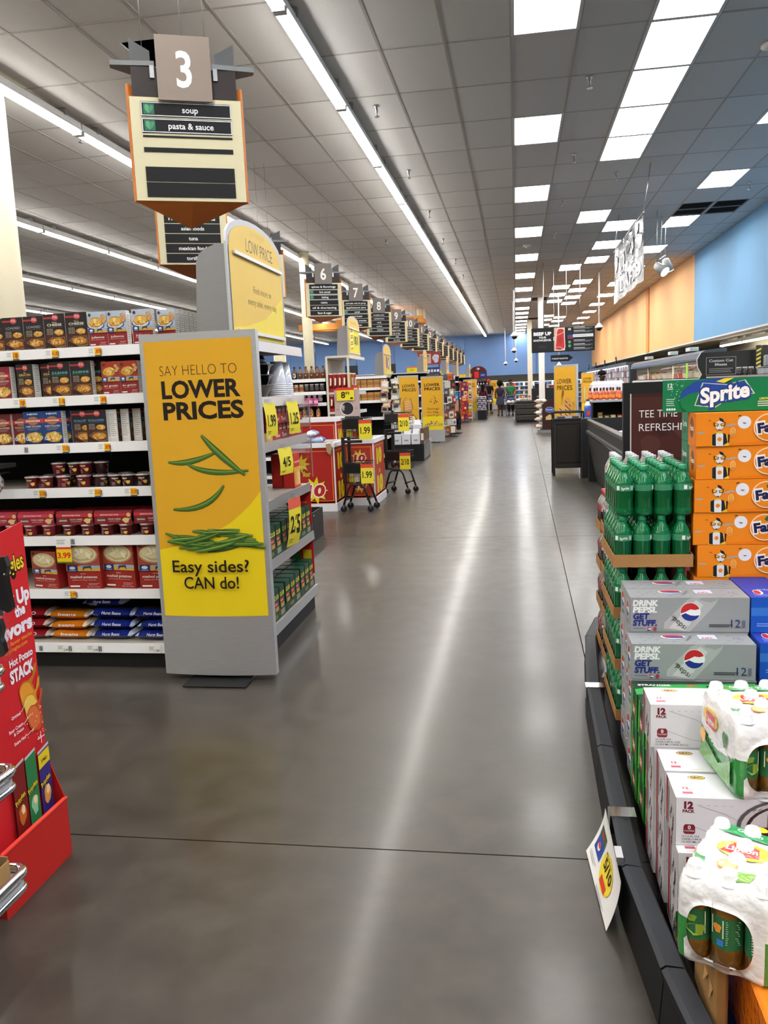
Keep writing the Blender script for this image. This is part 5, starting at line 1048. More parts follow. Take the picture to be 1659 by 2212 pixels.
# --- shrink-wrapped tea packs, four bottles by three
def tea_pack(kind):
    p = .066; nx_, ny_ = 3, 4; w_, d_, h_ = p*nx_, p*ny_, .212
    # wrap: a shrunken skin, open in front as an oval; caps push up through it
    mb = MB('film'); R = random.Random(8)
    def S(u, v, z, seed=0):                              # rounded-rectangle section with scallops at the bottles
        return (u, v, z)
    n = 180; prof = []
    def ringpt(t, k, z):
        a = 2*math.pi*t; c, s_ = math.cos(a), math.sin(a); q = 10
        r = 1/((abs(c)**q+abs(s_)**q)**(1/q)); x, y = c*r*(w_/2+.003)*k, s_*r*(d_/2+.003)*k
        x *= 1-.02*math.cos(x/p*2*math.pi+math.pi); y *= 1-.012*math.cos(y/p*2*math.pi)
        return (x, y, z+.003*math.sin(9*a+z*60))
    zk = [(0,.90),(.012,.985),(.05,1.0),(.10,1.0),(.135,1.0),(.165,.985),(.180,.95),(.192,.90),(.199,.82),(.200,.72)]; zs = []
    for (za,ka),(zb_,kb) in zip(zk,zk[1:]): m_ = max(1,round((zb_-za)/.006)); zs += [(za+(zb_-za)*q/m_,ka+(kb-ka)*q/m_) for q in range(m_)]
    zs.append(zk[-1])
    def hole(x, z): return ((z-.082)/.062)**2+((x+.008)/(w_*.335))**4
    def edge_pt(p):                                     # points by the opening are drawn onto its smooth rim
        x, y, z = p
        if y > -d_*.40 or not .55 < hole(x,z) < 1.5: return p
        lo, hi = .4, 2.0
        for _ in range(24):
            m = (lo+hi)/2
            if hole(-.008+(x+.008)*m, .082+(z-.082)*m) < 1: lo = m
            else: hi = m
        return (-.008+(x+.008)*lo, y, .082+(z-.082)*lo)
    rings = [[mb.vert(edge_pt(ringpt(i/n,k,z))) for i in range(n)] for z,k in zs]
    for a in range(len(zs)-1):
        for i in range(n):
            j = (i+1)%n; t = (i+.5)/n; x, y, z = ringpt(t,1,(zs[a][0]+zs[a+1][0])/2)
            if y < -d_*.38 and hole(x,z) < .93: continue
            col = 'EDEDF0'
            if abs(x) > w_*.40 and z < .075+.06*abs(y)/d_: col = '2F8A3E'
            mb.face((rings[a][i],rings[a][j],rings[a+1][j],rings[a+1][i]), col, True)
    mb.face(rings[-1], 'EDEDF0')
    parts = []
    for i in range(nx_):
        for j in range(ny_):
            x, y = (i-1)*p, (j-1.5)*p; nub = MB('film').lathe([(.026,.192,'EEEEF2'),(.019,.200,'F2F2F6'),(.017,.212,'F6F6FA'),(.014,.217,'FAFAFC'),(.001,.2175,'FAFAFC')], 14, (x,y,0), cap=False); parts.append(('wrapped_cap', nub))
    for i in range(nx_):
        bt = MB('pet').lathe([(.026,.004,'8A5A1E'),(.031,.012,'9A6A22'),(.0315,.05,'A8742A'),(.0315,.13,'B07C2C'),(.024,.168,'B88434'),(.014,.186,'C08A3A'),(.001,.187,'C08A3A')], 18, ((i-1)*p,-1.5*p+.001,0))
        lb = MB('card').lathe([(.0319,.055,'2A6A42'),(.0319,.125,'2A6A42')], 18, ((i-1)*p,-1.5*p+.001,0), cap=False); Q = MB('card'); B = Art(Q, (0,0,0), (1,0,0), (0,0,1)); B.bend = lambda x, yy, q, i=i: Vector(((i-1)*p+(.0322+q)*math.sin(x/.032), -1.5*p+.001-(.0322+q)*math.cos(x/.032), yy))
        if i == 0: B.rect(-.02,.07,.03,.12,'EDE8C8'); B.blob(.0,.105,.012,.008,'7A9A3A'); B.blob(.01,.08,.02,.014,'8FA83A')
        if i == 1: B.rect(-.03,.08,.0,.12,'EDE8C8'); B.blob(-.014,.10,.010,.010,'E8963A'); B.lines(.004,.034,.118,11,.005,.0016,'A8D0B4',.2); B.rect(-.014,.062,.0,.076,'3A7AC8')
        if i == 2:
            for q in range(7): B.rect(-.012,.066+q*.006,.014,.066+q*.006+.002+.001*(q%2),'F2F2F2')
            B.text('Lipton', 0, .115, .008, 'F4F0E8', bold=.03, fit=.03)
        parts.append(('tea_bottle', bt, None, [('label', lb), ('label_print', Q)]))
    P = MB('film'); A = Art(P, (-w_/2,-d_/2,.2015), (1,0,0), (0,1,0), lift=.0008)
    A.ell(w_*.52,d_*.56,.058,.036,'F2D23A',26); A.poly([(.055,.128),(.075,.172),(.105,.176),(.128,.168),(.135,.130),(.105,.122)],'D2302E'); A.text('Lipton', w_*.49, d_*.535, .020, 'F8F4F0', bold=.03, fit=.065, rot=.1)
    A.poly([(.03,d_*.80),(.19,d_*.74),(.19,d_*.86),(.05,d_*.93)],'2F9A58'); A.text('Green Tea', w_*.58, d_*.82, .013, 'E4F2E8', bold=.02, fit=.10, rot=-.2); A.ell(.11,d_*.965,.016,.012,'F0D030')
    A.blob(.03,.075,.011,.022,'3E8A44',rot=.4); A.ell(.085,.075,.022,.020,'E89A4A'); A.ell(.085,.075,.018,.016,'F4C07A'); A.poly([(.10,.055),(.145,.068),(.14,.03),(.115,.022)],'7CB03A'); A.text('refreshing', .17, .10, .010, '6A9AD8', rot=1.3)
    parts.append(('top_print', P))
    Q = MB('film'); B = Art(Q, (-w_*.505,d_/2,0), (0,-1,0), (0,0,1), lift=.004); B.ell(.10,.145,.05,.025,'F0D03A'); B.rect(.07,.120,.135,.16,'D2302E'); B.text('Lipton', .102, .130, .018, 'F8F4F0', bold=.03, fit=.055); B.blob(.2,.13,.014,.022,'3E8A44'); B.poly([(.02,.02),(.24,.02),(.24,.09),(.16,.05),(.06,.075)],'5AA04A'); B.blob(.05,.08,.02,.02,'F0B04A'); put_ = Q
    parts.append(('side_print', Q))
    proto(kind, 'tea_pack', 'drink pack', mb, parts)
tea_pack('tea')
spawn('tea','white wrapped pack of tea bottles standing on the upper white carton layer',(.592,2.134,zlev(3)+.001),math.radians(7))
spawn('tea','white wrapped pack of tea bottles, lower one nearest the camera',(.461,1.743,.277),math.radians(-28))
# --- kraft tray and film-wrapped orange packs beneath the tea
def block(name, lab, x0, x1, y0, y1, z0, z1, col, cat, fin='film', topc=None):
    mb = MB(fin).rbox((x0,y0,z0),(x1,y1,z1),.006,col,{'top':topc or col}); o = put(name, mb, label=lab, cat=cat); return o
o = block('kraft_case','torn kraft case under the lower tea pack',.392,.422,1.665,1.86,.0892,.262,'9A7648','case','kraft')
for k in range(4): put('torn_flap', MB('kraft').poly([(.391,1.67+.045*k,.21),(.391,1.70+.045*k,.21),(.386-.002*k,1.69+.045*k,.17+.012*k)],'B48E5C'), o)
o = block('orange_pack','bright orange film wrapped soda pack near the lower right corner',.452,.72,1.38,1.90,.0892,.275,'E8761A','drink pack',topc='F08A24')
P = MB('film'); A = Art(P, (.452,1.38,.0892), (1,0,0), (0,0,1)); A.poly([(.02,.0),(.09,.18),(.16,.18),(.10,.0)],'F4B030'); A.blob(.18,.09,.03,.04,'F6C45A'); put('wrap_print', P, o); P = MB('film'); A = Art(P, (.452,1.38,.275), (1,0,0), (0,1,0)); A.poly([(.02,.0),(.09,.0),(.20,.35),(.13,.35)],'F6B53A'); put('wrap_print', P, o)

# --- 20-ounce bottles in trays
def bottle(kind, liquid, glass, cap, label=None, h=.197, r=.0355, ltxt=None, band=None):
    q = h/.197; mb = MB('pet')
    mb.lathe([(r*.72,.0,glass),(r*.98,.008,glass),(r,.03,liquid),(r*.94,.062*q,liquid),(r*.97,.085*q,liquid),(r,.098*q,liquid),(r,.125*q,glass),(r*.86,.142*q,glass),(r*.55,.162*q,glass),(r*.38,.173*q,glass),(r*.36,.178*q,glass),(.001,.1785*q,glass)], 20)
    parts = [('cap', MB('plastic').lathe([(r*.43,.176*q,cap),(r*.44,.180*q,cap),(r*.43,h-.002,cap),(r*.36,h,cap),(.001,h,cap)], 16)), ('neck_ring', MB('plastic').lathe([(r*.46,.172*q,cap),(r*.46,.175*q,cap)], 14, cap=False))]
    if label:
        P = MB('gloss').lathe([(r*1.012,.100*q,label),(r*1.012,.124*q,label)], 20, cap=False); Q = MB('card'); B = Art(Q, (0,0,0), (1,0,0), (0,0,1), step=.0002); B.bend = lambda x, yy, hh: Vector(((r*1.02+hh)*math.sin(x/r), -(r*1.02+hh)*math.cos(x/r), yy))
        if ltxt: B.text(ltxt, .0, .106*q, .011, 'F0F2F0', bold=.02, fit=.03, rot=.1)
        B.rect(-.034,.104*q,-.022,.120*q,'E8F0EC'); B.rect(.020,.104*q,.034,.120*q,band or 'A8C8B4'); parts.append(('label', P, None, [('label_print', Q)]))
    proto(kind, 'soda_bottle', 'bottle', mb, parts)
bottle('b_green','067A44','0E9A58','1A8A5C','3A8A66',ltxt='Sprite'); bottle('b_cola','1A0C0A','C8BCB4','B02A2C','B0242A',ltxt='Coca-Cola',band='E0D8D4'); bottle('b_diet','160C0C','CFC9C6','B4B6BC','C4C4C8',ltxt='Diet',band='B0242A')
P_ = .0735
def tray_of(kind, x, y, z, nx_, ny_, what, where, tray_h=.036, rows=None, cols=None, kraft=True, rz=0):
    """open kraft tray with bottles; rows/cols limit the bottles built to those the picture can show"""
    w_, d_ = nx_*P_+.006, ny_*P_+.006
    if kraft: tray('bottle_tray', f'kraft bottle tray, {where}', x, x+w_, y, y+d_, z, tray_h, 'A87C4E', fin='kraft')
    for i in range(nx_):
        for j in range(ny_):
            if (rows is not None and j not in rows) and (cols is not None and i not in cols): continue
            spawn(kind, f'{what}, {ORD[j]} row, {ORD[i]} from the walkway, {where}', (x+.003+P_*(i+.5), y+.003+P_*(j+.5), z+(.0035 if kraft else 0)), rz+((i*7+j*3)%5)*.9, what+' '+where)
GL = 'green soda bottle'
ZT = [.0895,.302,.514,.745]
tray_of('b_green', .366,3.28,.772,4,6,GL,'tray layer under the top bottles',.050)
tray_of('b_green', .372,3.285,.972,4,6,GL,'topmost layer',kraft=False)
for k,(z,wh) in enumerate(((.565,'third layer from the floor'),(.352,'second layer from the floor'),(.139,'bottom layer'))): tray_of('b_green', .366+.004*k,3.28,z,4,6,GL,wh,.045,rows=(0,),cols=(0,))
spawn_y = 3.735
for k,(z,wh) in enumerate(((.772,'upper layer'),(.565,'third layer'),(.352,'second layer'),(.139,'bottom layer'))): tray_of('b_diet', .405,3.735,z,4,6,'silver capped cola bottle',wh+' behind the green trays',.045,rows=(0,) if k else (0,1,2),cols=(0,))
tray_of('b_diet', .402,3.735,.972,4,4,'silver capped cola bottle','topmost layer behind the green bottles',kraft=False)
for k,(z,wh) in enumerate(((.745,'upper tray'),(.548,'third tray'),(.345,'second tray'),(.139,'bottom tray'))): tray_of('b_cola', .404,4.20,z,4,3,'red capped cola bottle',wh+' at the far corner',.05,rows=(0,),cols=(0,))
put('tray_stand', MB('matte').box((.425,3.28,.0885),(.66,4.42,.1385),'12233F'), label='dark blue plinth under the bottle trays', cat='stand')

# --- price sheet clipped to the rail
t = empty('price_sheet', (.268,2.53,.155), label='curling white price sheet clipped to the black rail, 5 for 10 dollars', cat='price card')
mb = MB('card'); P = MB('card'); W_, H_ = .40, .27; A = Art(P, (0,0,0), (1,0,0), (0,0,1))
def sheet(x, y, q):                                    # x along the rail towards the camera, y up from the foot
    s_ = 1-y/H_; out = .012+.06*s_**1.6*(1-.35*x/W_)
    return Vector((-out-q, -x, -H_*s_*.55+.0))
A.bend = sheet; n = 8
for i in range(6):
    for j in range(n):
        q = [(W_*(i+a)/6, H_*(j+b)/n) for a,b in ((0,0),(1,0),(1,1),(0,1))]; mb.poly([sheet(*p,0) for p in q],'ECEBEA',True); mb.poly([sheet(*p,-.0008) for p in q[::-1]],'D8D6D4',True)
put('sheet', mb, t)
def grid(x0,y0,x1,y1,c,n=4):
    for i in range(n):
        for j in range(n): A.rect(x0+(x1-x0)*i/n,y0+(y1-y0)*j/n,x0+(x1-x0)*(i+1)/n,y0+(y1-y0)*(j+1)/n,c); A.h -= A.step
    A.h += A.step*3
grid(.03,.07,.13,.15,'2A4A9A'); grid(.03,.15,.13,.20,'3E5A3A'); A.ell(.075,.11,.02,.02,'E8E8EE'); A.ell(.075,.117,.018,.011,'C42A2E'); A.rect(.06,.165,.10,.185,'B8303A')
for q in range(7): pass
for i in range(14):
    ya, yb = -.085+.17*i/14, -.085+.17*(i+1)/14
    for j in range(6):
        A.poly([(.235+math.sqrt(max(0,.085**2-y*y))*(2*f_/6-1), .12+y) for f_, y in ((j,ya),(j+1,ya),(j+1,yb),(j,yb))],'EFD83A'); A.h -= A.step
A.h += A.step*4
A.text('5/10', .24, .115, .055, '1E1A12', bold=.03, fit=.12); A.text('Mix & Match', .22, .175, .014, '2A2612', bold=.01); A.rect(.20,.05,.28,.085,'D2402E'); A.lines(.03,.13,.045,2,.012,.003,'6A6A6A'); A.lines(.20,.33,.02,2,.01,.003,'6A6A6A')
put('sheet_print', P, t); put('clip', MB('steel').box((-.012,-.30,-.012),(.008,-.24,.012),'C8C8CC'), t)

# --- poster board behind the display
t = empty('poster_board', (.572,4.66,0), label='tall black framed poster of a person in a red shirt at a steering wheel', cat='poster')
W_, H_ = .98, 1.485
put('board', MB('paint').box((0,0,0),(W_,.045,H_),'141314'), t)
P = MB('card'); A = Art(P, (.04,0,.35), (1,0,0), (0,0,1)); w_, h_ = W_-.06, 1.075
A.rect(0,0,w_,h_,'B98E62'); A.rect(0,.62,w_,h_,'3A1A18'); A.rect(0,.72,w_,h_-.02,'4A2420'); A.rect(0,.52,w_,.63,'C9A38E'); A.rect(-.004,0,.002,h_,'D8D0CC')
for i in range(14): A.blob(.1+.06*i,.80+.12*math.sin(i*2.3),.05,.05,['56302A','3E1E1C','6A443C'][i%3],seed=i)
A.text('TEE TIME', .042, .945, .042, 'F0EAEA', bold=-.004, al='l', fit=.20); A.text('REFRESHMENT', .042, .872, .042, 'F0EAEA', bold=-.004, al='l', fit=.36)
A.poly([(0,.0),(0,.42),(.03,.45),(.12,.34),(.19,.22),(.18,.17),(.13,.16),(.06,.23),(.03,.12),(.02,0)],'3A1820')
A.poly([(.40,.64),(.47,.66),(.62,.63),(.7,.5),(.72,.0),(.30,.0),(.31,.16),(.33,.34),(.38,.50)],'C42030'); A.poly([(.33,.30),(.31,.16),(.29,.22),(.31,.38),(.34,.45)],'D8A8A8'); A.poly([(.30,0),(.72,0),(.72,.06),(.40,.12),(.15,.12),(.02,.03),(.02,0)],'6E2A34')
A.poly([(-.0,.53),(.04,.49),(.10,.48),(.24,.53),(.33,.585),(.39,.60),(.39,.52),(.34,.475),(.24,.435),(.13,.42),(.03,.44),(.0,.46)],'C46A44'); A.poly([(.0,.50),(.05,.475),(.20,.50),(.36,.57),(.385,.55),(.24,.46),(.10,.44),(.02,.45)],'D07C54')
A.blob(.55,.75,.09,.11,'C9835E'); A.poly([(.30,.16),(.36,.2),(.34,.04),(.28,.02)],'A84A54')
put('poster_print', P, t); put('foot', MB('paint').box((-.02,-.12,0),(.08,.20,.02),'141314'), t)

# ================================================================== floor displays beyond the first shelf end
def bagheap(name, lab, x0, x1, y0, y1, z, n, cols, s, grp, seed=1, dome_=.12, fin='foil'):
    R = random.Random(seed); ms = []
    for c in cols:
        mb = MB(fin); mb.ball((0,0,0), 1, c, 9, 5, sz=.55, sy=.75); mb.v = [(v[0]*(1+R.uniform(-.12,.12)),v[1]*(1+R.uniform(-.12,.12)),v[2]*(1+R.uniform(-.25,.25))) for v in mb.v]; ms.append(mb.mesh(name))
        mb2 = MB(fin).box((-.5,-.5,.50),(.45,.3,.56), 'F0F0F4' if c != 'F0F0F4' else '3A5AA8'); ms[-1] = (ms[-1], mb2.mesh('front_print'))
    nx_, ny_ = int((x1-x0)/(2.1*s))+1, int((y1-y0)/(1.75*s))+1; spots = []
    for lv in range(4):
        for a in range(lv//2, nx_-lv//2-(lv%2)):
            for b in range(lv//2, ny_-lv//2-(lv%2)): spots.append((x0+(a+.5*(lv%2))*2.1*s, y0+(b+.5*(lv%2))*1.75*s, z-.03+lv*1.15*s))
    for i,(bx_,by_,bz_) in enumerate(spots[:n]):
        m, p = ms[i%len(ms)]; o = put(name, m, loc=(bx_+R.uniform(-.006,.006), by_+R.uniform(-.006,.006), bz_), rot=(R.uniform(-.16,.16),R.uniform(-.16,.16),R.choice([0,math.pi])+R.uniform(-.15,.15)), label=lab, cat='snack bag', group=grp); o.scale = (s,s,s)
for k,(ya,yb) in enumerate(((7.62,8.045),(8.055,8.48))):
    o = tray('dump_bin', f'low black dump bin of foil snack bags, {["nearer","farther"][k]} of two', -2.62,-2.06,ya,yb,0,.30,'17181B',t=.012,cat='bin',fin='paint')
    P = MB('card'); A = Art(P, (-2.06,ya,.26), (0,1,0), (0,0,1)); A.rect(.01,.0,.05,.012,'D8D8DC'); put('label_plate', P, o)
    bagheap('snack_bag', f'silver and navy foil snack bag heaped in the {["nearer","farther"][k]} black bin', -2.52,-2.16,ya+.085,yb-.10,.26,16,['9AA0B4','C4C8D4','6E7486','DADCE6'],.07,f'foil bags in the {["nearer","farther"][k]} black bin',k,.09)
def burst(A, x, y, r, n, col, ry=None, a=.5):
    A.poly([(x+(r if i%2==0 else r*a)*math.cos(math.pi*i/n), y+(ry or r)*(1 if i%2==0 else a)*math.sin(math.pi*i/n)) for i in range(2*n)], col)
def ten(A, x, y, s, bg='E8CE1E'):
    burst(A,x,y,s*.95,9,'2A0E0E',s*1.02,.55); burst(A,x,y,s*.9,9,bg,s*.97,.55); A.text('10', x, y-s*.38, s*.78, 'F4E8DC', bold=.11, slant=.15, fit=s*1.35); A.text('10', x, y-s*.36, s*.74, 'B22A22', bold=.05, slant=.15, fit=s*1.22)
def promo_bin(lab, x0, x1, y0, y1, h, red, big=None):
    o = put('promo_bin', MB('card').box((x0,y0,.11),(x1,y1,.13),'C8C4C0'), label=lab, cat='bin')
    for nm,a,b,c in (('panel',(x0,y0,.0),(x1,y0+.02,h),red),('panel',(x1-.02,y0+.02,.0),(x1,y1,h),red),('panel',(x0,y1-.02,0),(x1-.02,y1,h),red),('panel',(x0,y0+.02,0),(x0+.02,y1-.02,h),red)): put(nm, MB('card').box(a,b,c), o)
    for a,b in (((x0-.012,y0-.014,0),(x1+.012,y0-.001,.10)),((x1+.001,y0-.001,0),(x1+.014,y1+.01,.10))): put('base_trim', MB('card').box(a,b,'E4E2E4'), o)
    for a,b in (((x0-.012,y0-.016,h-.045),(x1+.012,y0+.03,h+.012)),((x1-.03,y0+.031,h-.045),(x1+.016,y1+.01,h+.012)),((x0-.01,y1-.03,h-.02),(x1-.031,y1+.01,h+.012)),((x0-.012,y0+.031,h-.02),(x0+.02,y1-.031,h+.012))): put('rim', MB('card').box(a,b,'EEEDF0'), o)
    put('corner_trim', MB('card').box((x1-.012,y0-.006,.10),(x1+.006,y0+.004,h-.045),'E8E6E8'), o)
    P = MB('card'); w_, hh = x1-x0, h-.15; A = Art(P, (x0,y0,.10), (1,0,0), (0,0,1))
    for a,b,c,d in ((.03,.03,w_-.03,.038),(.03,hh-.045,w_-.03,hh-.037),(w_-.038,.03,w_-.03,hh-.04),(.03,.03,.038,hh-.04)): A.rect(a,b,c,d,'E8923A')
    if big == 'two':
        ten(A, w_*.5, hh*.74, w_*.32); ten(A, w_*.5, hh*.24, w_*.30); A.text('for', w_*.45, hh*.47, .06, 'E8CE1E', bold=.06)
    else: ten(A, w_*.58, hh*.24, w_*.30); A.text('for', w_*.42, hh*.50, .06, 'E8CE1E', bold=.06); burst(A, w_*.30, hh*.72, w_*.22, 9, '2A0E0E', None, .5); burst(A, w_*.30, hh*.72, w_*.205, 9, 'E8CE1E', None, .5)
    B = Art(P, (x1,y0,.10), (0,1,0), (0,0,1)); d_ = y1-y0
    for a,b,c,e in ((.05,.03,d_-.03,.04),(.05,hh-.045,d_-.03,hh-.035),(d_-.04,.03,d_-.03,hh-.04)): B.rect(a,b,c,e,'E8923A')
    B.text('10', d_*.5, hh*.62, hh*.26, 'E8CE1E', bold=.08, fit=d_*.5); B.text('for', d_*.5, hh*.42, .06, 'E8CE1E', bold=.05); B.text('10', d_*.5, hh*.08, hh*.28, 'E8CE1E', bold=.08, fit=d_*.55); put('front_print', P, o); return o
promo_bin('red cardboard bin reading for 10, heaped with blue and silver foil bags', -2.92,-2.285,10.17,10.90,.86,'A6241F')
bagheap('snack_bag','blue and silver foil bag heaped in the front red bin',-2.80,-2.42,10.32,10.74,.835,40,['A8B8D8','D8E0F0','5A78B0','E8ECF4','8AA0C8'],.075,'foil bags in the front red bin',3,.16)
promo_bin('taller red cardboard bin standing behind the one of blue foil bags', -3.25,-2.56,11.60,12.18,1.13,'A6241F')
promo_bin('red cardboard bin with two big 10 bursts behind the first wire cart', -2.255,-1.865,10.66,11.52,.865,'B23A30','two')
put('torn_card', MB('kraft').prism([(-2.38,.86),(-2.32,.87),(-2.30,.80),(-2.33,.72),(-2.37,.76)], 10.135, 10.150, 'y', 'A88A6A'), label='torn brown card flap hanging on the front red bin corner', cat='card flap')
# --- two-tier wire carts
def wire_cart(lab, x, y, rz, w_=.31, d_=.32, txt=('1.99','1.99'), hook=True):
    r = empty('basket_cart', (x,y,0), rz, lab, 'cart', 'two tier basket carts'); K = '1A1918'
    def basket(z0, z1):
        mb = MB('paint')
        for z in (z0,z1): mb.tube([(-w_/2,-d_/2,z),(w_/2,-d_/2,z),(w_/2,d_/2,z),(-w_/2,d_/2,z)], .006, 6, K, closed=True)
        for z in (z0+(z1-z0)*.33,z0+(z1-z0)*.66): mb.tube([(-w_/2,-d_/2,z),(w_/2,-d_/2,z),(w_/2,d_/2,z),(-w_/2,d_/2,z)], .0028, 5, K, closed=True)
        for i in range(11):
            q = -w_/2+w_*i/10
            for sy in (-1,1): mb.tube([(q,sy*d_/2,z0),(q,sy*d_/2,z1)], .0022, 4, K)
            mb.tube([(q,-d_/2,z0),(q,d_/2,z0)], .0022, 4, K)
        for i in range(1,8):
            q = -d_/2+d_*i/8
            for sx in (-1,1): mb.tube([(sx*w_/2,q,z0),(sx*w_/2,q,z1)], .0022, 4, K)
        return mb
    for z0, z1 in ((.36,.62),(.93,1.17)): 
        b = put('basket', basket(z0,z1), r, kind='stuff'); put('backing_plate', MB('plastic').box((-w_/2+.01,-d_/2-.004,z1-.13),(w_*.22,-d_/2-.001,z1-.01),'1C1B1B'), r)
    for sx in (-1,):
        put('upright', MB('paint').box((sx*w_/2-.015,-.16,.36),(sx*w_/2+.02,-.12,.94),K), r); put('upright', MB('paint').box((sx*w_/2-.015,.12,.36),(sx*w_/2+.02,.16,.94),K), r)
    put('handle', MB('paint').tube([(-w_/2,-.14,.885),(w_*.3,-.14,.885)], .018, 8, K), r)
    for sy in (-1,1):
        put('leg_frame', MB('paint').tube([(-w_/2-.02,sy*d_/2,.085),(-w_/2+.05,sy*d_/2,.30),(-w_/2+.09,sy*d_/2,.345),(w_/2-.09,sy*d_/2,.345),(w_/2-.05,sy*d_/2,.30),(w_/2+.02,sy*d_/2,.085)], .014, 8, K), r)
    put('cross_bar', MB('paint').tube([(-w_/2+.02,-d_/2,.16),(-w_/2+.02,d_/2,.16)], .011, 7, K), r); put('cross_bar', MB('paint').tube([(w_/2-.02,-d_/2,.16),(w_/2-.02,d_/2,.16)], .011, 7, K), r)
    for sx in (-1,1):
        for sy in (-1,1):
            px_, py_ = sx*(w_/2+.02), sy*d_/2; f_ = put('caster', MB('steel').box((px_-.012,py_-.016,.05),(px_+.012,py_+.016,.095),'8A8A8C'), r)
            put('wheel', MB('rubber').tube([(px_,py_-.012,.041),(px_,py_+.012,.041)], .041, 14, '161616', smooth=False), f_)
    for k,(z,t) in enumerate(((1.15,txt[0]),(.60,txt[1]))):
        tg = MB('card'); x0 = w_*.22; A = Art(tg, (x0,-d_/2-.012,z-.24), (1,.10,0), (0,0,1)); A.rect(0,0,.16,.24,'E6D838'); A.rect(0,.195,.16,.24,'D8503A'); A.text(t, .08, .07, .085, '1E1A12', bold=.02, fit=.12); A.h = -.0006; A.poly([(.16,0),(0,0),(0,.24),(.16,.24)],'D8D4C0'); put('price_tag', tg, r)
    return r
wire_cart('black two tier basket cart with 1.99 tags before the double burst red bin', -1.985,10.22,math.radians(-4))
wire_cart('black two tier basket cart with 2 for 10 tags, farther along the walkway', -1.70,11.92,math.radians(-14),txt=('2/10','2/10'))
R_ = random.Random(12)
for k,(cx_,cy_,z,cols) in enumerate(((-1.985,10.22,.375,['D8B82A','E8E0D0','C23A2A','3A5AA8','B8862A']),(-1.985,10.22,.945,['D8C83A','B0482A','D8D0C4']),(-1.70,11.92,.375,['4A1A1E','6A2A2E','38141A']),(-1.70,11.92,.945,['E4E4EA','D4D4DC']))):
    wh = ['lower basket of the nearer cart','upper basket of the nearer cart','lower basket of the farther cart','upper basket of the farther cart'][k]
    for i in range(9):
        x, y = cx_+((i%3)-1)*.080+R_.uniform(-.01,.01), cy_+((i//3)-1)*.075; c = cols[i%len(cols)]; h = R_.uniform(.12,.20) if k!=3 else .19
        mb = MB('film' if k<3 else 'card')
        if k == 3: mb.rbox((-.018,-.018,0),(.018,.018,h),.003,c)
        elif k == 2: mb.ball((0,0,.05),.036,c,9,6,sz=1.3)
        else: mb.prism([(-.032,0),(.032,0),(.034,h*.9),(.028,h),(-.028,h),(-.034,h*.9)],-.02,.02,'y',c)
        o = put('wrapped_item', mb, loc=(x,y,z), rz=R_.uniform(-.5,.5), label=f'{["bright wrapped snack","striped snack pouch","dark maroon wrapped item","slim white carton"][k]} in the {wh}', cat='package', group='goods in the '+wh)
        P = MB('card'); 
        if k != 2: P.box((-.02,-.0215,h*.4),(.02,-.0205,h*.62),'F4EFE4' if k!=3 else '8A8A98'); put('label_patch', P, o)
# --- frying pan display box
t = empty('pan_display', (-2.56,12.45,0), label='mauve boxed frying pan display with yellow 8.99 sign over black pans', cat='display')
put('stand', MB('paint').box((-.20,-.18,0),(.20,.22,1.085),'19191C'), t)
put('carton', MB('card').box((-.185,-.02,1.10),(.185,.10,1.53),'B8A39E'), t)
P = MB('card'); A = Art(P, (-.185,-.02,1.10), (1,0,0), (0,0,1)); A.ell(.19,.15,.105,.105,'E4DEDC',26); A.ell(.195,.148,.095,.095,'26242C',26); A.blob(.13,.16,.03,.045,'8E8A86'); A.blob(.125,.17,.018,.03,'B8B0A4'); A.lines(.02,.07,.14,2,.015,.005,'7A6A68'); A.lines(.31,.36,.15,2,.015,.005,'7A6A68'); put('front_print', P, t)
P = MB('card'); A = Art(P, (-.14,-.05,1.37), (1,0,0), (0,0,1)); A.rect(0,0,.27,.19,'E6D82E'); A.rect(0,.155,.27,.195,'D23C2C'); A.text('8', .10, .04, .095, '1E1A10', bold=.03); A.text('99', .165, .085, .05, '1E1A10', bold=.02); A.rect(.21,.02,.25,.045,'1E1A10'); A.h = -.0006; A.poly([(.27,0),(0,0),(0,.19),(.27,.19)],'C8C8B8'); put('price_tag', P, t)
for k in range(4): put('pan', MB('gloss').lathe([(.045,.0,'1A1A1C'),(.07,.04,'222226'),(.072,.043,'8A8A8E'),(.045,.006,'2A2A2E'),(.001,.006,'2A2A2E')],16,(-.14+.095*k,-.10,1.086)), t)
# --- clip strips of hanging bags
def strip_bags(lab, x, y, z0, n, cols, dz=.085, w_=.10):
    t = empty('bag_strip', (x,y,0), label=lab, cat='hanging strip'); put('strip', MB('plastic').box((-.012,.0,z0),(.012,.003,z0+n*dz+.06),'D8D8D8'), t)
    R = random.Random(int(abs(x*100)))
    for i in range(n):
        mb = MB('film'); c = cols[i%len(cols)]; mb.prism([(-w_/2,0),(w_/2,0),(w_*.46,.10),(w_/2,.13),(-w_/2,.13),(-w_*.46,.10)],-.03,-.004,'y',c); b = put('bag', mb, t, (R.uniform(-.02,.02),-.004*i,z0+i*dz), rot=(R.uniform(-.25,.1),R.uniform(-.2,.2),R.uniform(-.4,.4)))
        put('front_print', MB('card').box((-w_*.3,-.033,.03),(w_*.3,-.031,.085),['F0E8DC','2A2420','E8D0A0'][i%3]), b)
strip_bags('strip of red and brown snack bags hanging beside the pan display', -2.600,13.405,1.05,6,['A8322A','6A3A2A','C84A32'])
strip_bags('strip of grey and pink snack bags hanging on the kraft box shelf end', -2.66,16.892,.95,7,['C8BEB4','8A7A70','D8A090'],.1,.16)
strip_bags('strip of pale speckled snack bags beside the grey and pink strip', -2.44,16.892,1.0,7,['D8D4CC','9A948C','4A4440'],.1,.16)

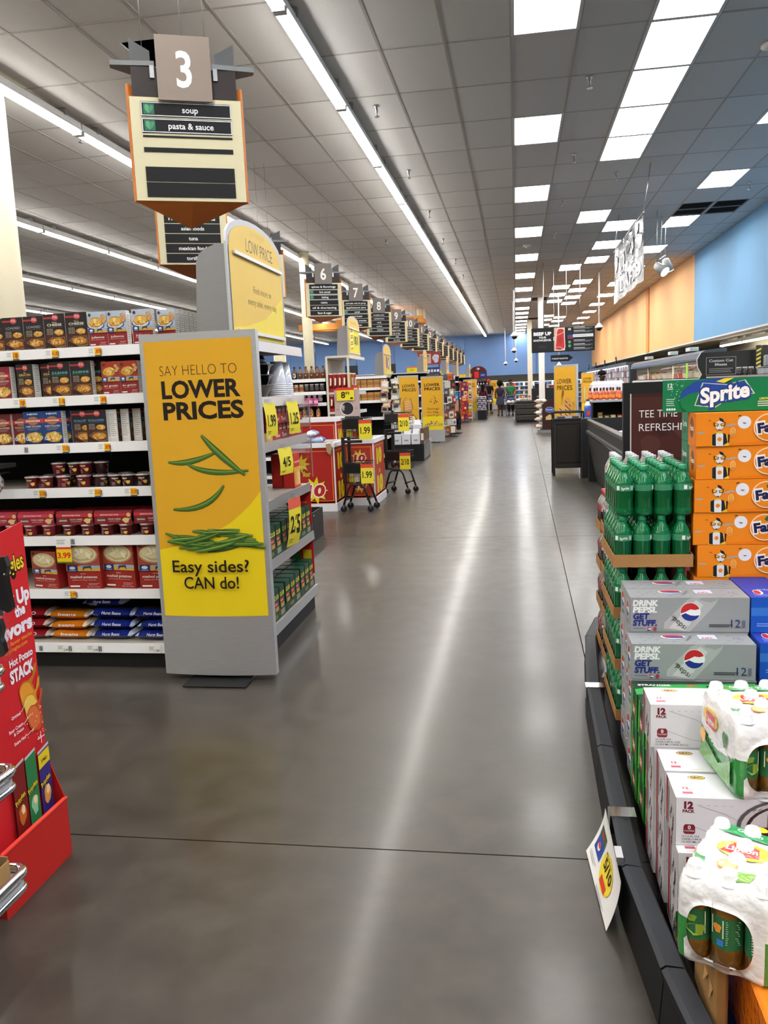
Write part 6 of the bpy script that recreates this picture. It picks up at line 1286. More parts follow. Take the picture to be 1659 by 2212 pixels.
# ================================================================== syrup run, crisp-can shelf end and the ones behind
SY = [.14,.45,.74,1.09,1.335,1.52,1.73]
gondola('shelving_run','shelving run of syrup bottles seen beyond the crackers',-7.2,-3.10,13.40,14.80,1.74,SY,mid=14.0)
def flagon(kind, col, lab_c, cap, h=.215, r=.046, flat=.62):
    mb = MB('gloss').lathe([(r*.9,0,col),(r,.012,col),(r,h*.45,col),(r*.82,h*.64,col),(r*.38,h*.8,col),(r*.34,h*.88,col)],14,sy=flat); P = MB('card'); A = Art(P,(0,0,0),(1,0,0),(0,0,1)); A.bend = lambda x,y,q: Vector((x,-(r*flat+q+.001)*math.sqrt(max(.05,1-(x/r)**2)),y)); A.ell(0,h*.30,r*.62,h*.19,lab_c,14); A.ell(0,h*.32,r*.36,h*.07,'3A2A1E' if lab_c!='3A2A1E' else 'C8A060',12)
    proto(kind,'syrup_bottle','bottle',mb,[('cap',MB('plastic').lathe([(r*.4,h*.86,cap),(r*.4,h,cap),(.001,h,cap)],10)),('label_print',P)])
flagon('f_dark','2E1412','B23A32','1E1A1A'); flagon('f_white','2A1614','D8DCC4','1A1A1A'); flagon('f_brown','6A4228','3A2A1E','5A3A28'); flagon('f_amber','8A4A22','E0B078','7A2A1E',.2,.04); flagon('f_small','3A1210','8A2A26','2A1A18',.13,.036)
def jar(kind, body, lid, lab): 
    proto(kind,'jar','jar',MB('gloss').lathe([(.038,0,body),(.040,.01,body),(.040,.10,body),(.034,.112,body)],12),[('lid',MB('plastic').lathe([(.037,.11,lid),(.037,.128,lid),(.001,.128,lid)],12)),('label_print',MB('card').lathe([(.0405,.03,lab),(.0405,.085,lab)],12,cap=False))])
jar('j_green','6E6A3A','C8C4B8','3A4A2A'); jar('j_nut','B08A62','D8D0C0','8A5A3A'); jar('j_dark','2A1E1C','C8C8C4','4A4644'); jar('j_jam','4A1420','D8D4CE','8A8490'); jar('j_pink','C0487E','C83A86','E8A0C4')
for k,(kinds,lv,n,x0,dx) in enumerate(((['f_dark','f_white','f_white','f_brown','f_brown','f_brown'],6,11,-4.12,.098),(['j_green','j_nut','j_nut','j_dark','j_dark'],5,11,-4.05,.088),(['j_jam'],4,9,-3.95,.092),(['f_amber'],3,7,-3.95,.115))):
    for i in range(n):
        kd = kinds[min(i*len(kinds)//n,len(kinds)-1)]; spawn(kd, f'{["syrup bottle","glass jar","dark jam jar","amber syrup bottle"][k]} on the {["top","second","third","fourth"][k]} syrup shelf, {ORD[n-1-i]} from the can shelves', (x0+dx*i,13.475,SY[lv]+.001))
for i in range(4): spawn('j_pink', f'pink lidded jar clipped to the third syrup shelf, {ORD[i]} of four', (-3.52+.085*i,13.36,SY[4]-.03), group='pink jars', s=.9)
put('ledge', MB('clear').box((-3.58,13.31,SY[4]-.034),(-3.22,13.398,SY[4]-.031),'E0E0E0'), label='clear ledge holding the four pink jars', cat='ledge')
def end_unit(name, lab, x0, x1, y0, y1, zs, top, col='C9C4BA'):
    r = empty(name, label=lab, cat='shelving')
    put('back_panel', MB('matte').box((x0,y0+.02,0),(x0+.03,y1-.02,top),'B9B3A8'), r); put('kick_plate', MB('paint').box((x0+.03,y0+.02,0),(x1-.03,y1-.02,.12),'1A1A1C'), r)
    for z in zs:
        s = put('shelf', MB('paint').box((x0+.03,y0,z-.035),(x1-.012,y1,z),'CFCBC4'), r); put('price_rail', MB('plastic').box((x1-.012,y0,z-.05),(x1,y1,z+.004),'E0E0E2'), s)
    for x in (x0+.005,x1-.05): put('upright', MB('paint').box((x,y0-.012,0),(x+.035,y0,top),'D6D0C0'), r)
    return r
CH = [.16,.5,.85,1.18,1.50]
end_unit('shelf_end','pale shelf end of red crisp cans beyond the red bins',-3.085,-2.67,13.40,14.75,CH+[2.09],2.08)
proto('crisp','crisp_can','can',MB('gloss').lathe([(.037,0,'B22A2C'),(.037,.23,'B22A2C'),(.038,.233,'D8D0CC'),(.038,.25,'E8E4E0'),(.001,.25,'E8E4E0')],14),[('label_print',MB('card').prism([(-.012,.05),(.014,.06),(.020,.17),(-.006,.18)],-.0395,-.036,'y','F0E2C8'))])
proto('crisp_y','crisp_can','can',MB('gloss').lathe([(.037,0,'D89A2A'),(.037,.23,'D89A2A'),(.038,.233,'D8D0CC'),(.038,.25,'E8E4E0'),(.001,.25,'E8E4E0')],14),[('label_print',MB('card').prism([(-.012,.05),(.014,.06),(.020,.17),(-.006,.18)],-.0395,-.036,'y','7A2A1E'))])
for lv in (4,3):
    for i in range(5): spawn('crisp' if i!=4 else 'crisp_y', f'red crisp can facing the camera, {ORD[i]} along the {["upper","lower"][4-lv]} end shelf', (-3.015+.077*i,13.455,CH[lv]+.056), group='crisp cans on the end shelf', s=(1,1,1 if lv==4 else .86))
    for i in range(6): spawn('crisp' if i%3 else 'crisp_y', f'crisp can on the walkway side, {ORD[i]} along the {["upper","lower"][4-lv]} end shelf', (-2.735,13.56+.085*i,CH[lv]+.056), QT, group='crisp cans on the end shelf', s=(1,1,1 if lv==4 else .86))
    o = put('can_tray', MB('card').box((-3.05,13.412,CH[lv]+.001),(-2.69,14.1,CH[lv]+.055),'A02824'), label=f'red cardboard base under the {["upper","lower"][4-lv]} row of crisp cans', cat='tray')
    for i in range(3): put('front_print', MB('card').box((-2.689,13.5+.2*i,CH[lv]+.012),(-2.687,13.62+.2*i,CH[lv]+.045),'7A1A1C'), o)
spawn('dome_candy','arched yellow header sign with candy rolls and 10 for 10 price',(-2.70,14.0,2.092))
def block_pack(name, lab, x, y, z, w_, d_, h, col, c2='E8E0D0', rz=0, cat='box', grp=None, fin='card'):
    o = put(name, MB(fin).rbox((-w_/2,0,0),(w_/2,d_,h),.004,col), loc=(x,y,z), rz=rz, label=lab, cat=cat, group=grp)
    put('front_print', MB('card').box((-w_*.38,-.002,h*.25),(w_*.38,-.0005,h*.68),c2), o); return o
block_pack('candy_box','orange red candy box on top beside the candy header',-3.15,13.6,1.731,.14,.1,.10,'E0502E','F0785A'); block_pack('candy_box','orange red candy box farther back on top of the syrup shelf',-3.30,13.6,1.731,.12,.1,.10,'D8482A','F08A6A')
# kraft carton shelving
KR = [.16,.55,.95,1.30,1.56]
gondola('shelving_run','shelving run of kraft cartons behind the crisp can shelf end',-5.5,-2.62,16.90,18.1,1.80,KR+[1.795],mid=17.5)
for lv,n in ((4,9),(3,6)):
    for i in range(n):
        o = block_pack('kraft_carton', f'small kraft carton, {ORD[i]} from the shelf end on the {["upper","lower"][4-lv]} kraft shelf', -2.70-.135*i,16.945,KR[lv]+.001,.125,.2,.17,'C08A4E','C08A4E',grp='kraft cartons'); 
        P = MB('card'); A = Art(P,(-.0625,-.0022,0),(1,0,0),(0,0,1))
        for q in range(4): A.band([(.01+.03*q,.06),(.03+.03*q,.10),(.02+.03*q,.12)],.010,'3A2A1E')
        put('lettering', P, o)
spawn('dome_pack','arched yellow header sign with two round packs over the kraft cartons',(-2.68,17.5,1.797))
# white boxes on a black platform
o = put('platform', MB('paint').box((-2.78,17.15,.0),(-1.96,20.1,.35),'101113'), label='low black platform under the white angled boxes', cat='platform') if False else put('platform', MB('paint').box((-2.60,17.15,.0),(-1.93,18.5,.35),'101113'), label='low black platform under the white angled boxes', cat='platform')
put('glass_guard', MB('clear').box((-1.915,17.1,.05),(-1.910,18.6,.42),'C8D0D4'), o)
for r_ in range(2):
    for i in range(3): 
        b = block_pack('white_box', f'white slant topped box, {ORD[i]} in the {["front","rear"][r_]} row on the black platform', -2.50+.20*i,17.20+.30*r_,.352+.16*r_,.18,.26,.22+.02*r_,'E4E4EA','E4E4EA',rz=.06*(i%3-1),grp='white slant topped boxes')
        put('top_flap', MB('card').prism([(.0,.0),(.10,.09),(.10,.0)],-.07,.07,'x','D8D8DE'), b, (0,.16,.22+.02*r_)); put('lettering', MB('card').box((-.04,-.003,.07),(.045,-.0021,.10),'9A9AA4'), b)
for i in range(3): block_pack('white_box', f'low white box under the rear row, {ORD[i]} on the black platform', -2.50+.20*i,17.50,.351,.18,.3,.155,'D8D8E0','C8C8D0',grp='low white boxes')
for i in range(4): block_pack('sweet_box', f'brown and white open box at the walkway edge of the platform, {ORD[i]}', -1.962,17.22+.28*i,.352,.075,.2,.33,'6A5038','E8E4DC',rz=0,grp='brown boxes at the platform edge')
# --- far shelf ends, each with its own goods
PAL = ['C23A2E','2A4AA0','E8C23A','3A7A4A','E8E4DC','8A3A6A','D8742A','5A8AC8','2A2A30','C8B49A']
def far_end(n, y, xe, top, seed, dome_k, topper=True, header=None):
    r = gondola('shelving_run', f'far shelving run with assorted goods, {ORD[n]} beyond the white boxes', xe-3, xe, y, y+1.3, top, [.15,.55,.95,1.32,top-.25], mid=y+.65)
    put('top_shelf', MB('paint').box((xe-3,y,top-.03),(xe,y+1.3,top),'C8C6C2'), r)
    R = random.Random(seed); zs = [.151,.551,.951,1.321]
    for lv, z in enumerate(zs):
        for i in range(6):
            w_, h = R.uniform(.09,.15), R.uniform(.18,.30); block_pack('grocery_pack', f'{["red","blue","yellow","green","white","plum","orange","sky blue","black","tan"][(seed+i*3+lv)%10]} pack, {ORD[i]} from the end on the {["bottom","second","third","top"][lv]} shelf of the {ORD[n]} far run', xe-.10-.165*i,y+.06+R.uniform(0,.04),z,w_,.1,h,PAL[(seed+i*3+lv)%10],PAL[(seed+i*7+lv*3+4)%10],grp=f'packs on far run {n+1}')
    if dome_k: spawn(dome_k, f'arched yellow header sign over the {ORD[n]} far run', (xe-.04,y+.65,top+.002))
    if topper:
        t = put('topper_card', MB('card').box((xe-.52,y-.004,top+.001),(xe-.22,y,top+.16),'E2CE26'), label=f'small yellow card with red top edge on the {ORD[n]} far run', cat='price card'); put('top_edge', MB('card').box((xe-.52,y-.006,top+.13),(xe-.22,y-.0045,top+.16),'E0603A'), t); put('lettering', MB('card').box((xe-.42,y-.006,top+.06),(xe-.32,y-.0045,top+.075),'8A7A1A'), t)
far_end(0,24.2,-2.62,1.98,3,'dome_low'); far_end(1,30.3,-2.45,2.0,4,'dome_pack'); far_end(2,36.4,-2.5,2.0,5,'dome_low'); far_end(3,42.5,-2.3,2.0,6,'dome_pack'); far_end(4,47.2,-2.2,2.0,7,None)
# candy header with children pictured on a brown board
t = empty('candy_display', (-2.85,27.6,0), label='brown topped candy display with blue bags and a picture header', cat='display')
put('post', MB('paint').box((-.34,.30,0),(-.30,.34,2.70),'5A2A22'), t); put('post', MB('paint').box((.30,.30,0),(.34,.34,2.70),'5A2A22'), t)
put('header_board', MB('card').box((-.38,.26,2.28),(.38,.299,2.70),'8A3A30'), t); P = MB('card'); A = Art(P,(-.36,.26,2.28),(1,0,0),(0,0,1)); A.rect(.04,.04,.42,.36,'C8A898'); A.blob(.13,.22,.07,.10,'D8B0A0'); A.blob(.28,.19,.07,.10,'C89A8A'); A.blob(.13,.29,.07,.04,'5A3A2E'); A.blob(.28,.28,.07,.04,'4A2E26'); A.blob(.58,.2,.11,.14,'BCC8DC'); A.text('save', .58, .2, .06, 'D88A8A', bold=.02); put('header_print', P, t)
put('shelf', MB('paint').box((-.38,.0,1.94),(.38,.34,1.982),'3A2A26'), t)
for k in range(7):
    b = put('bag', MB('film').prism([(-.055,0),(.055,0),(.06,.2),(-.06,.2)],-.03,.03,'y',['1E3A86','2A4A9A','16306E'][k%3]), t, (-.30+.10*k,.10,1.985)); put('front_print', MB('card').box((-.035,-.033,.05),(.035,-.031,.13),['E8ECF4','E8D8A0','D8E0F0'][k%3]), b)
# wire carousels of bright bags
def carousel(lab, x, y, n, seed, h=1.75, cols=PAL):
    t = empty('bag_carousel', (x,y,0), label=lab, cat='rack'); put('pole', MB('steel').tube([(0,0,.03),(0,0,h)],.02,8,'A8A8AC'), t); put('base', MB('paint').lathe([(.22,0,'2A2A2C'),(.22,.03,'2A2A2C'),(.03,.05,'2A2A2C')],16), t); R = random.Random(seed)
    for lv in range(n):
        for k in range(6):
            a = k*math.pi/3+lv*.4; z = .12+(h-.3)*lv/(n-1); c = cols[R.randrange(len(cols))]
            b = put('bag', MB('film').prism([(-.07,0),(.07,0),(.075,.17),(.06,.2),(-.06,.2),(-.075,.17)],-.025,.025,'y',c), t, (.14*math.cos(a),.14*math.sin(a),z), rz=a+math.pi/2); put('front_print', MB('card').box((-.045,-.028,.05),(.045,-.026,.13),cols[R.randrange(len(cols))]), b)
carousel('tall carousel of bright snack bags right of the nuts sign', -2.02,25.6,8,1,1.9,['E8E4DC','C8B49A','8A5A3A','C8642A','2A2A3A','E4DCD0','B0382E','F0E8D8','6A6E78']); carousel('dark carousel of halloween bags below the gift poster', -1.98,27.2,5,2,1.0,['1A1418','3A1E16','2A2A6A','C8642A','16161A'])
carousel('carousel of orange and red bags before the pan picture sign', -2.2,35.6,8,4,1.7,['C8522A','D87A3A','A83A2A','E8C8A0','5A2A6A'])
t = empty('gift_poster', (-1.98,26.7,0), label='black framed blue gift poster reading 10 dollars on a stand', cat='poster'); put('stand', MB('paint').box((-.02,0,0),(.02,.03,.8),'1A1A1C'), t); put('frame', MB('paint').box((-.17,-.03,.72),(.17,.0,1.36),'16161A'), t); P = MB('card'); A = Art(P,(-.15,-.03,.74),(1,0,0),(0,0,1)); A.rect(0,0,.30,.60,'2A86C0'); A.rect(0,0,.30,.08,'E0938A'); A.poly([(.12,0),(.30,0),(.30,.34),(.24,.36),(.20,.12)],'D8A08A'); A.poly([(.02,.09),(.2,.09),(.22,.34),(.04,.36)],'1A2028'); A.text('$10', .18, .40, .09, 'D8ECF6', bold=.02); A.text('GIVE', .10, .52, .04, 'D8ECF6'); put('poster_print', P, t)
t = empty('bucket_rack', (-2.2,36.9,0), label='white wire rack of halloween goods with two orange pumpkin buckets', cat='rack')
for x in (-.26,.24): put('post', MB('paint').box((x,-.02,0),(x+.03,.3,1.75),'C8A898'), t)
for z in (.12,.55,.95,1.3,1.7): put('shelf', MB('paint').box((-.25,-.03,z),(.26,.30,z+.03),'E8E4E0'), t)
for k in range(2):
    b = put('pumpkin_bucket', MB('plastic').lathe([(.06,0,'E0562A'),(.11,.06,'E0562A'),(.115,.11,'E86A34'),(.09,.17,'E0562A'),(.001,.165,'7A2A14')],14,(-.12+.24*k,.08,.151)), t); put('face_print', MB('card').prism([(-.17+.24*k,.25),(-.07+.24*k,.25),(-.12+.24*k,.21)],-.045,-.036,'y','1A1212'), b)
R_ = random.Random(6)
for lv,z in enumerate((.581,.981,1.331)):
    for i in range(4): b = put('wrapped_toy', MB('film').prism([(-.05,0),(.05,0),(.045,.2),(-.045,.2)],-.03,.03,'y',['2A2A5A','E8E4E0','5A3A7A','F0EEEA'][(i+lv)%4]), t, (-.18+.12*i,.08,z)); put('front_print', MB('card').box((-.03,-.033,.06),(.03,-.031,.13),['E8E4F0','5A2A6A','C83A3A','2A3A6A'][(i+lv)%4]), b)
# pallets of wrapped paper, arched cola rack
o = put('pack_pallet', MB('paint').box((-1.74,37.9,0),(-1.36,38.9,.42),'16131C'), label='black stand of stacked white and navy paper packs', cat='stand')
for lv in range(5):
    for k in range(2): block_pack('paper_pack', f'white and navy paper pack, {ORD[lv]} layer of the stack, {["left","right"][k]} one', -1.65+.195*k,37.93,.422+.125*lv,.19,.5,.12,'26244A' if lv%2 else 'D8D6E4','D8D6E4' if lv%2 else '26244A',grp='stacked paper packs',fin='film')
t = empty('cola_rack', (-1.95,43.9,0), label='brown arched cola rack with red card standing past the pan sign', cat='rack'); put('arch_board', MB('card').prism([(-.45,1.9),(.45,1.9)]+[(.45*math.cos(a),2.2+.34*math.sin(a)) for a in [i*math.pi/10 for i in range(11)]],-.02,.02,'y','4A1E1C'), t); put('leg', MB('paint').box((-.43,-.015,0),(-.38,.015,1.9),'3A1816'), t); put('leg', MB('paint').box((.38,-.015,0),(.43,.015,1.9),'3A1816'), t)
P = MB('card'); A = Art(P,(-.45,-.02,1.9),(1,0,0),(0,0,1)); globe(A,.45,.5,.07); A.rect(.25,.03,.48,.36,'D82A2A'); A.rect(.54,.06,.84,.30,'1E3A96'); A.text('pepsi',.69,.15,.07,'F0F0F4'); A.blob(-.05,.16,.2,.14,'A8784A'); put('arch_print', P, t)
for lv in range(4):
    put('shelf', MB('paint').box((-.44,.02,.2+.45*lv),(.44,.4,.23+.45*lv),'2A2A2C'), t)
    for k in range(6): put('bottle', MB('gloss').lathe([(.05,0,'1E1210'),(.05,.17,'B0241E' if k%2 else '1E3A8A'),(.05,.24,'1E1210'),(.015,.31,'C82A2A'),(.001,.32,'C82A2A')],8,(-.36+.14*k,.12,.231+.45*lv)), t)
# timber canopies hung over the far left departments
for k,(x,y,l,z) in enumerate(((-7.6,36,1.6,4.2),(-5.2,33,1.7,4.05))):
    t = empty('timber_canopy',(x,y,z),label=f'orange timber canopy hung over the far departments, {["farther left","nearer the aisle 9 sign"][k]}',cat='canopy')
    for q in range(4): put('beam', MB('matte').box((-l,-.6+.4*q,0),(l,-.48+.4*q,.18),'C8863E'), t)
    put('fascia', MB('matte').box((-l-.02,-.66,-.02),(l+.02,-.605,.24),'D8944A'), t)
    for sx in (-1,1): put('wire', MB('steel').tube([(sx*l*.8,0,.18),(sx*l*.8,0,CZ-z)],.01,5,'8A8A8A'), t)
for k,x in enumerate((-11.2,-8.9,-6.8)):
    t = empty('menu_sign',(x,45,0),label=f'dark bakery sign by the far blue wall, {ORD[k]} counted from the far side',cat='sign'); put('board', MB('paint').box((-.35,0,2.1),(.35,.05,2.9),'2A2C34'), t); put('face', MB('card').box((-.2,-.004,2.3),(.2,-.001,2.5),'C8CCD0'), t)
    for sx in (-.3,.3): put('hanger', MB('steel').tube([(sx,.02,2.9),(sx,.02,CZ)],.012,5,'6A6A6E'), t)

# ================================================================== right of the walkway
# open freezer chest
t = empty('chest_freezer', (0,0,0), label='long open black chest freezer with bumper rails behind the poster', cat='freezer')
fy0, fy1 = 6.6, 12.75
put('body', MB('paint').prism([(1.17,.0),(1.07,.55),(1.05,.70),(1.05,.90),(1.20,.90),(1.22,.66),(2.75,.66),(2.8,.90),(2.95,.90),(2.95,.0)], fy0, fy1, 'y', '17191B'), t)
put('bumper', MB('rubber').prism([(1.05,.705),(1.028,.715),(1.022,.745),(1.028,.775),(1.05,.785)], fy0, fy1+.02, 'y', '2A2C2E'), t); put('bumper_highlight', MB('chrome').box((1.016,fy0,.738),(1.0215,fy1+.02,.752),'B0B4B4'), t)  # the bumper's highlight is drawn in as a pale chrome strip
put('rim', MB('plastic').prism([(1.04,.902),(1.04,.935),(1.06,.950),(1.10,.950),(1.14,.93),(1.14,.902)], fy0, fy1+.01, 'y', '3A3E42'), t); put('rim_highlight', MB('chrome').box((1.07,fy0,.9505),(1.09,fy1,.955),'C4C8C8'), t)  # pale chrome line along the rim paints in its highlight
put('end_wall', MB('paint').box((1.06,fy1,.0),(2.94,fy1+.06,.955),'1C1E20'), t); put('end_wall', MB('paint').box((1.06,fy0-.06,.0),(2.94,fy0,.955),'1C1E20'), t)
R_ = random.Random(21)
for i in range(26):
    x, y = 1.40+.26*(i%5)+R_.uniform(-.03,.03), 7.5+.85*(i//5)+R_.uniform(-.2,.2); c = ['E4E8EA','D4DCDC','F0F2F2','C8D8CC','DDE4EC'][i%5]
    mb = MB('film'); mb.ball((0,0,0),.13,c,9,6,sz=.5,sy=.8); o = put('frozen_bag', mb, loc=(x,y,.745), rot=(R_.uniform(-.2,.2),R_.uniform(-.2,.2),i), label=f'pale bag of frozen food, {ORD[i%5]} across, {ORD[i//5]} row from the near end of the freezer', cat='frozen bag', group='bags in the chest freezer'); put('front_print', MB('card').box((-.05,-.04,.061),(.05,.04,.064),['8AB0A0','C8C8D0','A0B8D0'][i%3]), o)
# black cabinet with gallery rail
t = empty('host_cabinet', (.825,13.70,0), label='black wooden cabinet with gallery rail before the chicken breast sign', cat='cabinet')
w_ = .238; K = '15120F'
put('body', MB('paint').box((-w_+.03,.015,.12),(w_-.03,.46,.90),'14110F'), t); put('top', MB('paint').box((-w_-.01,-.01,.90),(w_+.01,.50,.925),K), t)
for sx in (-1,1):
    for y in (.0,.44): put('leg', MB('paint').box((sx*w_-.022,y,0),(sx*w_+.022,y+.04,.90),K), t)
for z0,z1 in ((.135,.19),(.84,.895)): put('cross_rail', MB('paint').box((-w_+.022,.002,z0),(w_-.022,.014,z1),'1E1A17'), t)
put('door_panel', MB('paint').rbox((-w_+.05,.006,.21),(w_-.05,.014,.82),.004,'191512'), t)
g = [(-w_,.02),(w_,.02),(w_,.46),(-w_,.46)]; rail = MB('paint')
for x,y in g: put('gallery_post', MB('paint').box((x-.012,y-.012,.925),(x+.012,y+.012,1.02),K), t)
put('gallery_rail', MB('paint').tube([(x,y,1.025) for x,y in g], .014, 6, K, closed=True), t); put('tray', MB('paint').box((-w_+.07,.1,.926),(w_-.07,.4,.955),'4A4A4C'), t); put('card_holder', MB('card').box((-.05,.06,.926),(.06,.075,.96),'B8B8BC'), t)
# island case behind: grey top, loaves below, sauces on top
t = empty('island_case', (0,0,0), label='black display case with grey top and hot sauce bottles behind the freezer', cat='case')
put('base', MB('paint').box((1.20,13.55,0),(3.2,14.9,.86),'101012'), t); put('back', MB('paint').box((1.20,14.2,.86),(3.2,14.9,1.17),'0E0E10'), t); put('top', MB('paint').box((1.18,13.5,1.17),(3.25,14.9,1.20),'9AA2AC'), t); put('divider', MB('paint').box((1.72,13.56,.86),(1.76,14.2,1.17),'121214'), t)
put('end_panel', MB('paint').box((1.18,13.52,.86),(1.20,14.2,1.17),'141416'), t)
for k in range(2):
    o = put('rib_pack', MB('film').prism([(-.08,0),(.08,0),(.08,.045),(-.08,.045)], 0, .38, 'y', 'C8683A'), loc=(1.90+.20*k,13.60,.87), rot=(math.radians(38),0,math.radians(-6)), label=f'orange sealed pack leaning in the black case, {["nearer","farther from"][k]} the divider', cat='package'); put('label_print', MB('card').box((-.05,.10,.0455),(.05,.26,.047),'8A4420'), o)
R_ = random.Random(17)
for i in range(9): block_pack('loaf_pack', f'small yellow and brown pack heaped left of the divider, {ORD[i]}', 1.33+.10*(i%4),13.62+.1*(i//4),.862+.045*(i//4),.075,.09,.05,['C8A04A','8A5A2A','D8C89A','A83A2A'][i%4],'E8D8B0',rz=R_.uniform(-.2,.2),grp='small packs left of the divider')
proto('sauce','sauce_bottle','bottle',MB('gloss').lathe([(.030,0,'B8401E'),(.032,.01,'B8401E'),(.032,.11,'C8521E'),(.014,.15,'C8521E')],10),[('cap',MB('plastic').lathe([(.016,.148,'1A1416'),(.016,.195,'1A1416'),(.001,.196,'1A1416')],8)),('label_print',MB('card').lathe([(.0325,.03,'E88A3A'),(.0325,.085,'E88A3A')],10,cap=False))])
for i in range(16): spawn('sauce', f'red hot sauce bottle with black cap, {ORD[i]} along the grey case top', (1.24+.098*i,13.75+.03*(i%2),1.201))
for i in range(6): spawn('sauce', f'red hot sauce bottle standing farther back, {ORD[i]} along the rear of the case top', (1.22+.11*i,14.3,1.201))
o = put('foam_cooler', MB('plastic').rbox((1.26,14.42,1.275),(1.80,14.85,1.50),.05,'EDEEF4'), label='large white rounded cooler on a red crate behind the sauces', cat='cooler'); put('handle', MB('plastic').box((1.42,14.412,1.36),(1.62,14.419,1.39),'D8DAE2'), o)
put('red_crate', MB('plastic').box((1.26,14.42,1.201),(1.80,14.85,1.273),'B02A26'), label='red crate under the white rounded cooler', cat='crate')
for i in range(6): block_pack('yellow_pack', f'low yellow pack at the far end of the case top, {ORD[i]}', 1.95+.13*i,14.45,1.201,.12,.2,.10,['E8A83A','E8E4E0','D8902A'][i%3],'F0E4C8',grp='yellow packs on the case top')
o = put('drink_bottle', MB('gloss').lathe([(.05,0,'B8C8DC'),(.055,.02,'3A5AB0'),(.055,.15,'3A5AB0'),(.05,.2,'C8D0D8'),(.02,.27,'C8D0D8')],14), loc=(1.10,13.35,.93), label='large blue labelled drink bottle standing at the freezer corner', cat='bottle'); put('cap', MB('plastic').lathe([(.022,.268,'2A2A30'),(.022,.30,'2A2A30'),(.001,.301,'2A2A30')],10), o); put('label_print', MB('card').box((-.02,-.0565,.05),(.03,-.0555,.12),'C8402E'), o)
put('side_stand', MB('paint').box((1.0,13.25,0),(1.17,13.47,.929),'1A1A1C'), label='narrow dark stand under the blue labelled bottle', cat='stand')
# bread rack
t = empty('bread_rack', (.70,26.0,0), label='brown sided rack of bagged bread before the chicken breast sign', cat='rack')
put('side_panel', MB('card').prism([(.08,.10),(.50,.10),(.50,1.03),(.30,1.0),(.16,.93),(.08,.86)], 0, .02, 'y', '3E1E1C'), t)
P = MB('card'); A = Art(P,(.08,0,.10),(1,0,0),(0,0,1)); A.ell(.22,.60,.13,.085,'C8D4EC'); A.ell(.22,.60,.12,.075,'2A56A8'); A.text('Kroger', .22, .58, .05, 'F0F4FA', bold=.02, slant=.2, fit=.19); A.poly([(.10,.32),(.34,.32),(.34,.38),(.28,.42),(.22,.46),(.16,.42),(.10,.38)],'D8B86A'); A.rect(.10,.29,.34,.33,'D8B8A8'); put('side_print', P, t)
put('base_grid', MB('steel').box((-.06,.02,.0),(.50,.7,.085),'9A9A9E'), t)
for z in (.12,.34,.54,.74,.90): put('shelf', MB('steel').box((.02,.03,z-.012),(.48,.7,z),'6A6460'), t)
R_ = random.Random(31)
for lv,z in enumerate((.12,.34,.54,.74,.90)):
    for k in range(3):
        mb = MB('film'); mb.ball((0,0,0),.11,['E4D8C8','D8C4A8','E8E0D4'][(lv+k)%3],9,6,sz=.6,sy=.6); o = put('bread_bag', mb, loc=(.70-.02+.14*(k%2),26.08+.16*k,z+.068), rz=R_.uniform(-.3,.3), label=f'bagged loaf, {ORD[k]} on the {ORD[lv]} shelf up of the bread rack', cat='bread', group='bagged loaves'); put('tie', MB('card').box((-.135,-.02,-.015),(-.095,.02,.02),['E8602E','F0EAE4','C83A2E'][(k+lv)%3]), o)
# low black meat bunkers with stepped bumpers
t = empty('meat_bunker', (0,0,0), label='low black meat bunker with three grey bumper bands in mid distance', cat='case')
x0, x1, y0, y1 = -.06, 2.3, 33.4, 37.5
put('body', MB('paint').box((x0+.05,y0+.05,.0),(x1,y1,.84),'191918'), t)
for k,z in enumerate((.10,.33,.56,.77)):
    put('bumper_band', MB('rubber').box((x0,y0,z),(x1,y1-.02,z+.17 if k<3 else z+.06),'3A3935' if k<3 else '2A2A28'), t); put('band_highlight', MB('steel').box((x0-.004,y0-.006,z+(.165 if k<3 else .05)),(x1,y0-.001,z+(.178 if k<3 else .062)),'8A8A86'), t)
put('glass_top', MB('gloss').box((x0+.1,y0+.1,.842),(x1,y1-.1,.86),'3A3E40'), t)
o = put('kiosk', MB('paint').box((.62,34.2,.861),(1.6,35.0,1.32),'1A1A1C'), label='black kiosk with white script on the meat bunker', cat='kiosk'); P = MB('card'); A = Art(P,(.62,34.2,.861),(1,0,0),(0,0,1)); A.text('Rich', .28, .10, .07, 'D8D8D8', slant=.2); put('lettering', P, o); put('crown', MB('paint').box((.75,34.25,1.321),(1.2,34.9,1.50),'141416'), o)
for k in range(6): o = put('flower_bunch', MB('matte').ball((0,0,.10),.040,['D8402E','E8C23A','C8A08A','3A6A3A','E07A5A','D83A4A'][k],8,5), loc=(.16+.075*k,34.5,.90), label=f'small bunch of flowers on the bunker, {ORD[k]} before the kiosk', cat='flowers', group='flower bunches'); put('wrap', MB('film').lathe([(.015,-.035,'D8D8D0'),(.034,.06,'D8E0D0')],8,(0,0,0)), o)
for k in range(5): block_pack('meat_tray', f'white meat tray near the bunker edge, {ORD[k]} along', .05+.0*k,33.8+.3*k,.862,.12,.18,.05,'E4E4E4','C89A9A',grp='trays on the bunker')
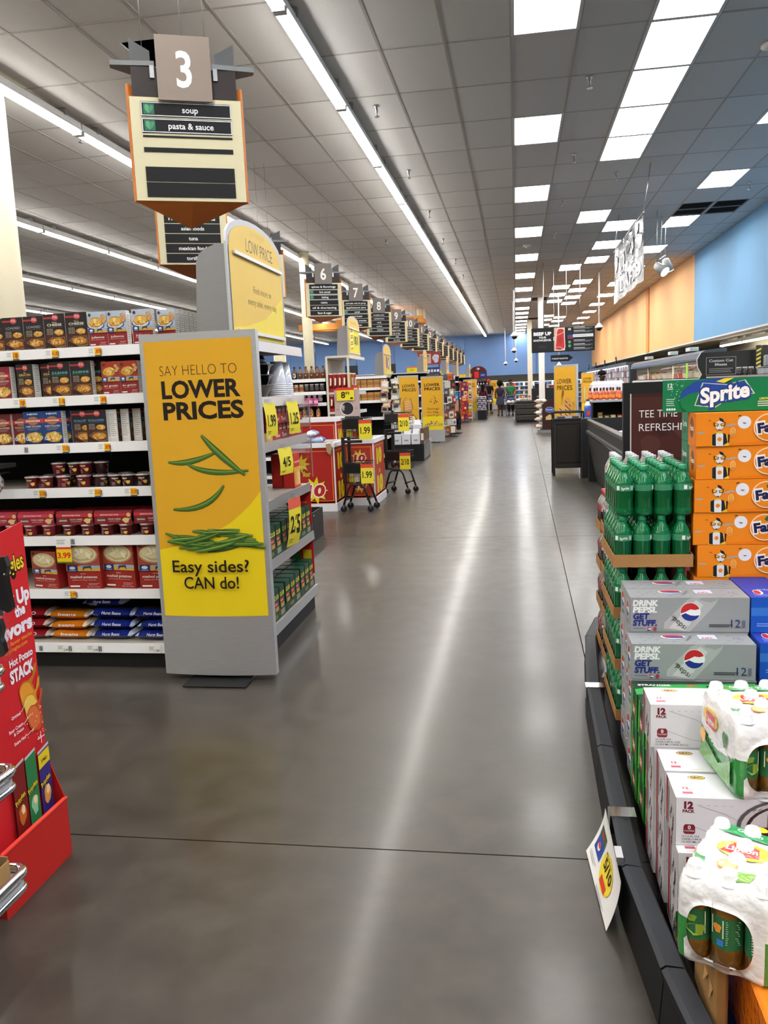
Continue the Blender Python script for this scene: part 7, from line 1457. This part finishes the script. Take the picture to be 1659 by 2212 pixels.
# hanging signs
t = empty('hanging_sign', (1.26,23.0,0), label='hanging black sign reading beef up your knowledge with a steak picture', cat='sign'); 
put('board', MB('paint').rbox((-.83,0,2.325),(.83,.03,2.975),.02,'17181B'), t)
P = MB('card'); A = Art(P,(-.83,0,2.325),(1,0,0),(0,0,1)); A.text('BEEF UP', .29, .455, .085, 'F4F4F4', bold=.05, fit=.47); A.text('YOUR', .29, .375, .05, 'F4F4F4', bold=.03, fit=.20); A.text('KNOWLEDGE.', .29, .30, .05, 'F4F4F4', bold=.03, fit=.47); A.text('FRESH', .29, .13, .045, '4A4A4E', fit=.17); A.ring(.29,.15,.10,.06,.004,'34343A',18)
A.rect(.595,.03,.88,.635,'D8B49A'); A.poly([(.62,.06),(.64,.30),(.66,.55),(.70,.62),(.80,.625),(.87,.60),(.88,.35),(.89,.12),(.86,.05),(.74,.03)],'EED8D0'); A.poly([(.63,.07),(.655,.30),(.675,.54),(.71,.60),(.80,.605),(.85,.58),(.86,.35),(.87,.13),(.84,.07),(.74,.05)],'C23A36'); A.band(curve((.66,.44),(.76,.46),(.85,.52)),.012,'EACAC0'); A.band(curve((.64,.12),(.74,.16),(.85,.06)),.010,'EACAC0'); A.blob(.76,.3,.06,.10,'B0302E'); A.rect(.575,.30,.605,.40,'C8C8C8')
A.rect(.965,.555,1.04,.61,'C8C8B0'); A.ring(1.0,.49,.05,.025,.005,'5A5A5E',16)
for i in range(5): A.rect(.955+.028*i,.33,.969+.028*i,.40,'C23A40')
A.rect(.945,.38,1.09,.435,'3A4A9A'); A.ell(1.0,.245,.038,.038,'5AA07A'); A.ell(1.0,.145,.038,.038,'5AA07A'); A.rect(1.09,.365,1.62,.445,'D8D8D8'); A.rect(1.12,.40,1.45,.408,'9A9A9A')
for y in (.59,.50,.255,.15,.05): A.rect(1.11,y+.03,1.40,y+.042,'E8E8E8'); A.lines(1.11,1.6,y+.01,2,.02,.007,'A8A8A8',.2)
put('lettering', P, t)
for x in (-.5,.45): put('hanger', MB('steel').tube([(x,.015,2.97),(x,.015,CZ)],.012,6,'B8B8B8'), t)
t = empty('hanging_sign', (1.28,24.2,0), label='small black arrow sign reading restrooms under the steak sign', cat='sign'); put('board', MB('paint').prism([(-.30,2.10),(.20,2.10),(.32,2.19),(.20,2.28),(-.30,2.28)],0,.025,'y','23252C'), t); P = MB('card'); A = Art(P,(-.30,0,2.10),(1,0,0),(0,0,1)); A.text('restrooms', .255, .06, .066, 'F0F2F4', bold=.01, fit=.44); put('lettering', P, t)
for x in (-.2,.15): put('wire', MB('steel').tube([(x,.012,2.27),(x,.012,CZ)],.005,5,'C0C0C0'), t)
# seafood banner
t = empty('banner', (1.93,15.27,0), label='grey vinyl banner with white wild seafood lettering hung near the ceiling', cat='banner'); n = 16; hl, zb, zt = 1.93, 2.985, 3.975; mb = MB('film'); P = MB('film')
def bn(x, y, q): return Vector((.018*math.sin(x*5.2+y*2)+.012*math.sin(x*11)-q, hl-x, zb+y))
for i in range(n):
    for j in range(5):
        q = [(3.86*(i+a)/n,.99*(j+b)/5) for a,b in ((0,0),(1,0),(1,1),(0,1))]; mb.poly([bn(*p,0) for p in q],['5E606A','6E707A','54565E','787A84'][(i*3+j)%4],True); mb.poly([bn(*p,-.004) for p in q[::-1]],'B8B8C0',True)
A = Art(P,(0,0,0),(1,0,0),(0,0,1),lift=.012); A.bend = bn
for x,y,r,c in ((.5,.7,.25,'9A9CA8'),(1.5,.62,.3,'868894'),(2.6,.72,.28,'A8AAB4'),(3.4,.65,.22,'6A6C78'),(.3,.4,.12,'5AA0B8'),(2.1,.75,.2,'54565E'),(3.2,.85,.18,'B8B8C2')): A.blob(x,y,r,r*.6,c,seed=int(r*99))
A.text('& come see', 1.9, .42, .16, 'F0F0F6', bold=.01, slant=.2, fit=1.9); A.text('WILD SEAFOOD', 1.93, .12, .24, 'F4F4FA', bold=.01, fit=3.3); put('banner_print', P, t); put('vinyl', mb, t)
for y in (-1.92,1.92): put('hanger', MB('steel').tube([(0,y,zt-.02),(.1,y-.0,CZ)],.008,5,'9A9A9A'), t)
put('rod', MB('steel').tube([(0,-1.95,zt),(0,1.95,zt)],.012,6,'A8A8AC'), t)
# track spots
t = empty('track_light', (0,0,0), label='grey track with two spot heads hanging before the orange wall', cat='light')
put('track', MB('steel').tube([(2.70,17.0,3.72),(3.05,18.1,3.98)],.018,6,'B0B0B0'), t)
for x,y,z in ((2.72,17.05,3.73),(2.88,17.55,3.85),(3.04,18.05,3.97)): put('rod', MB('steel').tube([(x,y,z),(x,y,CZ)],.007,5,'B8B8B8'), t)
for k,(x,y,z) in enumerate(((2.70,17.0,3.66),(3.05,18.1,3.90))):
    a = Vector((.35,.25,-.9)) if k else Vector((.55,-.5,-.6)); a.normalize(); p = Vector((x,y,z)); h_ = put('spot_head', MB('plastic').tube([p-a*.02,p,p+a*.10,p+a*.24],[.04,.07,.085,.105],14,'B8B8B4'), t); put('lamp_face', MB('case_glow').tube([p+a*.2405,p+a*.25],.095,14,'FFF8EC'), h_); put('yoke', MB('steel').tube([(x,y,z+.08),(x,y,z-.02)],.012,6,'8A8A8A'), h_)
# dome cameras on poles
def dome_cam(lab, x, y, z, s=1.0):
    t = empty('dome_camera', (x,y,0), label=lab, cat='camera'); put('pole', MB('paint').tube([(0,0,z+.10*s),(0,0,CZ)],.025*s,8,'E4E4E6'), t); put('housing', MB('plastic').lathe([(.14*s,z,'EDEDEF'),(.145*s,z+.02*s,'EDEDEF'),(.06*s,z+.12*s,'E4E4E6'),(.03*s,z+.16*s,'E4E4E6')],16), t); put('dome', MB('gloss').ball((0,0,z),.10*s,'1A1A1E',14,6,sz=-1,half=True), t); put('ceiling_plate', MB('paint').lathe([(.08,CZ-.03,'D8D8DA'),(.08,CZ-.002,'D8D8DA')],12), t)
dome_cam('white pole dome camera hanging left of the steak sign',-.03,28.6,3.11); dome_cam('white pole dome camera hanging right of the steak sign',2.45,25.6,3.06,.9); dome_cam('lower dome camera behind the one left of the steak sign',-.06,33,2.80,.8); dome_cam('small far dome camera low before the blue wall, left one',-.56,47,2.67,.85); dome_cam('small far dome camera low before the blue wall, right one',.02,46,2.78,.85); dome_cam('tiny dome camera just under the restrooms sign',1.6,32,2.15,.7)
# service meat counter along the right
cx0, cx1 = 3.9, 4.62
t = empty('meat_counter', (0,0,0), label='long lit service meat counter with grey canopy along the right wall', cat='counter')
put('base', MB('paint').box((cx0,18.6,0),(5.4,29.5,1.12),'1B1C1E'), t); put('deck', MB('steel').prism([(cx0,1.44),(5.3,1.80),(5.3,1.10),(cx0,1.12)],18.62,29.4,'y','C8CCD0'), t)
put('canopy', MB('paint').prism([(cx0-.05,1.86),(cx0-.02,2.0),(cx0+.08,2.06),(cx0+.5,2.10),(cx0+.5,1.95),(cx0+.03,1.83)],18.62,29.4,'y','474F5A'), t); put('canopy_strip', MB('chrome').box((cx0-.056,18.7,1.885),(cx0-.051,29,1.915),'C8CCD2'), t); put('rear_wall', MB('paint').box((5.32,18.6,1.12),(5.4,29.5,2.1),'8E867A'), t); put('lamp', MB('case_glow').box((cx0+.15,18.8,1.90),(cx0+.19,29,1.925),'FFF4E0'), t); put('price_lip', MB('card').box((cx0-.03,18.65,1.40),(cx0-.01,29,1.47),'C8CACC'), t)
for y in (22,26): put('stanchion', MB('steel').tube([(cx0+.02,y,1.1),(cx0+.02,y,1.86)],.02,6,'D8D0B8'), t)
e = MB('paint').prism([(cx0-.08,0)]+[(cx0-.08,1.45),(cx0-.02,1.55),(cx0-.10,1.70),(cx0-.12,1.86),(cx0-.04,2.0),(5.0,2.02),(5.0,0)],18.50,18.6,'y','1C1E20'); put('end_panel', e, t); put('end_edge', MB('plastic').tube([(cx0-.085,18.51,1.2),(cx0-.085,18.51,1.45),(cx0-.025,18.51,1.55),(cx0-.105,18.51,1.70),(cx0-.125,18.51,1.86),(cx0-.045,18.51,2.01)],.012,6,'B8BCC0'), t)
P = MB('card'); A = Art(P,(cx0+.06,18.5,1.53),(1,0,0),(0,0,1))
for a,b,c,d in ((0,0,.60,.008),(0,.36,.60,.368),(0,0,.008,.368),(.592,0,.60,.368)): A.rect(a,b,c,d,'9A9C9E')
A.text('Custom Cut', .30, .27, .055, 'C8CACC', bold=.02, fit=.48); A.text('Meats', .30, .19, .055, 'C8CACC', bold=.02, fit=.24); A.lines(.06,.54,.12,3,.035,.012,'8A8C8E',.15); put('lettering', P, t)
R_ = random.Random(5); MT = ['D8C8A8','C8B890','E8E0D4','E0D0B8','E4D2B4','C86A5A','D8D4CE','B84A40']
ms = [MB('film').prism([(-.10,0),(.10,0),(.085,.075),(-.085,.075)],-.12,.12,'y',c).mesh('meat_tray') for c in MT]; lp = MB('card').box((-.05,-.03,.0755),(.05,.05,.077),'F4F0EA').mesh('label_print')
for row in range(3):
    for i in range(22):
        x = 4.10+.36*row; o = put('meat_tray', ms[(i*3+row*2+(0 if i<12 else i%3))%8], loc=(x,18.95+.46*i,1.44+.36*(x-cx0)/1.4+.035), rot=(0,-.30,R_.uniform(-.15,.15)), label=f'meat tray in the {["front","middle","rear"][row]} row of the lit counter, {ORD[i]} from the end panel', cat='meat tray', group='meat trays in the service counter'); o.scale = (1.25,1.75,1.5); put('label_print', lp, o)
o = put('green_card', MB('card').box((3.84,19.8,1.48),(3.85,19.98,1.82),'9AE04A'), label='bright green card standing on the meat counter edge', cat='card'); put('holder', MB('steel').tube([(3.857,19.9,1.13),(3.857,19.9,1.6)],.006,5,'C8C8C8'), o)
for k,(y,w_) in enumerate(((20.5,.5),(23,.35),(27,.4))): block_pack('counter_box', f'small pale item on the counter canopy, {ORD[k]} from the end panel', 4.12,y,2.105,.2,w_,.09,'C8CCD0','A0B8A8')
# hanging wall of packets farther along
t = empty('packet_wall', (0,0,0), label='far wall case of pale hanging packets under black oval signs', cat='case'); put('frame', MB('paint').box((3.88,29.8,0),(4.1,49,2.0),'3A3E44'), t); put('canopy', MB('paint').box((3.75,29.8,2.0),(4.3,49,2.12),'4A525C'), t); put('lamp', MB('case_glow').box((3.78,29.9,1.985),(3.82,48.9,1.999),'FFFFFF'), t)
for k in range(4): s_ = put('oval_sign', MB('paint').tube([(3.70,32.5+4*k,2.25),(3.74,32.5+4*k,2.25)],.13,16,'141414'), t); s_.scale = (1,1,1); put('lettering', MB('card').box((3.695,32.35+4*k,2.24),(3.699,32.65+4*k,2.27),'D8D8D8'), s_)
ms = [MB('film').prism([(-.17,0),(.17,0),(.15,.19),(-.15,.19)],-.02,.02,'y',c).mesh('packet') for c in ('E4E2EA','C8C4D0','D8A8A0','B8BCC8','F0EEF4','8A6A70')]
for lv in range(6):
    for i in range(26): put('packet', ms[(i*5+lv*3)%6], loc=(3.855,30.2+.72*i,.75+.215*lv), rz=-QT, label=f'pale hanging packet, {ORD[lv]} peg row up, {ORD[i]} from the near end', cat='packet', group='packets on the far wall case')
# near service case top with scale and jars
t = empty('service_case', (0,0,0), label='white topped service case right of the soda display', cat='counter'); put('base', MB('paint').box((3.9,11.5,0),(5.2,17.9,1.47),'CFCFCB'), t); put('top', MB('steel').box((3.85,11.45,1.47),(5.25,17.95,1.50),'D8D8D8'), t)
t = empty('deli_scale', (4.28,15.2,1.501), label='grey deli scale on the service case at the right picture edge', cat='scale'); put('body', MB('plastic').rbox((-.15,-.15,0),(.15,.15,.12),.02,'A8ACB0'), t); put('pan', MB('steel').box((-.17,-.17,.121),(.17,.17,.135),'C8C8CC'), t); put('head', MB('plastic').rbox((-.06,.05,.136),(.12,.12,.33),.02,'8E9296'), t)
for k in range(3): spawn('j_dark', f'dark jar beside the deli scale, {ORD[k]} from it', (4.02-.1*k,15.3,1.501), s=1.1)
t = empty('striped_guard', (4.95,18.3,0), label='yellow and black striped corner guard beside the custom cut panel', cat='guard')
put('pole', MB('paint').box((-.045,0,0),(.045,.05,2.1),'2A2A28'), t)
for k in range(5): put('stripe', MB('paint').prism([(-.0455,1.62+.085*k),(.0455,1.665+.085*k),(.0455,1.705+.085*k),(-.0455,1.66+.085*k)],-.002,-.0005,'y','C8C04A'), t)
put('door_1', MB('paint').box((5.05,18.4,0),(5.6,18.5,2.1),'16171A'), kind='structure')
for k,y in enumerate((13.0,15.4,17.8,20.2,22.6)): spawn('strip', f'fluorescent strip under the low ceiling behind the counter, {ORD[k]} from the front', (5.75,y,2.50-.155), group='strips behind the counter')
# dairy case along the far wall
t = empty('dairy_case', (0,0,0), label='bright dairy case of white shelves across the far wall', cat='case')
put('back', MB('paint').box((-3.2,53.25,0),(4.5,53.42,1.64),'D8DCE0'), t); put('plinth', MB('paint').box((-3.2,52.4,0),(4.5,53.24,.30),'2A2A2A'), t)
DZ = [.32,.62,.90,1.18,1.43]
for z in DZ: put('shelf', MB('paint').box((-3.2,52.5,z-.04),(4.5,53.24,z),'F2F4F6'), t)
put('lamp', MB('case_glow').box((-3.1,52.45,1.645),(4.4,52.52,1.658),'FFFFFF'), t)
ms = [MB('gloss').box((-.06,0,0),(.06,.15,.19),c).mesh('carton') for c in ('E8E8EC','C8A03A','E0E4EA','5A8AC8','F0E8D8','3A6AB0','D8B87A','C83A3A')]
for lv,z in enumerate(DZ):
    for i in range(26): put('dairy_carton', ms[(i//3+lv*3+i%2*4)%8], loc=(-3.0+.29*i,52.55,z+.001), label=f'dairy carton on the {ORD[lv]} shelf up of the far case, {ORD[min(i,25)]} along', cat='carton', group='dairy cartons')
# litter leaf on the floor
o = put('dry_leaf', MB('matte').prism([(-.03,-.01),(-.01,.004),(.012,.012),(.032,.004),(.02,-.012),(.0,-.02)],.0005,.004,'z','8A8A52'), loc=(.085,1.62,0), rz=1.9, label='small curled dry leaf lying on the concrete near the rail', cat='leaf'); put('stem', MB('matte').box((-.045,-.004,.001),(-.026,-.001,.004),'5E5A34'), o)

# ================================================================== people
def skin_mesh(name, verts, edges, radii, col, fin, parent, root=0, sub=1):
    me = bpy.data.meshes.new(name); me.from_pydata(verts, edges, []); o = bpy.data.objects.new(name, me); link(o, parent)
    m = o.modifiers.new('s','SKIN'); sv = me.skin_vertices[0].data
    for i, r in enumerate(radii): sv[i].radius = (r,r) if not isinstance(r,tuple) else r
    for i in range(len(sv)): sv[i].use_root = (i == root)
    o.modifiers.new('b','SUBSURF').levels = sub; o.modifiers['b'].render_levels = sub
    dg = bpy.context.evaluated_depsgraph_get(); ev = o.evaluated_get(dg); nm = bpy.data.meshes.new_from_object(ev)
    o.modifiers.clear(); old = o.data; o.data = nm; bpy.data.meshes.remove(old); nm.name = name
    nm.materials.clear(); nm.materials.append(MATS[fin]); ca = nm.color_attributes.new('Col','FLOAT_COLOR','CORNER'); c = LC(col); ca.data.foreach_set('color', [*c,1.0]*len(nm.loops)); nm.polygons.foreach_set('use_smooth',[True]*len(nm.polygons)); return o
def person(lab, x, y, rz, H, skin, hair, top, bottom, shoes='2A2420', hairstyle='short', skirt=None, sleeves=False, pushing=False, stride=.12, z=0, legs=True, cap=None, coat=None):
    r = empty('person', (x,y,z), rz, lab, 'person'); k = H/1.75; reach = .42 if pushing else .04
    V = [(0,0,.93),(0,.0,1.12),(0,.01,1.32),(0,.0,1.47),(0,-.01,1.545),(0,-.02,1.63),(0,-.015,1.70)]; E_ = [(0,1),(1,2),(2,3),(3,4),(4,5),(5,6)]; Rr = [(.135,.11),(.13,.10),(.15,.105),(.09,.075),(.055,.055),(.075,.09),(.065,.08)]
    for s in (-1,1):
        b = len(V); hx = s*.09; st = s*stride
        V += [(hx,.0,.86),(s*.095,st*.5-.02,.50),(s*.095,st+.01,.09),(s*.10,st-.12,.035)]; E_ += [(0,b),(b,b+1),(b+1,b+2),(b+2,b+3)]; Rr += [.088,.060,.042,.036]
        b = len(V); V += [(s*.19,.0,1.42),(s*.235,.02-reach*.15,1.16),(s*.21,-.05-reach*.8,1.0+reach*.18),(s*.205,-.10-reach,.965+reach*.22)]; E_ += [(2,b),(b,b+1),(b+1,b+2),(b+2,b+3)]; Rr += [.058,.043,.034,.030]
        hb = b+3                                          # palm, four fingers and a thumb
        px_, py_, pz_ = V[hb]
        b2 = len(V); V.append((px_,py_-.055,pz_-.02)); E_.append((hb,b2)); Rr.append((.034,.018))
        for q in range(4):
            a = len(V); V += [(px_+s*(-.026+.017*q),py_-.10+.006*abs(q-1),pz_-.045),(px_+s*(-.026+.017*q),py_-.115+.006*abs(q-1),pz_-.085)]; E_ += [(b2,a),(a,a+1)]; Rr += [.009,.008]
        a = len(V); V += [(px_-s*.040,py_-.045,pz_-.03),(px_-s*.045,py_-.075,pz_-.055)]; E_ += [(hb,a),(a,a+1)]; Rr += [.011,.009]
    V = [(a*k,b*k,c*k) for a,b,c in V]; Rr = [tuple(q*k for q in t) if isinstance(t,tuple) else t*k for t in Rr]
    body = skin_mesh('body', V, E_, Rr, skin, 'skin', r)
    hm = MB('skin')
    hm.prism([(-.012,1.625*k),(.012,1.625*k),(.008,1.665*k),(-.008,1.665*k)],-.135*k,-.09*k,'y',skin); hm2 = put('nose', hm, r)
    for s in (-1,1): put('eye', MB('gloss').ball((s*.032*k,-.098*k,1.665*k),.011*k,'E8E4E0',8,5), r); put('ear', MB('skin').ball((s*.083*k,-.01*k,1.645*k),.024*k,skin,8,5,sy=.5), r)
    put('mouth', MB('skin').box((-.026*k,-.108*k,1.583*k),(.026*k,-.098*k,1.594*k),'8A4A44'), r)
    if hairstyle == 'afro': put('hair', MB('cloth').ball((0,.03*k,1.70*k),.165*k,hair,14,9,sz=1.05), r)
    elif hairstyle == 'long': hm = MB('cloth').ball((0,.02*k,1.68*k),.115*k,hair,12,8); hm.prism([(-.10*k,1.66*k),(.10*k,1.66*k),(.085*k,1.35*k),(-.085*k,1.35*k)],.06*k,.115*k,'y',hair); put('hair', hm, r)
    else: put('hair', MB('cloth').ball((0,.012*k,1.685*k),.105*k,hair,12,6,half=True), r)
    if cap: put('cap', MB('cloth').ball((0,.0,1.70*k),.112*k,cap,12,6,half=True), r)
    T = [(0,0,.95),(0,0,1.12),(0,.01,1.33),(0,.0,1.43)]; TE = [(0,1),(1,2),(2,3)]; TR = [(.165,.14),(.152,.125),(.172,.13),(.115,.10)]
    for s in (-1,1):
        b = len(T); T += [(s*.185,.0,1.415)]; TE += [(2,b)]; TR += [.075]
        if sleeves: T += [(s*.235,.02-reach*.15,1.16)]; TE += [(b,b+1)]; TR += [.06]
        if coat: T += [(s*.21,-.05-reach*.8,1.0+reach*.18)]; TE += [(b+1,b+2)]; TR += [.045]
    put_ = skin_mesh('shirt', [(a*k,b*k,c*k) for a,b,c in T], TE, [tuple(q*k for q in t) if isinstance(t,tuple) else t*k for t in TR], top, 'cloth', r)
    if skirt: put('skirt', MB('cloth').lathe([(.17*k,.98*k,skirt),(.19*k,.86*k,skirt),(.225*k,.58*k,skirt)],16,cap=False,sy=.85), r)
    if bottom:
        B = [(0,0,.96)]; BE = []; BR = [(.155,.13)]
        for s in (-1,1):
            b = len(B); st = s*stride; B += [(s*.09,.0,.86),(s*.095,st*.5-.02,.50),(s*.095,st+.01,.12)]; BE += [(0,b),(b,b+1),(b+1,b+2)]; BR += [.108,.082,.066]
        skin_mesh('trousers', [(a*k,b*k,c*k) for a,b,c in B], BE, [tuple(q*k for q in t) if isinstance(t,tuple) else t*k for t in BR], bottom, 'cloth', r)
    for s in (-1,1): put('shoe', MB('rubber').rbox((s*.10*k-.048*k,s*stride*k-.19*k,.0),(s*.10*k+.048*k,s*stride*k+.07*k,.075*k),.02*k,shoes), r)
    return r
PI = math.pi
person('woman with big dark hair in a navy dress walking away beside the man', -.80,41.6,PI+.1,1.66,'5A3A2A','14100F','2A2C44',None,hairstyle='afro',skirt='3E4052')
person('man in a green tank top pushing a loaded shopping cart', -.28,42.4,0,1.74,'6A442E','1A1412','2F7A50','1C1C22',pushing=True)
person('person in a red cap and dark clothes pushing a cart past the pan sign', -1.50,46.2,0,1.80,'5A3A2A','1A1412','1A1620','2A2630',sleeves=True,cap='B82A28',pushing=True)
person('woman with long braids in a maroon top beside the paper packs', -1.66,42.4,PI-.3,1.58,'5A3A2A','1A1214','4A1E2A','4A2230',hairstyle='long')
person('meat cutter in a white coat standing behind the counter bottles', 2.12,21.5,.5,1.72,'3A2620','121010','E8EAF0','D8DAE0',sleeves=True,coat=True,cap='1A1A1E')
# shopping carts the shoppers push
def trolley(lab, x, y, rz, load):
    t = empty('shopping_cart', (x,y,0), rz, lab, 'cart', 'shopping carts'); K = '8A8E94'; mb = MB('chrome')
    top = [(-.26,.0,1.0),(.26,.0,1.0),(.21,-.75,.86),(-.21,-.75,.86)]; bot = [(-.2,.05,.55),(.2,.05,.55),(.17,-.65,.55),(-.17,-.65,.55)]
    mb.tube(top,.008,6,K,closed=True); mb.tube(bot,.006,6,K,closed=True)
    for a in range(4):
        b = (a+1)%4
        for i in range(10): f_ = i/10; mb.tube([Vector(top[a]).lerp(Vector(top[b]),f_),Vector(bot[a]).lerp(Vector(bot[b]),f_)],.0028,4,K)
    for i in range(7): f_ = i/6; mb.tube([Vector(bot[0]).lerp(Vector(bot[3]),f_),Vector(bot[1]).lerp(Vector(bot[2]),f_)],.0028,4,K)
    put('basket', mb, t, kind='stuff'); put('handle', MB('plastic').tube([(-.27,.08,1.04),(.27,.08,1.04)],.016,8,'1E2A4A'), t); put('seat_flap', MB('plastic').box((-.2,.0,.72),(.2,.012,.95),'22305E'), t)
    for s in (-1,1):
        put('side_frame', MB('chrome').tube([(s*.26,.06,1.03),(s*.24,.03,.55),(s*.24,.02,.16),(s*.2,-.7,.14)],.012,6,K), t)
        for y_ in (.0,-.66): put('wheel', MB('rubber').tube([(s*.22-.012,y_,.06),(s*.22+.012,y_,.06)],.06,12,'1A1A1A',smooth=False), t)
    put('under_rack', MB('steel').box((-.2,-.68,.20),(.2,.0,.215),'5A3A3A'), t)
    for i in range(4): o = put('grocery_bag', MB('film').ball((0,0,0),.11,load[i%len(load)],9,6,sz=.8), t, (-.1+.2*(i%2),-.18-.3*(i//2),.67))
trolley('shopping cart full of pale bags pushed by the man in green', -.28,41.70,0,['E4E4E0','D8D8D4','F0F0F0'])
trolley('shopping cart pushed by the person in the red cap', -1.50,45.42,0,['C8C8D0','E8C8C8'])
